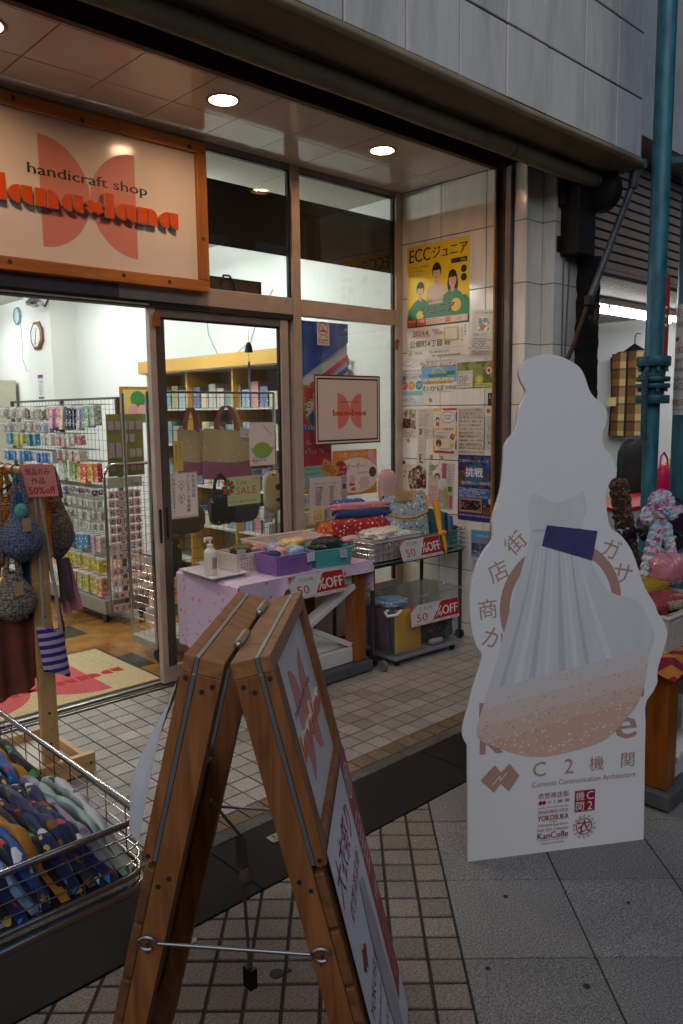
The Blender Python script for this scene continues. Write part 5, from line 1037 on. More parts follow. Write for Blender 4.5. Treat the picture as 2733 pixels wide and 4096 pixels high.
# plastic baskets with punched holes
def basket(label, cx, cy, z, w_, d_, h_, ang, col, style='round', flare=1.08, grp='plastic baskets of small goods', rows=5, roll=True):
    t = thing('plastic_basket', label, 'basket', (cx, cy, z), grp); m = mat('plastic_'+col, col, .35, var=.03)
    ca, sa = math.cos(ang), math.sin(ang)
    def W(a, b, zz):
        k = 1+(flare-1)*(zz-z)/h_; return (cx+(a*ca-b*sa)*k, cy+(a*sa+b*ca)*k, zz)
    M_ = mb(m); cn = [(-w_/2, -d_/2), (w_/2, -d_/2), (w_/2, d_/2), (-w_/2, d_/2)]
    M_.poly([W(*c, z+.002) for c in cn])
    for i in range(4):
        (a0, b0), (a1, b1) = cn[i], cn[(i+1) % 4]; L = math.hypot(a1-a0, b1-b0)
        P = lambda s, zz: W(a0+(a1-a0)*s, b0+(b1-b0)*s, zz)
        zt, zb = z+h_*.84, z+h_*.10
        if style == 'round': nc, nr = max(3, int(L/.0165)), rows; fill = .52
        elif style == 'square': nc, nr = max(3, int(L/.021)), rows; fill = .62
        else: nc, nr = max(3, int(L/.016)), 1; fill = .55
        e = .07 if style != 'slot' else .10
        M_.poly([P(0, z), P(1, z), P(1, zb), P(0, zb)]); M_.poly([P(0, zt), P(1, zt), P(1, z+h_), P(0, z+h_)])
        M_.poly([P(0, zb), P(e, zb), P(e, zt), P(0, zt)]); M_.poly([P(1-e, zb), P(1, zb), P(1, zt), P(1-e, zt)])
        ds, dz = (1-2*e)/nc, (zt-zb)/nr
        for c in range(nc):
            for r in range(nr):
                s0, z0 = e+c*ds, zb+r*dz; g_ = (1-fill)/2; n = 8 if style == 'round' else 4
                sc_, zc_ = s0+ds/2, z0+dz/2
                if style == 'round': inn = [(sc_+ds*fill*.58*math.cos(R(22.5+45*k)), zc_+dz*fill*.58*math.sin(R(22.5+45*k))) for k in range(8)]; outr = [(s0+ds, zc_+dz*.21), (sc_+ds*.21, z0+dz), (sc_-ds*.21, z0+dz), (s0, zc_+dz*.21), (s0, zc_-dz*.21), (sc_-ds*.21, z0), (sc_+ds*.21, z0), (s0+ds, zc_-dz*.21)]
                else: inn = [(s0+ds*(1-g_), z0+dz*(1-g_*.9)), (s0+ds*g_, z0+dz*(1-g_*.9)), (s0+ds*g_, z0+dz*g_*.9), (s0+ds*(1-g_), z0+dz*g_*.9)]; outr = [(s0+ds, z0+dz), (s0, z0+dz), (s0, z0), (s0+ds, z0)]
                i0 = len(M_.v); N = len(inn); M_.v += [P(*q) for q in inn]+[P(*q) for q in outr]
                for k in range(N): M_.face(i0+k, i0+(k+1) % N, i0+N+(k+1) % N, i0+N+k)
                if style == 'round':
                    for (A_, B_, cx2, cz2) in ((0, 1, s0+ds, z0+dz), (2, 3, s0, z0+dz), (4, 5, s0, z0), (6, 7, s0+ds, z0)):
                        M_.v.append(P(cx2, cz2)); M_.face(i0+N+A_, i0+N+B_, len(M_.v)-1)
    o = M_.build('walls', t); sd = o.modifiers.new('thick', 'SOLIDIFY'); sd.thickness = .0022
    if roll: mb(m).tube([W(*c, z+h_) for c in [(-w_/2, -d_/2), (0, -d_/2), (w_/2, -d_/2), (w_/2, 0), (w_/2, d_/2), (0, d_/2), (-w_/2, d_/2), (-w_/2, 0)]], .0045 if style != 'slot' else .008, 6, closed=True).build('rim', t, 50)
    return t
def rag(label, c, rad, m, nz=.16, cat='cloth item', name='folded_cloth', grp=None, rz=0):
    """a crumpled piece of cloth: a flattened heap with ridged folds"""
    rnd = random.Random(int(abs(c[0]*7919+c[2]*104729))); ph = [rnd.uniform(0, 6) for _ in range(8)]; ca, sa = math.cos(rz), math.sin(rz)
    def fn(u, v):
        t, p = u*2*math.pi, (v-.5)*math.pi; g_ = lambda x: math.copysign(abs(x)**.6, x); cx, sx, cp, sp_ = g_(math.cos(t)), g_(math.sin(t)), g_(math.cos(p)), g_(math.sin(p))
        f1 = abs(math.sin(2.3*cx+3.1*sx+ph[0]+2*sp_))-.5; f2 = abs(math.sin(5.1*cx-4.2*sx+ph[1]+3*sp_))-.5; f3 = abs(math.sin(9*sx+7*cx+ph[2]))-.5
        k = 1+nz*(1.0*f1+.8*f2+.5*f3)+.06*math.sin(3*t+ph[3]); zz = sp_*(1+nz*(1.3*f2+.9*f3))+.35*nz*f1*3
        x, y, z = rad[0]*cx*cp*k, rad[1]*sx*cp*k, rad[2]*zz
        return (c[0]+x*ca-y*sa, c[1]+x*sa+y*ca, c[2]+z)
    return tag(mb(m).grid(fn, 36, 22, True).build(name, loc=(c[0], c[1], c[2]-rad[2]), smooth=35), label, cat, grp)
basket('square-holed white basket behind the pump bottle', 2.52, 3.40, TZ+.002, .25, .18, .10, -.05, 'd2c2ba', 'square')
basket('lilac round-holed basket at the front of the table', 2.612, 3.195, TZ+.002, .235, .17, .10, -.02, '8a68a8', 'round')
basket('turquoise round-holed basket at the right end of the table', 2.895, 3.175, TZ+.002, .225, .16, .095, -.16, '4fa5a0', 'round')
basket('long white slotted basket at the back of the table', 2.86, 3.47, TZ+.002, .42, .24, .12, -.03, 'd0bdb2', 'slot')
GS = 'small sewn goods in the baskets'
CA = cloth('camo', '4a4a1c', ['8a7a2a', '2a2a14', 'b8862c'], 60, .3); CB = cloth('pink_check', 'd0a090', ['c9786a', 'd8c0b0'], 120, .3); CC = cloth('sky_cars', '8ab0c8', ['b03a30', 'd8b040', '3a62a4', 'd8d8d8'], 70, .28); CD = mat('pale_yellow', 'd8b878', .85, var=.05, bmp=.2); CE = cloth('tartan_dark', '14242c', ['1f4a44', '5a2430', '0e1420'], 50, .4); CF = cloth('lav_stripe', 'a8a0b8', ['8aa0c8', 'c8b8c8'], 90, .3)
for i, (l, c, r, m, rz) in enumerate((('camouflage print pouch in the white square-holed basket', (2.49, 3.40, TZ+.112), (.06, .05, .022), CA, .4), ('orange folded cloth in the white square-holed basket', (2.56, 3.43, TZ+.11), (.06, .045, .016), cloth('orange_p', 'c8763a', ['d8c09a', 'a84a2a'], 60, .3), .2), ('dull pink cloth hanging in the white square-holed basket', (2.57, 3.37, TZ+.108), (.055, .04, .014), cloth('mauve_p', '9a7a88', ['c8b0b8', '7a5a6a'], 60, .3), 0), ('lavender striped cloth in the lilac basket', (2.58, 3.24, TZ+.115), (.05, .035, .035), CF, .9), ('peach checked cloth in the lilac basket', (2.575, 3.175, TZ+.105), (.035, .035, .03), CB, .3), ('sky blue printed cloth with red cars in the lilac basket', (2.655, 3.185, TZ+.102), (.06, .05, .026), CC, .1), ('blue denim scrap in the lilac basket', (2.52, 3.165, TZ+.10), (.022, .03, .024), mat('denim', '2a3f68', .9, var=.2), .5), ('pale yellow folded cloth behind the turquoise basket', (2.76, 3.30, TZ+.125), (.085, .05, .022), CD, .35), ('dark tartan cloth in the turquoise basket', (2.92, 3.20, TZ+.108), (.085, .05, .028), CE, -.1), ('black green edged cloth in the turquoise basket', (2.83, 3.17, TZ+.10), (.045, .045, .018), cloth('blackgreen', '10201c', ['1f5a4c', 'c87a3a'], 40, .2), .2), ('maroon cloth corner in the turquoise basket', (2.95, 3.235, TZ+.125), (.05, .02, .018), mat('maroon', '4a2424', .9, var=.2), -.4))):
    rag(l, c, r, m, .14, 'sewn goods', grp=GS, rz=rz)
for i, (x, y, z, c, l) in enumerate(((2.70, 3.098, TZ+.10, 'b9c4c8', 'pale blue price card hooked on the lilac basket'), (2.915, 3.072, TZ+.098, '9fb4c4', 'pale blue price card on the turquoise basket'), (2.40, 3.305, TZ+.135, 'a9b0a8', 'greyish price card at the white square-holed basket'), (2.66, 3.36, TZ+.165, 'a8b4a8', 'pale green price card at the long white basket'))):
    o, F = sheet('price_card', l, 'price card', (x-.02, y-.008, z), (.055, 0, -.004 if i else .003), (0, -.006, -.045), pm(c), .0008, 'price cards on the baskets')
    F.text('キッズ マスク', .1, .3, .16, '4a5a6a', 'l', wfit=.7).text('50%off', .35, .68, .18, 'b04a4a', 'l', wfit=.55); F.build(o)
# sale cards
def sale(tl, wv, hv, label):
    o, F = sheet('sale_card', label, 'price card', tl, wv, hv, pm('d3ccc8'), .0015, 'red and white percent off cards')
    F.poly([(.44, .86), (.62, 0.02), (.99, .02), (1, .86)], 'b3241f').poly([(0, 0), (.14, 0), (0, .30)], 'b3241f').text('SALE', .05, .115, .1, 'e2d0cc', 'c', wfit=.10, rot=-.75).text('ワゴン内', .17, .2, .16, '1f1b1a', 'l', wfit=.25).text('50', .11, .63, .38, 'b5342c', 'l', wfit=.22).text('%', .56, .5, .5, 'e4dedb', 'c', wfit=.15, bold=.002).text('OFF', .64, .5, .46, 'e4dedb', 'l', wfit=.32, bold=.004)
    for x in (.05, .3, .55, .8): F.text('SUPER PRICE DOWN', x, .94, .05, 'b3242f', 'l', wfit=.17)
    F.build(o)
sale((2.52, 3.055, .655), (.385, -.0, -.008), (.025, -.004, -.125), 'percent off card pinned to the front of the lilac tablecloth')
sale((3.37, 3.07, .735), (.375, 0, 0), (.04, -.01, -.125), 'percent off card hung on the chrome wire basket')
sale((3.375, 2.975, .36), (.41, -.03, -.002), (.008, -.004, -.125), 'percent off card taped to the clear plastic box')
# ---------------------------------------------------------------- chrome rack with wire basket
CHR = mat('chrome', 'b8b8b6', .18, .95, var=.08, scale=30); CHD = mat('dark_chrome', '5a5856', .3, .8, var=.15)
def wire_basket(t, x0, y0, x1, y1, z0, z1, step, m, r=.0022, rim=.006, name='wire', corner=.03):
    def ring(z, q=0):
        P = []
        for cx, cy, a0 in ((x1-corner, y1-corner, 0), (x0+corner, y1-corner, 90), (x0+corner, y0+corner, 180), (x1-corner, y0+corner, 270)):
            for k in range(5): a = R(a0+90*k/4); P.append((cx+(corner+q)*math.cos(a), cy+(corner+q)*math.sin(a), z))
        return P
    mb(m).tube(ring(z1), rim, 10, closed=True).build('rim', t, 50); mb(m).tube(ring(z0), rim*.8, 8, closed=True).build('bottom_rim', t, 50)
    n = max(2, int((z1-z0)/.028)); mw = mb(m)
    for k in range(1, n): mb(m).tube(ring(z0+(z1-z0)*k/n), r, 6, closed=True).build('wire', t, 50)
    for i in range(1, int((x1-x0)/step)):
        x = x0+i*step
        for y in (y0, y1): mb(m).tube([(x, y, z0), (x, y, z1)], r*.9, 5).build('wire', t)
    for i in range(1, int((y1-y0)/step)):
        y = y0+i*step
        for x in (x0, x1): mb(m).tube([(x, y, z0), (x, y, z1)], r*.9, 5).build('wire', t)
    mm = mb(m)
    for i in range(1, int((x1-x0)/step)): mm.tube([(x0+i*step, y0, z0), (x0+i*step, y1, z0)], r*.9, 5)
    mm.build('floor_wires', t)
rk = thing('chrome_rack', 'chrome wheeled rack carrying a long wire basket beside the postered wall', 'rack', (3.6, 3.25, 0))
wire_basket(rk, 3.19, 3.10, 4.07, 3.48, .61, .735, .045, CHR)
mb(CHD).box((3.21, 3.12, .585), (4.06, 3.47, .60)).build('shelf', rk)
for x, y in ((3.22, 3.13), (4.04, 3.13), (3.22, 3.46), (4.04, 3.46)):
    mb(CHD).tube([(x, y, .07), (x, y, .60)], .013, 10).build('post', rk, 50); mb(mat('caster_black', '1a1a1c', .4, var=.1)).lathe([(.008, -.012), (.03, -.012), (.032, 0), (.03, .012), (.008, .012)], (x, y, .034), 16, 0).build('caster', rk, 50)
mb(CHD).bar((3.22, 3.13, .09), (3.22, 3.46, .09), .02, .02).bar((3.22, 3.46, .095), (4.04, 3.46, .095), .02, .02).bar((3.22, 3.13, .0905), (3.30, 3.05, .088), .02, .02).build('foot_bar', rk)
mb(mat('caster_grey', '8a8a88', .3, .6, var=.1)).lathe([(.008, -.012), (.03, -.012), (.032, 0), (.03, .012), (.008, .012)], (3.20, 3.03, .034), 16, 0).build('caster', rk, 50)
mb(CHR).tube([(3.62, 3.40, .58), (3.62, 3.40, .53), (3.63, 3.40, .52), (3.66, 3.40, .52), (3.67, 3.40, .53), (3.67, 3.40, .58)], .004, 6).build('hook', rk)
basket('white oblong basket standing in the chrome wire basket', 3.43, 3.29, .618, .42, .30, .135, 0, 'c8bdb6', 'square', 1.04, rows=3)
basket('turquoise basket at the wall end of the chrome rack', 3.90, 3.29, .618, .26, .28, .105, 0, '3f938e', 'round', 1.02, roll=False)
GB = 'sewn bags piled on the chrome rack'
def bag(label, P, th, m, name='sewn_bag', trim=None):
    """flat padded bag: 4 corners (bl, br, tr, tl) swollen by th"""
    t = thing(name, label, 'bag', tuple(P[0]), GB); A, B, C_, D = [Vector(p) for p in P]; n = (B-A).cross(D-A).normalized()
    def f(u, v, s): p = (A*(1-u)+B*u)*(1-v)+(D*(1-u)+C_*u)*v; b = (math.sin(math.pi*u)*math.sin(math.pi*v))**.5; return p+n*(s*th*b+.004*math.sin(9*u+5*v)*b)
    mb(m).grid(lambda u, v: f(u, v, 1), 14, 10).grid(lambda u, v: f(u, v, -1), 14, 10).build('body', t, 70)
    if trim:
        mb(trim).tube([f(u/12, .62-.14*math.sin(math.pi*u/12), 1)+n*.004 for u in range(13)]+[f(1, .62+.38*k/4, 0)+n*.005 for k in range(1, 5)], .006, 6).build('piping', t, 60)
    return t
MIN = cloth('bag_print', '8aa0ac', ['c9a02c', 'd6d6d0', '3a4a6a', 'b0402c', 'd9b02c', 'd8d2c4'], 46, .36)
YEL = mat('yellow_trim', 'd0921c', .8, var=.08, bmp=.2)
bag('pale blue print bag with yellow edging standing upright on the chrome rack', [(3.50, 3.30, .70), (3.80, 3.19, .70), (3.80, 3.22, .965), (3.52, 3.34, .975)], .03, MIN, trim=YEL)
tag(mb(YEL).tube([(3.815, 3.16, .94), (3.82, 3.14, .85), (3.815, 3.12, .77), (3.80, 3.10, .74)], [.018, .022, .016, .012], 10).blob((3.80, 3.085, .735), (.035, .02, .018), 12, 8, .2).tube([(3.80, 3.08, .73), (3.805, 3.065, .66), (3.81, 3.06, .60)], [.012, .014, .003], 8).build('yellow_strap', loc=(3.80, 3.1, .6), smooth=70), 'yellow knotted cloth strap hanging over the percent off card', 'strap')
REDP = cloth('red_print', 'a01c20', ['d8cfc4', 'd8cfc4', '2a3a6a', 'c89a2c'], 44, .3)
rag('red print pouch at the bottom of the bag pile', (3.33, 3.38, .80), (.21, .09, .058), REDP, .08, 'bag', 'sewn_bag', GB, -.18)
rag('orange print pouch at the left end of the bag pile', (3.15, 3.42, .79), (.07, .07, .05), cloth('orange_flame', 'b04a14', ['d88a24', '7a1c14'], 40, .4), .1, 'bag', 'sewn_bag', GB)
rag('blue print pouch lying on the red pouch', (3.37, 3.37, .885), (.19, .06, .028), cloth('blue_print', '1c3c74', ['b04a2c', 'c8a04a', '2a5aa0'], 46, .22), .08, 'bag', 'sewn_bag', GB, -.24)
rag('pink rolled cloth on top of the bag pile', (3.35, 3.36, .925), (.20, .035, .022), cloth('pink_roll', 'c07a82', ['d8a8ac', '7a5a7a'], 60, .25), .12, 'bag', 'sewn_bag', GB, -.26)
rag('pale pink print cloth under the red pouch', (3.34, 3.32, .745), (.17, .05, .022), cloth('palepink', 'cba6a2', ['d8b04a', 'c0707a'], 50, .25), .1, 'bag', 'sewn_bag', GB, -.1)
rag('bright blue cloth behind the pink roll', (3.34, 3.45, .93), (.12, .03, .03), cloth('royal', '24529a', ['d8d8d8', 'c04a3a'], 50, .2), .1, 'bag', 'sewn_bag', GB, -.1)
rag('white cloth with green and blue dinosaurs print in the white oblong basket', (3.42, 3.25, .765), (.17, .09, .03), cloth('dino', 'd0c8bc', ['3a7a34', '2a7aa0', '4a8a3a', 'c04a44'], 34, .3), .1, 'bag', 'sewn_bag', GB, .3)
rag('mint cloth with small red print under the dinosaur cloth', (3.52, 3.20, .75), (.10, .06, .02), cloth('mint', 'a8c8bc', ['c05a54', '3a8a5a'], 50, .25), .1, 'bag', 'sewn_bag', GB, .1)
for i, (x, c) in enumerate(((3.835, '1f5a60'), (3.865, '2a7a80'), (3.90, '1c2c4a'), (3.925, '6a7a90'), (3.955, '2a5a9a'))):
    bag(['dark teal book cover standing at the wall end of the rack', 'teal quilted cover standing second from the yellow strap', 'navy pouch standing among the covers on the rack', 'grey blue pouch standing among the covers on the rack', 'blue pouch nearest the postered wall'][i], [(x, 3.30, .70), (x+.03, 3.14, .70), (x+.03, 3.15, .87-.012*i), (x, 3.31, .88-.012*i)], .012, mat('cover'+c, c, .85, var=.2, scale=30, bmp=.2))
rag('dark maroon cloth lying in the turquoise basket on the rack', (3.98, 3.25, .735), (.09, .09, .018), MATS['maroon'], .1, 'bag', 'sewn_bag', GB)
bib = rag('pale pink dotted baby bib standing behind the print bag', (3.72, 3.48, 1.0), (.07, .03, .11), cloth('bib', 'cfa59e', ['9a4a3a', 'b0704a'], 70, .16), .1, 'bib', 'baby_bib')
o, F = sheet('kraft_tag', 'brown kraft paper tag with handwriting on the bag pile', 'price card', (3.56, 3.27, 1.0), (.12, -.04, .0), (.0, -.01, -.055), pm('b08a54'), .001); F.text('レッスンバッグ', .1, .3, .22, '4a3418', 'l', wfit=.7).text('¥1,450', .2, .7, .24, '4a3418', 'l', wfit=.5); F.build(o)
# clear storage box on wheels
bx = thing('clear_storage_box', 'clear plastic storage box on wheels full of folded cloth under the chrome rack', 'storage box', (3.6, 3.1, 0))
CLB = glass('clear_plastic', (.96, .97, .985), .1, .6, .035)
def bq(a, b, z, k=1.0): c, s = math.cos(-.06), math.sin(-.06); k = 1+.05*(z-.06)/.3; return (3.575+(a*c-b*s)*k, 3.15+(a*s+b*c)*k, z)
cn = [(-.275, -.15), (.275, -.15), (.275, .15), (-.275, .15)]
mm = mb(CLB)
for i in range(4): (a0, b0), (a1, b1) = cn[i], cn[(i+1) % 4]; mm.poly([bq(a0, b0, .06), bq(a1, b1, .06), bq(a1, b1, .40), bq(a0, b0, .40)])
mm.poly([bq(*c, .06) for c in cn]); o = mm.build('box', bx)
mb(mat('cloudy_plastic', '8f9298', .35, var=.03, alpha=.75)).prism([bq(a*1.02, b*1.02, .035) for a, b in cn], (0, 0, .03)).build('base_tray', bx, bev=.01)
mb(CLB).tube([bq(a*1.015, b*1.015, .40) for a, b in cn], .006, 8, closed=True).build('rim', bx, 50)
mb(mat('white_plastic', 'd0d0cf', .35, var=.02)).tube([bq(-.278, -.10, .34), bq(-.31, -.11, .335), bq(-.33, -.15, .325), bq(-.285, -.175, .33), bq(-.24, -.165, .345)], .009, 8).build('handle', bx, 50)
for a, b in cn: p = bq(a*.88, b*.85, .018); mb(MATS['caster_black']).lathe([(.005, -.009), (.017, -.009), (.017, .009), (.005, .009)], p, 12, 0).build('caster', bx, 50)
GBX = 'cloths in the clear storage box'
for i, (a, c, sp_, l) in enumerate(((-.25, '6a4a5a', '8a6a7a', 'dull plum cloth at the left end of the clear box'), (-.215, '5a7a90', 'c05a6a', 'grey blue print cloth standing second from the left in the clear box'), (-.18, '4a8aa0', 'd8d8d8', 'turquoise print cloth standing third from the left in the clear box'), (-.145, '6a5a70', 'b0707a', 'purple print cloth beside the yellow cloth in the clear box'))):
    P = [bq(a, -.08, .075), bq(a, .12, .075), bq(a-.005, .12, .33), bq(a-.005, -.08, .33)]
    t = bag(l, P, .016, cloth('boxcloth%d' % i, c, [sp_, c], 60, .28), name='folded_cloth'); t['group'] = GBX
t = bag('yellow cloth with white dots folded against the front of the clear box', [bq(-.25, -.118, .07), bq(-.03, -.12, .07), bq(-.04, -.118, .325), bq(-.245, -.116, .335)], .016, cloth('yellow_dots', 'f0b42c', ['f4ead0', 'f4ead0'], 75, .10, .85, .25), name='folded_cloth'); t['group'] = GBX
rag('black and pink bundle in the middle of the clear box', bq(.12, -.04, .15), (.09, .08, .08), cloth('blackpink', '1c1820', ['9a2a5a', '1c1820', '2a2430'], 26, .3), .14, 'cloth item', 'cloth_bundle', GBX)
rag('slate blue shiny bundle at the right end of the clear box', bq(.215, -.03, .17), (.05, .09, .10), mat('slate_sheen', '4a6478', .4, var=.2), .12, 'cloth item', 'cloth_bundle', GBX)
rag('blue and pink print cloth lying on top at the left of the clear box', bq(-.15, .02, .35), (.10, .09, .02), cloth('topcloth', '6a9ab0', ['c86a8a', 'd8d0d0', '2a3a4a'], 40, .3), .12, 'cloth item', 'cloth_bundle', GBX)
rag('white paper scrap at the bottom of the clear box', bq(.10, -.12, .085), (.05, .02, .015), mat('scrap', 'c8c0b4', .8, var=.05), .2, 'cloth item', 'cloth_bundle', GBX)
# ================================================================== INSIDE THE SHOP
mt_ = thing('door_mat', 'beige door mat with pink butterfly shape and red lettering inside the doorway', 'mat', (1.6, 4.2, 0))
MX0, MX1, MY0, MY1 = .98, 2.21, 3.83, 4.62
mb(mat('mat_beige', 'b8a47c', .95, var=.18, scale=70, bmp=.9)).box((MX0, MY0, .001), (MX1, MY1, .012)).build('pile', mt_, bev=.004)
mb(mat('mat_edge', '1f1d1a', .8, var=.2)).box((MX0-.025, MY0-.025, .0005), (MX1+.025, MY1+.025, .006)).build('rubber_edge', mt_)
Fm = Face((MX0, MY1, .012), (MX1-MX0, 0, 0), (0, -(MY1-MY0), 0)); wm, hm = MX1-MX0, MY1-MY0
MP = mat('mat_pink', 'b04a4c', .95, var=.2, scale=70, bmp=.9); MR = mat('mat_red', '9c1c20', .95, var=.2, scale=70, bmp=.9)
butterfly(Fm, .22*wm, .78*wm, -.12*hm, -.95*hm, MP, f=lambda a, b: (a/wm, -b/hm))
Fm.text('handicraft shop', .24, .35, .07, '2f2a22', 'l', wfit=.52); Fm.lay += 1; Fm.mb.use(MR)
for ch, P in WD2:
    for p in P: Fm.mb.poly([Fm.at(.06+.88*a/WL2, .66-.10*b) for a, b in p])
Fm.build(mt_)
WIR = mat('wire_grey', '8b8a86', .35, .7, var=.1)
def mesh_panel(t, o, u, L, z0, z1, su=.06, sz=.075, r=.0018, m=WIR, name='mesh_panel'):
    o, u = Vector(o), Vector(u); M_ = mb(m)
    for i in range(int(L/su)+1): p = o+u*min(i*su, L); M_.tube([(p.x, p.y, z0), (p.x, p.y, z1)], r, 4)
    for j in range(int((z1-z0)/sz)+1): z = z0+j*sz; a, b = o, o+u*L; M_.tube([(a.x, a.y, z), (b.x, b.y, z)], r, 4)
    return M_.build(name, t)
gd = thing('wire_gondola', 'long wheeled wire gondola hung with rows of craft packets inside the shop', 'display rack', (2.72, 6.1, 0))
GX = 2.72; FRM = mat('rack_frame', '57534f', .4, .5, var=.1)
mesh_panel(gd, (GX, 5.15, 0), (0, 1, 0), 1.9, .18, 1.6)
for y in (5.15, 6.05, 7.05): mb(FRM).box((GX-.012, y-.015, .1), (GX+.012, y+.015, 1.615)).build('post', gd)
mb(FRM).box((GX-.008, 5.15, 1.60), (GX+.008, 7.05, 1.616)).build('top_bar', gd)
mb(mat('rack_base', '9a968c', .5, .2, var=.1)).box((2.55, 5.14, .07), (2.90, 7.06, .17)).build('base', gd, bev=.004)
for x in (2.58, 2.87):
    for y in (5.2, 7.0): mb(MATS['caster_black']).lathe([(.01, -.012), (.033, -.012), (.033, .012), (.01, .012)], (x, y, .036), 14, 0).build('caster', gd, 50)
def yat(px): return 2.62/math.tan(math.radians(43.55)-math.atan((1366-px)/3145))
def prow(z1, h_, y0, y1, wd, cols, label, depth=.05, gap=.012):
    k = 0; y = y0; me = {}
    hk = mb(WIR)
    while y < y1-wd*.5:
        c = cols[k % len(cols)]; k += 1
        if c:
            key = c+str(round(h_, 3))
            if key not in me:
                b = mb(cloth('pack_'+c, c, ['ece9e2', c, 'e0dcd0', '3a3834', 'ece9e2'], 48, .36, .3, .9, .0)); b.box((-depth/2, -wd/2, -h_), (depth/2, wd/2, -.012)); b.use(mat('pack_head', 'd9d7d2', .4, var=.06)).box((-depth/2-.001, -wd/2, -.012), (depth/2, wd/2, 0)); me[key] = b.mesh('packet')
            tag(put(me[key], 'craft_packet', (2.60-random.uniform(0, .03), y+wd/2, z1+random.uniform(-.006, .006)), None, (random.uniform(-.05, .05), random.uniform(-.07, .07), random.uniform(-.18, .18)), (random.uniform(.7, 1.3), random.uniform(.82, 1.05), random.uniform(.8, 1.06))), label+', '+ORD[min(k-1, 24)]+' along', 'packet', 'craft packets on the wire gondola')
        hk.tube([(GX, y+wd/2, z1+.004), (2.55, y+wd/2, z1+.008)], .0022, 5); y += wd+gap
    if hk.v: hk.build('hooks', gd)
prow(1.555, .10, yat(232), 6.95, .055, ['c9bfb6', '8a7a70', 'b9a8b0', 'a8b0a0', 'c8b8a8', '6a5a50', 'b8c0b0'], 'small pale packet in the far top row of the gondola')
prow(1.56, .19, yat(345), yat(235), .05, ['16204a', '16204a', '1c2a60', 'd8c8a0', 'd88aa8', '2a1c3a', 'd8a0b8'], 'tall navy or pink packet in the top row of the gondola')
prow(1.56, .175, 5.18, yat(350), .065, ['a8a8a0', '8ab08a', '7a8ac0', 'b0a8a0', 'c07a8a'], 'tall grey card packet in the near top row of the gondola')
prow(1.435, .075, yat(232), 6.95, .05, ['b8b0b8', 'a8b0b8', '9a8aa0', 'c0b8b0', None, 'b8a8a0'], 'pale packet in the second row of the gondola')
prow(1.35, .11, yat(185), 6.9, .075, ['2f8aa0', '2a7a98', 'b8b040', 'c0b848', 'b8b24a', 'b0a848'], 'yellow green or teal packet in the third row of the gondola')
prow(1.35, .09, yat(350), yat(195), .05, ['c06a7a', 'c8b8b0', 'd0c8c0', 'c8c0b8', 'b8a8a0'], 'white card packet mid third row of the gondola')
prow(1.21, .095, yat(250), 6.9, .042, ['c8c8cc', 'b8b8c0', '3a7ac0', '3a78b8', '4a8ac8', '2a5a98'], 'blue or white packet in the fourth row of the gondola')
prow(1.235, .085, yat(362), yat(252), .045, ['c0b0a0', 'c88a98', '2a2624', 'c8b8a8', 'd0a0a8'], 'small mixed packet in the fourth row of the gondola')
prow(1.155, .15, 5.2, yat(330), .07, ['c84a2c', 'd89a34', 'c85a30', 'd8b03a'], 'orange packet below the green board of the gondola')
prow(1.155, .15, yat(325), yat(260), .06, ['6a9a4a', 'd8d0c0'], 'green and white packet left of the orange packets of the gondola')
prow(.97, .05, 5.2, 6.3, .035, ['8a4a5a', '4a5a8a', 'c8c0b8', 'a86a5a', '6a8a6a'], 'tiny bright packet in the fifth row of the gondola', .04)
for r_i, z in enumerate((.885, .80, .72)): prow(z, .06, 5.2, 6.2, .05, ['b8b4ac', 'a8a8a0', 'c0bcb0', '7a8a6a' if r_i == 1 else 'b0aca4'], 'clear bag of small parts in the %s row of the gondola' % ('sixth', 'seventh', 'eighth')[r_i], .04)
prow(.63, .13, 5.18, 5.95, .09, ['c8a8b0', 'c8a0b0', '3a7aa8', '4a86b0', '3a6a90'], 'pink or blue packet in the ninth row of the gondola')
prow(.47, .11, 5.18, 5.95, .06, ['c8b83a', 'b8b040', 'c0b43c'], 'yellow green packet in the tenth row of the gondola')
prow(.33, .14, 5.2, 5.95, .09, ['c88a5a', 'b8b84a', 'c0bc50', 'b0ac40'], 'large yellow green packet in the bottom row of the gondola')
# olive board with tags and letter cards on the near end
ob_ = thing('tag_board', 'olive green board pinned with small pale tags at the end of the gondola', 'display board', (2.74, 5.10, 1.06))
mb(mat('olive_card', '84803e', .8, var=.06)).box((2.605, 5.098, 1.06), (2.885, 5.104, 1.495)).build('board', ob_)
tgm = mb(mat('pale_tag', 'b098a0', .6, var=.15, scale=60)).box((-.02, -.004, -.03), (.02, 0, .03)).mesh('tag')
for r_i, z in enumerate((1.415, 1.325, 1.265, 1.22, 1.125)):
    for c_i in range(5):
        if (r_i*5+c_i) not in (5, 6, 12, 13, 14, 17, 21, 9): put(tgm, 'tag', (2.635+.053*c_i, 5.0975, z), ob_)
lr = thing('letter_rack', 'chrome hooped wire rack holding the letter cards at the end of the gondola', 'display rack', (2.7, 5.1, 0))
mb(CHR).tube([(2.56, 5.08, .12), (2.56, 5.08, 1.05), (2.565, 5.08, 1.09), (2.585, 5.08, 1.13), (2.62, 5.08, 1.145), (2.90, 5.08, 1.145), (2.94, 5.08, 1.13), (2.95, 5.08, 1.09), (2.95, 5.08, .12)], .012, 10).build('hoop', lr, 50)
mesh_panel(lr, (2.57, 5.085, 0), (1, 0, 0), .37, .14, 1.12, .03, .06, .0014)
o, F = sheet('title_strip', 'pale card strip with colourful title lettering above the letter cards', 'card', (2.575, 5.07, 1.055), (.27, 0, 0), (0, 0, -.075), pm('b0a894'), .001); F.text('わくわく', .35, .3, .34, 'b04038', 'l', wfit=.4).text('WORLD', .55, .7, .36, '2a4a9a', 'l', wfit=.4); F.build(o)
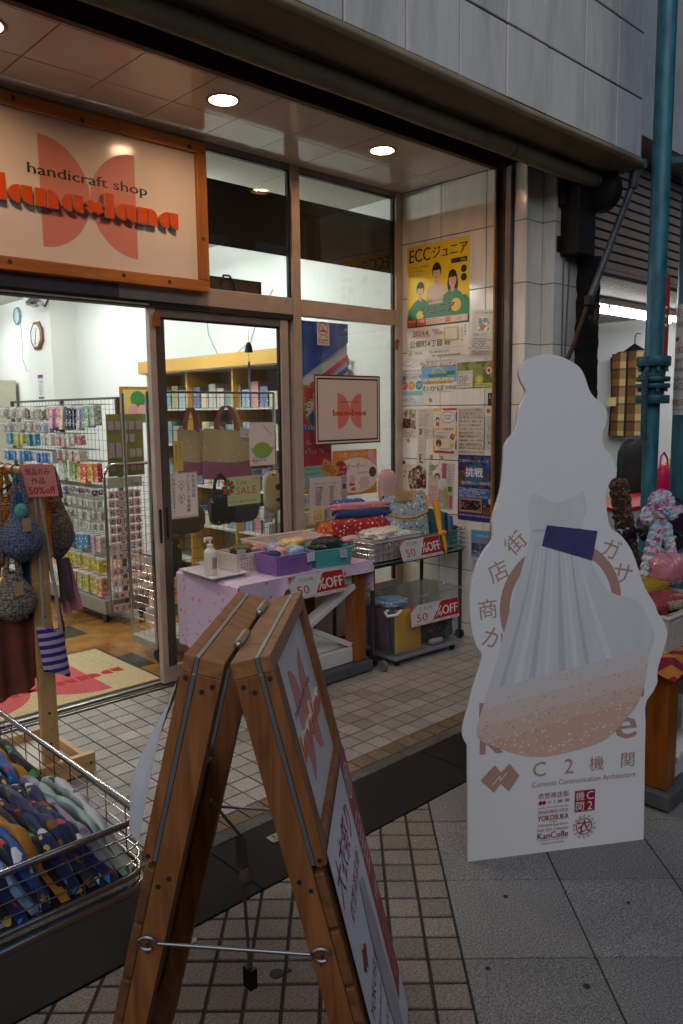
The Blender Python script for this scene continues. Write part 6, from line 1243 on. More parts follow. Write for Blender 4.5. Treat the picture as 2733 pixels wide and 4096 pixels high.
ROWS = [('あいうえお', .93, 1), ('けこさしす', .867, 3), ('ちつてとな', .806, 9), ('のはひふへ', .744, 9), ('むめもやゆ', .682, 9), ('るれろわん', .620, 1), ('、1234', .558, 9), ('890:9', .496, 9), ('ABCDE', .385, 0), ('IJKLMOP', .30, 2), ('QRSTUVW', .21, 9), ('YZ&', .12, 9)]
for tx, z, red in ROWS:
    for i, ch in enumerate(tx):
        o, F = sheet('letter_card', '%s lettered pale card, %s row of the letter rack, %s from the left' % ('red' if i == red else 'dark', ORD[[q[0] for q in ROWS].index(tx)], ORD[i]), 'card', (2.578+.05*i, 5.066, z+.03), (.046, 0, 0), (0, 0, -.054), pm('d2b8b6'), .004, 'letter cards on the rack')
        F.text(ch, .5, .56, .62 if ord(ch) > 255 else .52, 'b01f2c' if i == red else '12121c', 'c', bold=.003); F.build(o)
# chrome mesh stand right behind the sliding door
ds = thing('mesh_stand', 'chrome mesh display stand behind the sliding door hung with cloth bags', 'display rack', (2.8, 4.15, 0))
for x, y in ((2.36, 4.11), (2.36, 4.40), (3.30, 4.11)): mb(CHR).tube([(x, y, .08), (x, y, 1.62)], .011, 10).build('post', ds, 50)
mesh_panel(ds, (2.37, 4.11, 0), (1, 0, 0), .93, .14, 1.62, .05, .066, .0016, MATS['dark_chrome']); mesh_panel(ds, (2.36, 4.12, 0), (0, 1, 0), .28, .14, 1.10, .07, .05, .0016, CHR)
mb(FRM).tube([(2.36, 4.11, 1.622), (3.30, 4.11, 1.622)], .007, 8).build('top_bar', ds)
mb(MATS['rack_base']).box((2.35, 4.10, .08), (3.31, 4.41, .125)).build('base', ds, bev=.004)
for x in (2.38, 3.28): mb(MATS['caster_black']).lathe([(.01, -.012), (.036, -.012), (.036, .012), (.01, .012)], (x, 4.13, .038), 14, 0).build('caster', ds, 50)
GT = 'cloth bags hung on the mesh stand'
TOT = cloth('tote_cloth', 'b5a07a', ['d8cbb0', 'dccfb4'], 40, .15, .9); MAU = mat('mauve_cloth', '935a72', .85, var=.12, scale=12, bmp=.2); HPK = mat('strap_pink', '9c5f5a', .8, var=.1)
def tote(label, x0, x1, z0, z1, y, ztop, zmid):
    t = thing('tote_bag', label, 'bag', ((x0+x1)/2, y, z0), GT)
    def f(u, v, s): w_ = 1+.05*math.sin(3*v); return (x0+(x1-x0)*(.5+(u-.5)*(1.06-.12*v)), y+s*.028*math.sin(math.pi*u)*(1-v*.6)+.006*math.sin(8*u+3*v), z0+(z1-z0)*v+.012*math.sin(3*u+x0))
    k = (zmid-z0)/(z1-z0)
    mb(MAU).grid(lambda u, v: f(u, v*k, -1), 12, 5).grid(lambda u, v: f(u, v*k, 1), 12, 5).build('base_panel', t, 60)
    mb(TOT).grid(lambda u, v: f(u, k+v*(1-k), -1), 12, 8).grid(lambda u, v: f(u, k+v*(1-k), 1), 12, 8).build('body', t, 60)
    for s in (-.012, .012): mb(HPK).grid(lambda u, v, s=s: (x0+(x1-x0)*(.28+.44*u)+(v-.5)*.022, y+s, z1-.02+(ztop-z1)*math.sin(math.pi*u)**.6), 14, 1).build('handle', t, 60)
tote('large beige tote bag with mauve base hung in the middle of the mesh stand', 2.70, 3.06, 1.09, 1.40, 4.06, 1.56, 1.20)
tote('smaller beige tote bag with mauve base left of the large tote', 2.54, 2.74, 1.13, 1.40, 4.09, 1.55, 1.21)
o, F = sheet('price_card', 'white price card clipped to the large tote bag', 'price card', (2.955, 4.02, 1.405), (.10, 0, -.012), (0, 0, -.06), pm('c8c0c0'), .001); F.text('トートバッグ', .1, .3, .25, 'a05a6a', 'l', wfit=.7).text('¥2,200', .4, .7, .25, '5a5a6a', 'l', wfit=.5); F.build(o)
rag('dark green bag with yellow maple leaves at the left side of the mesh stand', (2.41, 4.02, .66), (.07, .05, .12), cloth('maple', '28300e', ['c08a1c', '28300e', '3a4416', 'a87a1c'], 18, .34), .06, 'bag', 'cloth_bag', GT)
tag(mb(MATS['maple']).tube([(2.36, 4.02, .76), (2.38, 4.03, .90), (2.41, 4.05, 1.0), (2.43, 4.04, .88), (2.45, 4.03, .77)], .008, 6).build('bag_strap', loc=(2.4, 4.03, .76), smooth=60), 'green strap of the maple leaf bag', 'strap')
rag('brown woven bag hanging low at the left of the mesh stand', (2.56, 4.05, .86), (.12, .04, .08), knit('brown_weave', '4a3f22', '6b5a34', 120, .5), .06, 'bag', 'cloth_bag', GT)
rag('black handbag with yellow flowers on the mesh stand', (2.80, 4.03, .90), (.09, .04, .09), cloth('black_flower', '1a1815', ['b8901c', '1a1815', '1a1815'], 24, .25), .06, 'bag', 'cloth_bag', GT)
tag(mb(mat('strap_black', '1a1a1c', .6, var=.1)).tube([(2.74, 4.03, .97), (2.76, 4.03, 1.08), (2.80, 4.03, 1.12), (2.84, 4.03, 1.08), (2.86, 4.03, .97)], .010, 8).build('bag_strap', loc=(2.8, 4.03, .97), smooth=60), 'black strap of the yellow flower handbag', 'strap')
rag('grey shoulder bag hanging beside the christmas sale card', (2.98, 4.05, .88), (.12, .04, .075), mat('grey_felt', '4b4846', .9, var=.15), .05, 'bag', 'cloth_bag', GT)
rag('cream bag with brown cow patches at the right of the mesh stand', (3.20, 4.02, .98), (.06, .04, .13), cloth('cowprint', 'b5ac84', ['3a332a', 'b5ac84', '4a4034'], 14, .36), .06, 'bag', 'cloth_bag', GT)
# wall shelving with yellow header
ws_ = thing('wall_shelving', 'wall shelving with a yellow header board along the right inside wall', 'shelf', (3.95, 5.6, 0))
HDR = mat('yellow_board', 'c79a45', .6, var=.05, scale=4); SHB = mat('shelf_back', 'b5ab94', .7, var=.06)
mb(HDR).box((3.74, 4.6, 1.86), (3.755, 6.65, 1.967)).box((3.756, 6.635, 1.86), (4.19, 6.65, 1.967)).build('header', ws_)
mb(mat('shelf_white', 'c2c2be', .6, var=.05)).box((3.756, 4.6, 1.85), (4.195, 6.63, 1.862)).build('top_panel', ws_)
mb(SHB).box((4.16, 4.6, 0), (4.19, 6.65, 1.85)).build('back_panel', ws_)
for y in (4.6, 5.28, 5.96, 6.62): mb(HDR).box((3.82, y, 0), (4.16, y+.022, 1.85)).build('divider', ws_)
for z in (.15, .5, .85, 1.2, 1.52): mb(MATS['shelf_white']).box((3.84, 4.625, z), (4.158, 6.615, z+.018)).build('shelf', ws_)
kk = 0
for z in (.52, .87, 1.22, 1.54):
    for y in [4.66+.118*i for i in range(16)]:
        kk += 1; c = ['b8a8a0', '8a9ab0', 'c0b090', '6a8a8a', 'b07a80', 'a8a8a0', '9a8a6a', '5a6a8a'][(kk*5) % 8]; h_ = .12+.10*((kk*7) % 5)/5
        ob = mb(cloth('stock_'+c, c, ['d8d4cc', c, 'c0b8b0'], 30, .25, .35, .9, 0)).box((3.87, y, z), (4.05, y+.095, z+h_)).build('stock_packet', loc=(3.95, y, z))
        tag(ob, 'packet on the %s shelf of the wall shelving, %s from the near end' % ({.52: 'lowest', .87: 'second lowest', 1.22: 'second highest', 1.54: 'top'}[z], ORD[(kk-1) % 16]), 'packet', 'craft stock on the wall shelving')
for i in range(10): 
    ob = mb(cloth('white_stock', 'c8c8c6', ['8a9ab8', 'c04a5a', 'd8d8d6', 'd8b84a'], 18, .3, .5)).box((3.70, 4.22+.05*i*1.2, .55+.12*(i % 4)), (3.82, 4.27+.06*i, .65+.12*(i % 4))).build('stock_packet', loc=(3.75, 4.25+.06*i, .55+.12*(i % 4)))
    tag(ob, 'white packet near the window end of the wall shelving, %s from the glass' % ORD[i], 'packet', 'craft stock near the window')
# small things on walls and glass inside
ck = thing('wall_clock', 'octagonal wooden wall clock on the white column', 'clock', (3.9, 9.2, 2.4))
def octo(r, x): return [(x, 9.2+r*math.cos(R(22.5+45*k)), 2.406+r*math.sin(R(22.5+45*k))) for k in range(8)]
M_ = mb(wood('clock_wood', '5a2c12', '8a4a20', 2, 6, .4)); A_, B_ = octo(.172, 3.875), octo(.135, 3.862)
for k in range(8): M_.poly([A_[k], A_[(k+1) % 8], B_[(k+1) % 8], B_[k]]); a, b = A_[k], A_[(k+1) % 8]; M_.poly([a, b, (3.899, b[1], b[2]), (3.899, a[1], a[2])])
M_.build('case', ck); mb(mat('clock_face', 'd6d6d2', .5, var=.02)).poly(octo(.136, 3.868)).build('dial', ck)
mb(ink('222222')).bar((3.866, 9.2, 2.406), (3.866, 9.17, 2.49), .004, .006, (1, 0, 0)).bar((3.8655, 9.2, 2.406), (3.8655, 9.225, 2.30), .004, .006, (1, 0, 0)).build('hands', ck)
Fc = Face((3.8675, 9.3, 2.506), (0, -.2, 0), (0, 0, -.2))
for h in range(12): a = R(30*h-60); Fc.text(str(h+1), .5+.42*math.cos(a), .5+.42*math.sin(a), .09, '3a3a38', 'c')
Fc.build(ck)
o, F = sheet('column_notice', 'narrow white and purple notice on the white column below the clock', 'notice', (3.897, 9.28, 1.96), (0, -.15, 0), (0, 0, -.28), pm('d2d0cc'), .001); F.rect(0, 0, 1, .14, '6a2a6a').rect(0, .92, 1, 1, '6a2a6a').text('年末年始', .5, .3, .09, '4a4a50', 'c', wfit=.7).scribble(.15, .4, .85, .85, 8, '7a7a80', 3); F.build(o)
bl = thing('cable_loop', 'coil of pale blue cable hung on the white wall', 'cable', (4.18, 10.5, 2.7)); mb(mat('blue_cable', '5aa6c0', .5, var=.05)).tube([(4.185, 10.5+.11*math.cos(t), 2.77+.11*math.sin(t)) for t in [k*math.pi/10 for k in range(20)]], .007, 6, closed=True).tube([(4.18, 10.51+.095*math.cos(t), 2.775+.10*math.sin(t)) for t in [k*math.pi/10 for k in range(20)]], .006, 6, closed=True).build('coil', bl, 60)
mb(mat('thin_cord', '9a9a98', .6, var=0)).tube([(4.19, 10.42, 2.78), (4.19, 10.40, 2.4), (4.19, 10.41, 2.2), (4.19, 10.3, 2.05)], .004, 5).build('cord', bl)
wf = thing('ceiling_spotlight', 'small chrome fan or spotlight high on the column behind the door header', 'lamp', (3.7, 8.8, 2.7)); mb(CHR).lathe([(.02, 0), (.09, .02), (.10, .05), (.06, .09), (.01, .10)], (3.72, 8.82, 2.68), 16).build('head', wf, 50); mb(CHD).tube([(3.76, 8.80, 2.74), (3.84, 8.83, 2.70), (3.89, 8.85, 2.78)], .012, 8).build('bracket', wf, 50)
wc = thing('wind_chime', 'dark iron wind bell with a pale blue paper tail hanging behind the door glass', 'wind bell', (2.92, 3.85, 1.9)); bcx = (2.915, 3.86)
mb(mat('iron_dark', '1c2422', .5, .5, var=.1)).lathe([(.004, .06), (.012, .056), (.02, .035), (.026, .0), (.022, .0)], (*bcx, 1.855), 16).build('bell', wc, 50)
mb(ink('2a2a28')).tube([(*bcx, 1.99), (*bcx, 1.70)], .0015, 4).build('string', wc)
mb(mat('paper_tail', '8fb0c8', .7, var=.05)).grid(lambda u, v: (bcx[0]-.008+.016*u+.004*math.sin(6*v), bcx[1]+.004*math.sin(5*v), 1.80-.17*v), 2, 8).build('tail', wc, 60)
cs = thing('wooden_case', 'brown backed case with looped black cable resting on the transom', 'case', (2.85, 3.88, 2.178)); mb(mat('case_brown', '4a3018', .7, var=.2)).box((2.52, 3.86, 2.179), (3.00, 4.0, 2.262)).build('back', cs); mb(mat('case_black', '17181c', .5, var=.1)).box((2.52, 3.857, 2.263), (3.02, 4.0, 2.275)).box((3.001, 3.857, 2.179), (3.02, 4.0, 2.262)).build('rim', cs)
mb(ink('141414')).tube([(2.73, 3.85, 2.185), (2.72, 3.848, 2.24), (2.74, 3.848, 2.285), (2.78, 3.848, 2.285), (2.815, 3.848, 2.24), (2.82, 3.85, 2.185)], .007, 6).build('cable', cs, 60)
bu = thing('knitted_rabbit', 'small mauve knitted rabbit hanging on the wall behind the window', 'toy', (4.17, 4.35, 1.75)); KN = knit('mauve_knit', '8a7480', '6a5560', 160, .4)
mb(KN).blob((4.16, 4.35, 1.77), (.03, .075, .07), 14, 10, .05).build('body', bu, 60)
for s in (-1, 1): mb(KN).blob((4.165, 4.35+s*.05, 1.865), (.012, .022, .035), 10, 8, .05).build('ear', bu, 60)
mb(ink('b0a8a0')).tube([(4.18, 4.35, 1.85), (4.19, 4.36, 1.97)], .0015, 4).build('string', bu)
for i, P in enumerate(([(4.19, 6.2, 2.55), (4.19, 6.15, 2.2), (4.19, 6.0, 2.0), (4.12, 5.9, 1.97)], [(4.19, 5.2, 2.5), (4.19, 5.4, 2.3), (4.19, 5.55, 2.05), (4.19, 5.58, 2.08), (4.12, 5.7, 1.97)])):
    tag(mb(MATS['thin_cord']).tube(P, .004, 5).build('electric_cable', loc=P[-1]), ['thin cord running down the white wall, the farther one', 'thin wavy cord running down the white wall nearer the window'][i], 'cable', 'thin cords on the shop wall')
pf = thing('flower_picture', 'wood-framed picture of pink flowers leaning behind the gondola', 'picture', (3.4, 6.0, 1.45)); mb(wood('pic_wood', '8a5a20', 'b07a34', 2, 6)).box((3.20, 6.0, 1.42), (3.52, 6.02, 1.72)).build('frame', pf, bev=.004); Fp = Face((3.20, 6.0, 1.72), (.32, 0, 0), (0, 0, -.30)); Fp.rect(.08, .08, .92, .92, 'c8b060').disc(.5, .35, .22, '3a7a3a').disc(.35, .62, .14, 'd09098').disc(.62, .66, .15, 'd8a0a4').rect(.3, .75, .7, .92, '4a7a3a'); Fp.build(pf)
# tall pale shelf unit at the far left
sl = thing('white_bookcase', 'pale shelf unit standing at the far left inside the shop', 'shelf', (3.9, 10.9, 0)); mb(mat('pale_unit', 'c2bda8', .6, var=.05)).box((3.6, 10.6, 0), (4.15, 11.4, 1.95)).build('carcass', sl, bev=.005); mb(mat('unit_slot', '6a6450', .8)).box((3.597, 10.75, .9), (3.6, 11.3, 1.7)).build('opening', sl)
# ================================================================== HANGING RACK IN THE DOORWAY
hr = thing('hanging_rack', 'pale wooden garment rack standing by the doorway hung with knitted bags', 'rack', (1.2, 3.1, 0))
BEE = wood('beech', 'b58650', 'd0a670', 2, 6, .5); BEEY = wood('beech_y', 'b58650', 'd0a670', 1, 6, .5); BEEX = wood('beech_x', 'b58650', 'd0a670', 0, 6, .5)
mb(BEE).box((1.205, 3.032, .045), (1.275, 3.058, 1.31)).build('post', hr, bev=.004)
mb(BEE).box((1.2, 3.024, .50), (1.27, 3.031, .84)).build('post_plate', hr, bev=.003)
mb(BEEX).box((.6, 3.0, .008), (1.41, 3.0315, .092)).build('front_beam', hr, bev=.003)
mb(BEEY).box((1.385, 3.032, .01), (1.41, 3.48, .06)).build('side_beam', hr, bev=.003)
mb(BEEX).box((.6, 3.48, .008), (1.41, 3.505, .06)).build('back_beam', hr, bev=.003)
mb(mat('base_board', 'b9b3a4', .5, var=.1)).box((.6, 3.034, .012), (1.383, 3.478, .02)).build('base_board', hr)
mb(wood('dowel', 'a06a3c', 'c08a58', 1, 6, .4)).tube([(1.235, 3.06, 1.275), (1.235, 3.62, 1.275)], .019, 14).build('rail', hr, 50)
for z in (.30, .17, .56, .70, .95): mb(mat('screw_hole', '3a2a1a', .6, var=0)).lathe([(.006, 0), (.004, -.0008), (.001, -.001)], (1.24, 3.0235 if .5 < z < .84 else 3.0315, z), 10, 1).build('screw', hr)
mb(mat('screw_steel', '8a8a88', .4, .7)).lathe([(.005, 0), (.001, -.001)], (1.245, 3.0315, .23), 10, 1).build('screw', hr); mb(MATS['screw_hole']).lathe([(.006, 0), (.001, -.001)], (1.39, 2.9995, .05), 10, 1).build('screw', hr)
o, F = sheet('sale_note', 'pink paper note with handwritten half price offer on the hanging rack', 'notice', (1.178, 3.005, 1.309), (.127, .0, -.004), (.012, -.004, -.125), pm('e68c7e'), .001); F.text('現品のみ', .07, .22, .2, '1f1814', 'l', wfit=.75).text('作品', .22, .5, .2, '1f1814', 'l', wfit=.42).text('50%off', .1, .8, .22, 'a81c20', 'l', wfit=.82, bold=.001); F.build(o)
GH = 'knitted goods hung on the wooden rack'
def kbag(label, c, rad, m, neck, strapm=None, tagc=None):
    t = thing('knitted_bag', label, 'bag', (c[0], c[1], c[2]-rad[2]), GH)
    def f(u, v):
        a = 2*math.pi*u; p = v; prof = [.12, .62, .93, 1.0, .98, .86, .66, .45, .34]; q = p*(len(prof)-1); i = min(int(q), len(prof)-2); r_p = prof[i]+(prof[i+1]-prof[i])*(q-i)
        w_ = 1+.03*math.sin(7*a+9*v)+.02*math.sin(13*a); return (c[0]+rad[0]*r_p*w_*math.cos(a), c[1]+rad[1]*r_p*w_*math.sin(a), c[2]-rad[2]+2*rad[2]*p)
    mb(m).grid(f, 24, 20, True).build('body', t, 70)
    zt = c[2]+rad[2]
    for s in (-1, 1): mb(strapm or m).tube([(c[0]+s*rad[0]*.32, c[1], zt-.01), (c[0]+s*rad[0]*.22, c[1], zt+neck*.5), (c[0]+s*.004, c[1]+.01, zt+neck)], [.014, .010, .008], 8).build('handle', t, 60)
    if tagc: mb(mat('kraft_tag', 'a8825a', .8, var=.05)).box((c[0]-.02, c[1]-rad[1]-.008, c[2]+rad[2]*.2), (c[0]+.012, c[1]-rad[1]-.0065, c[2]+rad[2]*.2+.05)).build('paper_tag', t)
    return t
K1 = knit('knit_blue', '76839c', '3b4458', 85, 1.0); K2 = knit('knit_grey', '857a72', '453d38', 80, 1.0); K3 = knit('knit_beige', 'a6998c', '544840', 75, 1.0); K4 = knit('knit_rust', '8a4a24', '3a1e0e', 55, 1.0)
kbag('slate blue knitted bag with a turquoise ball hung at the left of the post', (1.155, 2.985, 1.045), (.082, .06, .105), K1, .13, tagc=1)
tag(mb(mat('yarn_ball', '4d8a88', .9, var=.2, scale=60, bmp=.6)).blob((1.15, 2.965, 1.135), (.026, .024, .032), 12, 10, .03).build('yarn_ball', loc=(1.15, 2.965, 1.10), smooth=60), 'turquoise ball showing in the mouth of the blue knitted bag', 'yarn ball')
kbag('grey brown knitted bag hung behind the post', (1.37, 3.16, 1.03), (.068, .055, .135), K2, .12)
kbag('beige open-knit bag hung below the blue one', (1.125, 3.02, .80), (.085, .06, .10), K3, .10, tagc=1)
def hang(label, P, m, th=.012, name='hanging_cloth', wob=.014):
    A, B, C_, D = [Vector(p) for p in P]; n = (B-A).cross(D-A).normalized()
    f = lambda u, v, s: (A*(1-u)+B*u)*(1-v)+(D*(1-u)+C_*u)*v+n*(s*th*.5+wob*math.sin(11*u+2*v)*(1-v*.6))
    o = mb(m).grid(lambda u, v: f(u, v, 1), 14, 12).grid(lambda u, v: f(u, v, -1), 14, 12).build(name, loc=tuple(A), smooth=70); return tag(o, label, 'cloth item', GH)
hang('dusty pink apron hanging low behind the post', [(1.39, 3.18, .655), (1.50, 3.22, .66), (1.43, 3.2, .88), (1.37, 3.18, .88)], mat('dusty_pink', 'c07c88', .85, var=.1, scale=10, bmp=.2))
hang('grey mauve cloth overlapping the pink apron', [(1.36, 3.14, .72), (1.44, 3.165, .73), (1.41, 3.16, .90), (1.35, 3.14, .90)], mat('grey_mauve', '5f4f54', .9, var=.2, scale=14, bmp=.3))
hang('orange cloth strip hanging beside the post', [(1.262, 3.10, .93), (1.335, 3.12, .93), (1.325, 3.12, 1.23), (1.285, 3.10, 1.23)], mat('orange_cloth', 'd8761c', .8, var=.15, bmp=.2))
hang('bright blue cloth with white animals hanging behind the post', [(1.18, 3.08, .63), (1.25, 3.09, .63), (1.22, 3.09, 1.2), (1.16, 3.08, 1.2)], cloth('blue_white', '1f5a90', ['d0d6dc', '1f5a90', '1f5a90'], 16, .22))
hang('brown cotton cloth hanging at the lower left of the rack', [(1.02, 3.03, .40), (1.20, 3.06, .42), (1.20, 3.06, .70), (1.05, 3.03, .72)], mat('brown_cotton', '6e3826', .9, var=.2, scale=12, bmp=.3), .03)
hang('rust crochet shawl hanging behind the brown cloth', [(1.12, 3.10, .44), (1.34, 3.14, .42), (1.30, 3.13, .74), (1.12, 3.10, .74)], K4, .02)
hang('pale pink scarf hanging at the left edge of the rack', [(1.04, 3.05, .9), (1.10, 3.06, .88), (1.11, 3.06, 1.2), (1.08, 3.05, 1.2)], mat('pale_scarf', 'a8857c', .9, var=.1, bmp=.2))
kbag('oatmeal crochet bag hung at the left picture edge', (1.06, 3.05, 1.0), (.06, .05, .11), knit('knit_oat', 'b8a890', '6a5a48', 85, 1.0), .16)
kbag('ochre crochet bag hung behind the blue knitted bag', (1.19, 3.22, 1.05), (.07, .06, .12), knit('knit_ochre', 'b8802c', '5a3a10', 75, 1.0), .12)
hang('mustard crochet cloth hanging below the beige bag', [(1.05, 3.10, .5), (1.18, 3.12, .48), (1.17, 3.12, .78), (1.07, 3.10, .78)], knit('knit_must', 'a06a24', '4a2c0c', 60, 1.0), .02)
hang('grey scarf hanging behind the rack post', [(1.30, 3.3, .75), (1.38, 3.32, .75), (1.36, 3.32, 1.25), (1.30, 3.3, 1.25)], mat('grey_scarf', '7a7674', .9, var=.15, scale=20, bmp=.3), .02)
hang('plum cloth hanging at the left picture edge', [(.98, 3.12, .55), (1.07, 3.13, .55), (1.06, 3.13, 1.0), (.99, 3.12, 1.0)], mat('plum_cloth', '6a4452', .9, var=.15, scale=20, bmp=.3), .02)
PURS = stripes('purple_stripe', '3a1a80', 'a8a0ac', 9.5, 'Z', .95)
pu = thing('striped_pouch', 'purple and grey striped knitted pouch on a long cord in front of the post', 'bag', (1.25, 2.975, .46), GH)
def puf(u, v): a = 2*math.pi*u; tw = .10*(v-.5); return (1.25+.05*math.copysign(abs(math.cos(a))**.6, math.cos(a))-.02*(v-.5)+.01*math.sin(a*2), 2.975+.014*math.sin(a), .475+.185*v-.05*math.cos(a)*.5)
mb(PURS).grid(puf, 20, 14, True).build('body', pu, 70)
CORD = mat('grey_cord', '9a9088', .9, var=.2, scale=90, bmp=.5)
mb(CORD).tube([(1.215, 2.975, .66), (1.222, 2.99, .95), (1.228, 3.02, 1.24)], .0055, 6).tube([(1.285, 2.975, .635), (1.262, 2.99, .95), (1.24, 3.02, 1.24)], .0065, 6).build('cord', pu, 60)
hang('narrow dark cloth strip with pink stripes beside the striped pouch', [(1.295, 3.04, .50), (1.325, 3.04, .50), (1.325, 3.04, .655), (1.30, 3.04, .655)], stripes('pinkdark', '9a2a5a', '2e2a2c', 11, 'Z'), .01)
tag(mb(mat('dark_strap', '2c2624', .8, var=.2)).tube([(1.32, 3.04, .65), (1.275, 3.045, .95), (1.25, 3.05, 1.25)], .006, 6).build('cloth_strap', loc=(1.32, 3.04, .65), smooth=60), 'dark thin strap running down beside the grey cords', 'strap')
for i, (y, c) in enumerate(((3.12, 'b07a4a'), (3.2, '2a2a2c'), (3.29, 'b8862c'), (3.38, 'a8602c'))):
    h = mb(mat('hanger_'+c, c, .4, var=.05)).tube([(1.235+.022*math.cos(t), y, 1.278+.022*math.sin(t)) for t in [R(-40+22*k) for k in range(11)]], .004, 6).tube([(1.215, y, 1.262), (1.225, y, 1.23), (1.09, y+.02, 1.15), (1.37, y-.02, 1.15), (1.225, y, 1.23)], .006, 6).build('coat_hanger', loc=(1.235, y, 1.15), smooth=60)
    tag(h, ['light brown hanger nearest the pink note', 'black hanger second on the rail', 'yellow wooden hanger third on the rail', 'orange brown hanger farthest on the rail'][i], 'hanger', 'hangers on the wooden rack')
# ================================================================== WIRE CART WITH FABRICS
wc_ = thing('wire_cart', 'chrome wire basket cart full of folded fabrics in the lower left foreground', 'cart', (.45, 1.85, 0))
CX0, CX1, CY0, CY1, CZ0, CZ1 = .08, .775, 1.425, 2.42, .535, .655
wire_basket(wc_, CX0, CY0, CX1, CY1, CZ0, CZ1, .092, CHR, .0017, .0075, corner=.05)
mb(mat('cart_tray', '1d1d20', .6, var=.2)).box((CX0+.01, CY0+.012, CZ0-.012), (CX1-.012, CY1-.01, CZ0-.004)).build('tray', wc_)
mb(CHR).tube([(CX0, CY0-.006, CZ0-.03), (CX1-.05, CY0-.006, CZ0-.03), (CX1-.012, CY0+.012, CZ0-.03), (CX1+.004, CY0+.05, CZ0-.03), (CX1+.004, CY1, CZ0-.03)], .010, 10).build('lower_tube', wc_, 50)
for x, y in ((CX0+.42, CY0+.03), (CX1-.04, CY1-.06)): mb(mat('leg_grey', '4a4a4c', .4, .6, var=.1)).tube([(x-.12, y+.1, .06), (x-.12, y+.1, CZ0-.012)], .013, 10).build('leg', wc_, 50)
mb(CHR).tube([(CX0+.26, CY0+.02, .05), (CX0+.26, CY0+.02, CZ0-.02)], .013, 10).build('leg', wc_, 50)
GFB = 'folded fabrics in the wire cart'
PAL = [('d0cfd0', ['2f6a3a', 'd0cfd0', '3a7a4a', '2a2a2c'], 'white fabric with green dinosaurs'), ('a8c2b4', ['a8c2b4', '8ab0a8', 'd8d0c0'], 'pale mint fabric'), ('9a94a6', ['6a6478', 'b0aab8', '8a849a'], 'mauve grey fabric'), ('142458', ['c8a02c', 'b0302c', 'd8d8d8', '3a8ac8', 'd8b82c'], 'navy space print fabric'), ('2a3058', ['6a4a2c', '8a5a30', '2a3058'], 'navy fabric with brown lettering'), ('b0751c', ['b0751c', 'a0661a', 'b87c24'], 'plain ochre fabric'), ('1f5aa8', ['d6d6d8', '2a6ab8', 'd6d6d8', 'b83a34'], 'bright blue fabric with white motifs'), ('8ab0d8', ['5a8ac8', 'd0dce8', '3a4a6a'], 'light blue print fabric'), ('4d9ac8', ['2a6a9a', '7ab8d8', '2f6f98'], 'turquoise blue fabric'), ('0e0f14', ['2f8aa8', '4a9a4a', 'c87a3a', '0e0f14'], 'black dinosaur print fabric'), ('3a62b8', ['d8dce4', '5a7ac8', 'd8c84a'], 'cobalt fabric with vehicles'), ('16204a', ['d8a83a', 'c84a3a', 'd8d8d8', 'b0b8c8'], 'navy fabric with trains'), ('7e9fd0', ['b83a3a', 'c8d4e8', '7e9fd0'], 'periwinkle fabric'), ('14151c', ['c84a3c', 'd8c8a0', 'c8a84a', '3a6ab0'], 'black fabric with car print'), ('b8ab9c', ['b04a3a', 'c8bcac', 'a89a8a'], 'cream fabric with red stitching'), ('2f5f80', ['2f5f80', '3a7090', '244a68'], 'teal blue fabric')]
def slab(x, y0, y1, z, th, h, m, label, lean):
    """a folded length of cotton standing on its edge: rounded fold on top, loose layers below, sagging along its length"""
    rnd = random.Random(int(x*9973+y0*77)); ph = [rnd.uniform(0, 6) for _ in range(5)]; M_ = MB().use(m)
    prof = [(-.5, 0), (-.5, .45), (-.5, .86), (-.44, .95), (-.30, .99), (.0, 1.0), (.30, .985), (.44, .94), (.5, .84), (.5, .45), (.42, .30), (.5, .2), (.46, 0)]
    def f(u, v):
        q = v*(len(prof)-1); i = min(int(q), len(prof)-2); a, b_ = [prof[i][k]+(prof[i+1][k]-prof[i][k])*(q-i) for k in (0, 1)]
        y = y0+(y1-y0)*u; w_ = 1+.06*math.sin(7*u+ph[0])+.05*math.sin(17*u+ph[1]); e = 1-.12*max(0, abs(2*u-1)-.9)/.1
        return (x+a*th*w_*e+lean*b_*h+.007*math.sin(6*u+ph[2])+.003*math.sin(23*u+9*v+ph[3]), y+.012*math.sin(3*b_+ph[4])*(1-u), z+b_*h*e*(1+.06*math.sin(5*u+ph[3])+.03*math.sin(14*u+ph[0]))+.012*(1-u)-.02*max(0, .12-u)/.12)
    M_.grid(f, 26, 22); M_.poly([f(0, k/22) for k in range(23)]); M_.poly([f(1, k/22) for k in range(22, -1, -1)])
    return tag(M_.build('folded_fabric', loc=(x, (y0+y1)/2, z), smooth=60), label, 'fabric', GFB)
for row, (ya, yb) in enumerate(((1.445, 1.80), (1.80, 2.14), (2.13, 2.39))):
    x = CX1-.016; k = 0
    while x > CX0+.09:
        p = PAL[[0, 1, 2, 3, 11, 4, 3, 9, 5, 6, 11, 7, 3, 13, 6, 10, 11, 8, 13, 12, 9, 10, 3, 14, 15][(k+row*7) % 25]] if row < 2 else [('b4b8c4', ['8aa0c8', 'c8b8a0', 'd0d0d4'], 'pale blue white fabric'), ('c8c4bc', ['c0b04a', 'd0ccc4'], 'cream fabric with yellow print'), ('a0b4d0', ['3a5ab0', 'c8d4e4'], 'baby blue fabric')][k % 3]
        th = random.uniform(.015, .025); mm_ = cloth('fab_%s' % p[0], p[0], p[1], 30, .36, .85, .9, .35)
        slab(x-th/2, ya+random.uniform(-.008, .012), yb+random.uniform(-.03, .0), CZ0+.004+random.uniform(0, .006), th*1.05, random.uniform(.105, .135)+(.03 if row == 2 else .0), mm_, '%s, %s from right in %s row of cart' % (p[2], ORD[min(k, 39)], ('front', 'middle', 'back')[row]), -.42-.1*random.random())
        x -= th*1.02; k += 1
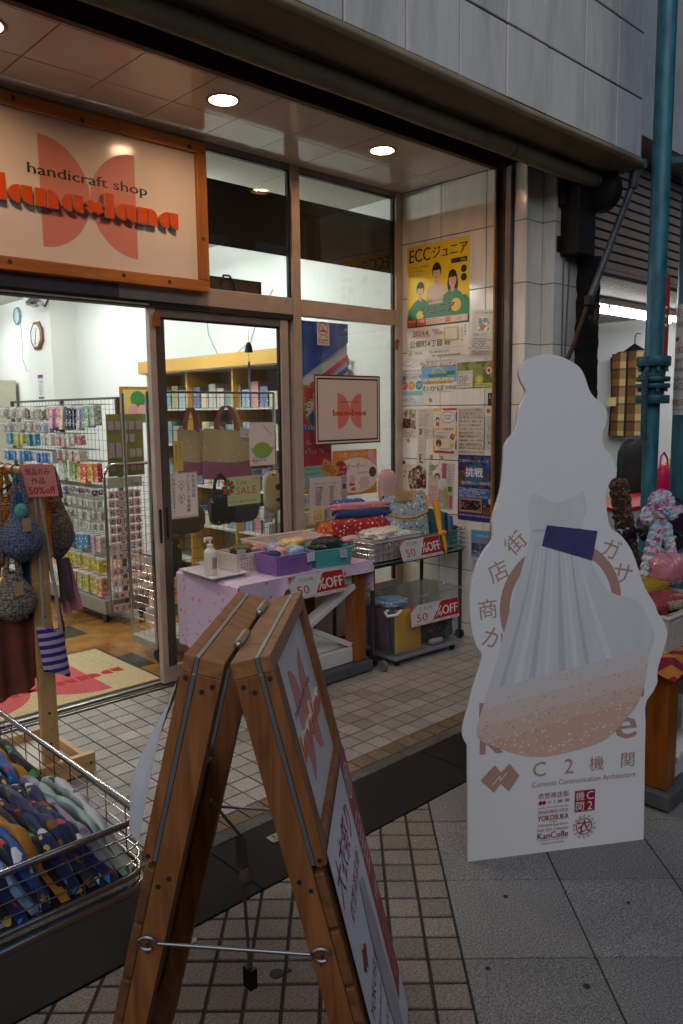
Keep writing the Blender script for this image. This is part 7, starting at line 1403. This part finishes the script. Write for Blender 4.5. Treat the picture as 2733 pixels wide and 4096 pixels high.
# ================================================================== GOODS ON THE RIGHT
xtable('wooden table with white cross braces behind the cut-out board at the right edge', 2.785, 1.19, 3.65, 1.72, .575)
sc_ = thing('striped_cloth', 'orange and magenta striped cloth on the right-hand table', 'tablecloth', (2.95, 1.3, .59))
ORM = stripes('orange_magenta', 'c07a2c', '8a1436', 5.2, 'DIAGONAL', .9)
def scf(u, v):
    x = 2.745+.55*u; y = 1.165+.4*v
    e = .02+.05*max(0, math.sin(4.2*u+.4))*max(0, 1-v*6)+(.035*max(0, 1-u*9)); return (x, y-(.012 if v == 0 else 0), .5915-e*(1 if (v < .02 or u < .02) else 0)+.002*math.sin(20*u))
mb(ORM).grid(scf, 30, 24).build('cloth', sc_, 50)
basket('white slotted laundry basket on the right-hand table', 3.02, 1.37, .594, .42, .30, .14, .0, 'c4bfbc', 'slot', 1.12, grp='baskets on the right-hand table')
rag('bright yellow shaggy cloth in the white laundry basket', (3.02, 1.45, .765), (.16, .09, .035), knit('yellow_shag', 'c8a414', '8a6c08', 120, 1), .12, 'cloth item', 'knitted_cloth', 'knitted goods at the right edge')
rag('coral red knitted cloth in the white laundry basket', (2.95, 1.34, .745), (.15, .10, .03), knit('coral', 'a8434c', '7a2a34', 150, .6), .1, 'cloth item', 'knitted_cloth', 'knitted goods at the right edge')
br = mb(knit('cream_yarn', 'b0a48e', '7c705c', 110, .8))
for k in range(18):
    a = 2*math.pi*k/18; br.blob((2.96+.07*math.cos(a), 1.245+.035*math.sin(a), .755+.008*math.sin(2*a)), (.019, .017, .019), 8, 6, .05)
tag(br.build('braided_band', loc=(2.96, 1.245, .735), smooth=70), 'cream braided headband lying on the front of the laundry basket', 'headband')
gs = thing('goods_stand', 'cloth-covered stand behind the right-hand table carrying wrapped knitwear', 'stand', (3.5, 1.55, 0)); mb(mat('stand_cloth', '2c2628', .9, var=.2)).box((2.98, 1.73, 0), (3.9, 1.84, .76)).build('box', gs, bev=.01)
FZ = cloth('rainbow_fuzz', 'a8bcc8', ['c06a96', 'b8c8d0', 'c890ac', '8fb4c8', 'c8c4b4', 'b0507c'], 34, .55, .95, 1, .9)
def fuzzy(M_, c, rad, n=46, m=30, amp=.12):
    for j in range(m+1):
        pass
    i0 = len(M_.v); rnd = random.Random(int(c[0]*1000))
    for j in range(m+1):
        p = (j/m-.5)*math.pi
        for i in range(n):
            t = 2*math.pi*i/n; k = 1+rnd.uniform(-amp, amp); M_.v.append((c[0]+rad[0]*math.cos(t)*math.cos(p)*k, c[1]+rad[1]*math.sin(t)*math.cos(p)*k, c[2]+rad[2]*math.sin(p)*k))
    for j in range(m):
        for i in range(n): M_.face(i0+j*n+i, i0+j*n+(i+1) % n, i0+(j+1)*n+(i+1) % n, i0+(j+1)*n+i)
    return M_
fz = thing('fluffy_scarf', 'fluffy pink blue and white scarf looped like a poodle hanging by the teal pipe', 'scarf', (3.22, 1.45, .76))
B3 = Vector((3.22, 1.45, 0)); SX = Vector((r_.x, r_.y, 0))
def q3(a, z): p = B3+SX*a; return (p.x, p.y, z)
fuzzy(mb(FZ), q3(.005, 1.095), (.062, .05, .062)).build('top_loop', fz); fuzzy(mb(FZ), q3(-.05, 1.05), (.03, .03, .04), 24, 16).build('side_loop', fz); fuzzy(mb(FZ), q3(.045, 1.065), (.038, .035, .035), 24, 16).build('front_loop', fz)
m_ = mb(FZ)
for k in range(9): fuzzy(m_, q3(.0-.006*k, 1.03-.032*k), (.034+.0026*k, .03, .03), 24, 10)
m_.build('long_end', fz); m_ = mb(FZ)
for k in range(5): fuzzy(m_, q3(.03+.006*k, 1.0-.026*k), (.026, .024, .026), 20, 10)
m_.build('short_end', fz)
m_ = mb(cloth('brown_fuzz', '2c1c10', ['5a3a1c', '3a2412', '7a5428', '1c120a'], 70, .5, .95, 1, .9)); B4 = Vector((3.34, 1.69, 0))
for k in range(11): fuzzy(m_, tuple(B4+SX*(-.005+.006*k)+Vector((0, 0, 1.15-.034*k))), (.052+.001*k, .04, .036), 30, 10)
tag(m_.build('brown_scarf', loc=(3.34, 1.69, .78)), 'dark brown fluffy scarf hanging behind the cut-out board', 'scarf')
m_ = mb(mat('pale_pink_fuzz', 'b890a0', .95, var=.2, scale=60))
for k in range(7): fuzzy(m_, tuple(Vector((3.46, 1.73, 0))+SX*(.01*0+.0)+Vector((0, 0, 1.15-.03*k))), (.014, .014, .024), 12, 8)
tag(m_.build('pink_trim', loc=(3.46, 1.73, .95)), 'thin pale pink fluffy strip beside the brown scarf', 'scarf')
GP = 'wrapped knitwear at the right edge'
CEL = mat('cello_pink', 'b87888', .3, var=.15, scale=20, coat=.6); CED = mat('cello_dark', '2a1f2c', .12, var=.4, scale=12, coat=.8)
for i, (a, z, rr, m) in enumerate(((.0, .83, .062, CEL), (.12, .835, .065, CEL))): rag(['pink knitted ball in shiny film behind the laundry basket', 'second pink knitted ball in shiny film at the picture edge'][i], tuple(Vector((3.20, 1.40, z))+SX*a), (rr, rr, rr*.95), m, .12, 'knitwear', 'wrapped_knit', GP)
for i, (a, z, rr) in enumerate(((.03, .96, .07), (.13, 1.0, .08), (-.10, .93, .05), (.12, .90, .05))): tag(mb(CED).blob(tuple(Vector((3.42, 1.60, z))+SX*a), (rr, rr, rr*1.0), 14, 10, .16).build('wrapped_knit', loc=(3.42, 1.6+.01*i, z-rr), smooth=40), ['dark knitwear in crinkled film behind the fluffy scarf', 'dark knitwear in crinkled film at the picture edge, uppermost', 'dark knitwear in film between the brown and the fluffy scarf', 'dark knitwear in film just above the pink balls'][i], 'knitwear', GP)
o, F = sheet('table_notice', 'white notice with red characters on the front of the right-hand table', 'notice', (2.86, 1.172, .555), (.30, 0, .0), (0, -.004, -.255), pm('c3bfc2'), .001); F.text('大衣祭', .08, .25, .14, RD, 'l', wfit=.6).text('衣笠', .15, .5, .1, '4a3a3c', 'l', wfit=.3).scribble(.1, .6, .9, .9, 4, '8a6a6c', 2); F.build(o)
# ================================================================== LITTER AND MARKS ON THE GROUND
sm = thing('survey_marker', 'small metal survey plate with an arrow set in the dark stone strip', 'marker', (1.62, 2.05, .001)); mb(mat('plate_metal', '8c8a86', .45, .5, var=.2)).box((1.60, 2.045, 0), (1.645, 2.09, .003)).build('plate', sm); Fk = Face((1.60, 2.09, .003), (.045, 0, 0), (0, -.045, 0)); Fk.poly([(.5, .1), (.75, .4), (.58, .4), (.58, .6), (.42, .6), (.42, .4), (.25, .4)], '3a3836').scribble(.2, .68, .8, .92, 2, '3a3836', 1); Fk.build(sm)
for i, (x, y, m, l, s) in enumerate(((1.10, 1.80, MATS['scrap'], 'crumpled white paper scrap on the paving beside the dark strip', .02), (.97, 1.50, MATS['scrap'], 'tiny paper shred in a paving joint', .008))): tag(mb(m).blob((x, y, s*.4), (s, s*.6, s*.4), 10, 6, .3).build('paper_scrap', loc=(x, y, 0)), l, 'litter', 'litter on the paving')
gm = mat('gum', '26221f', .8, var=.3)
for i, (x, y, s) in enumerate(((1.20, 1.535, .02), (1.23, 1.52, .009), (1.62, 1.15, .007), (2.16, 1.02, .006), (1.92, 1.30, .008), (1.75, .93, .01))): tag(mb(gm).lathe([(s, .0), (s*.9, .0012), (.001, .0014)], (x, y, .0008), 9).build('gum_spot', loc=(x, y, 0)), ['large dark spot on a paving tile inside the A-frame', 'small dark spot beside the large one', 'small dark spot on the nearest granite slab', 'small dark spot on the granite by the cut-out board', 'small dark spot on the granite just left of the board foot', 'dark blotch on the granite near the lower picture edge'][i], 'stain', 'dark spots on the paving')
bpy.data.scenes.remove(_TS)
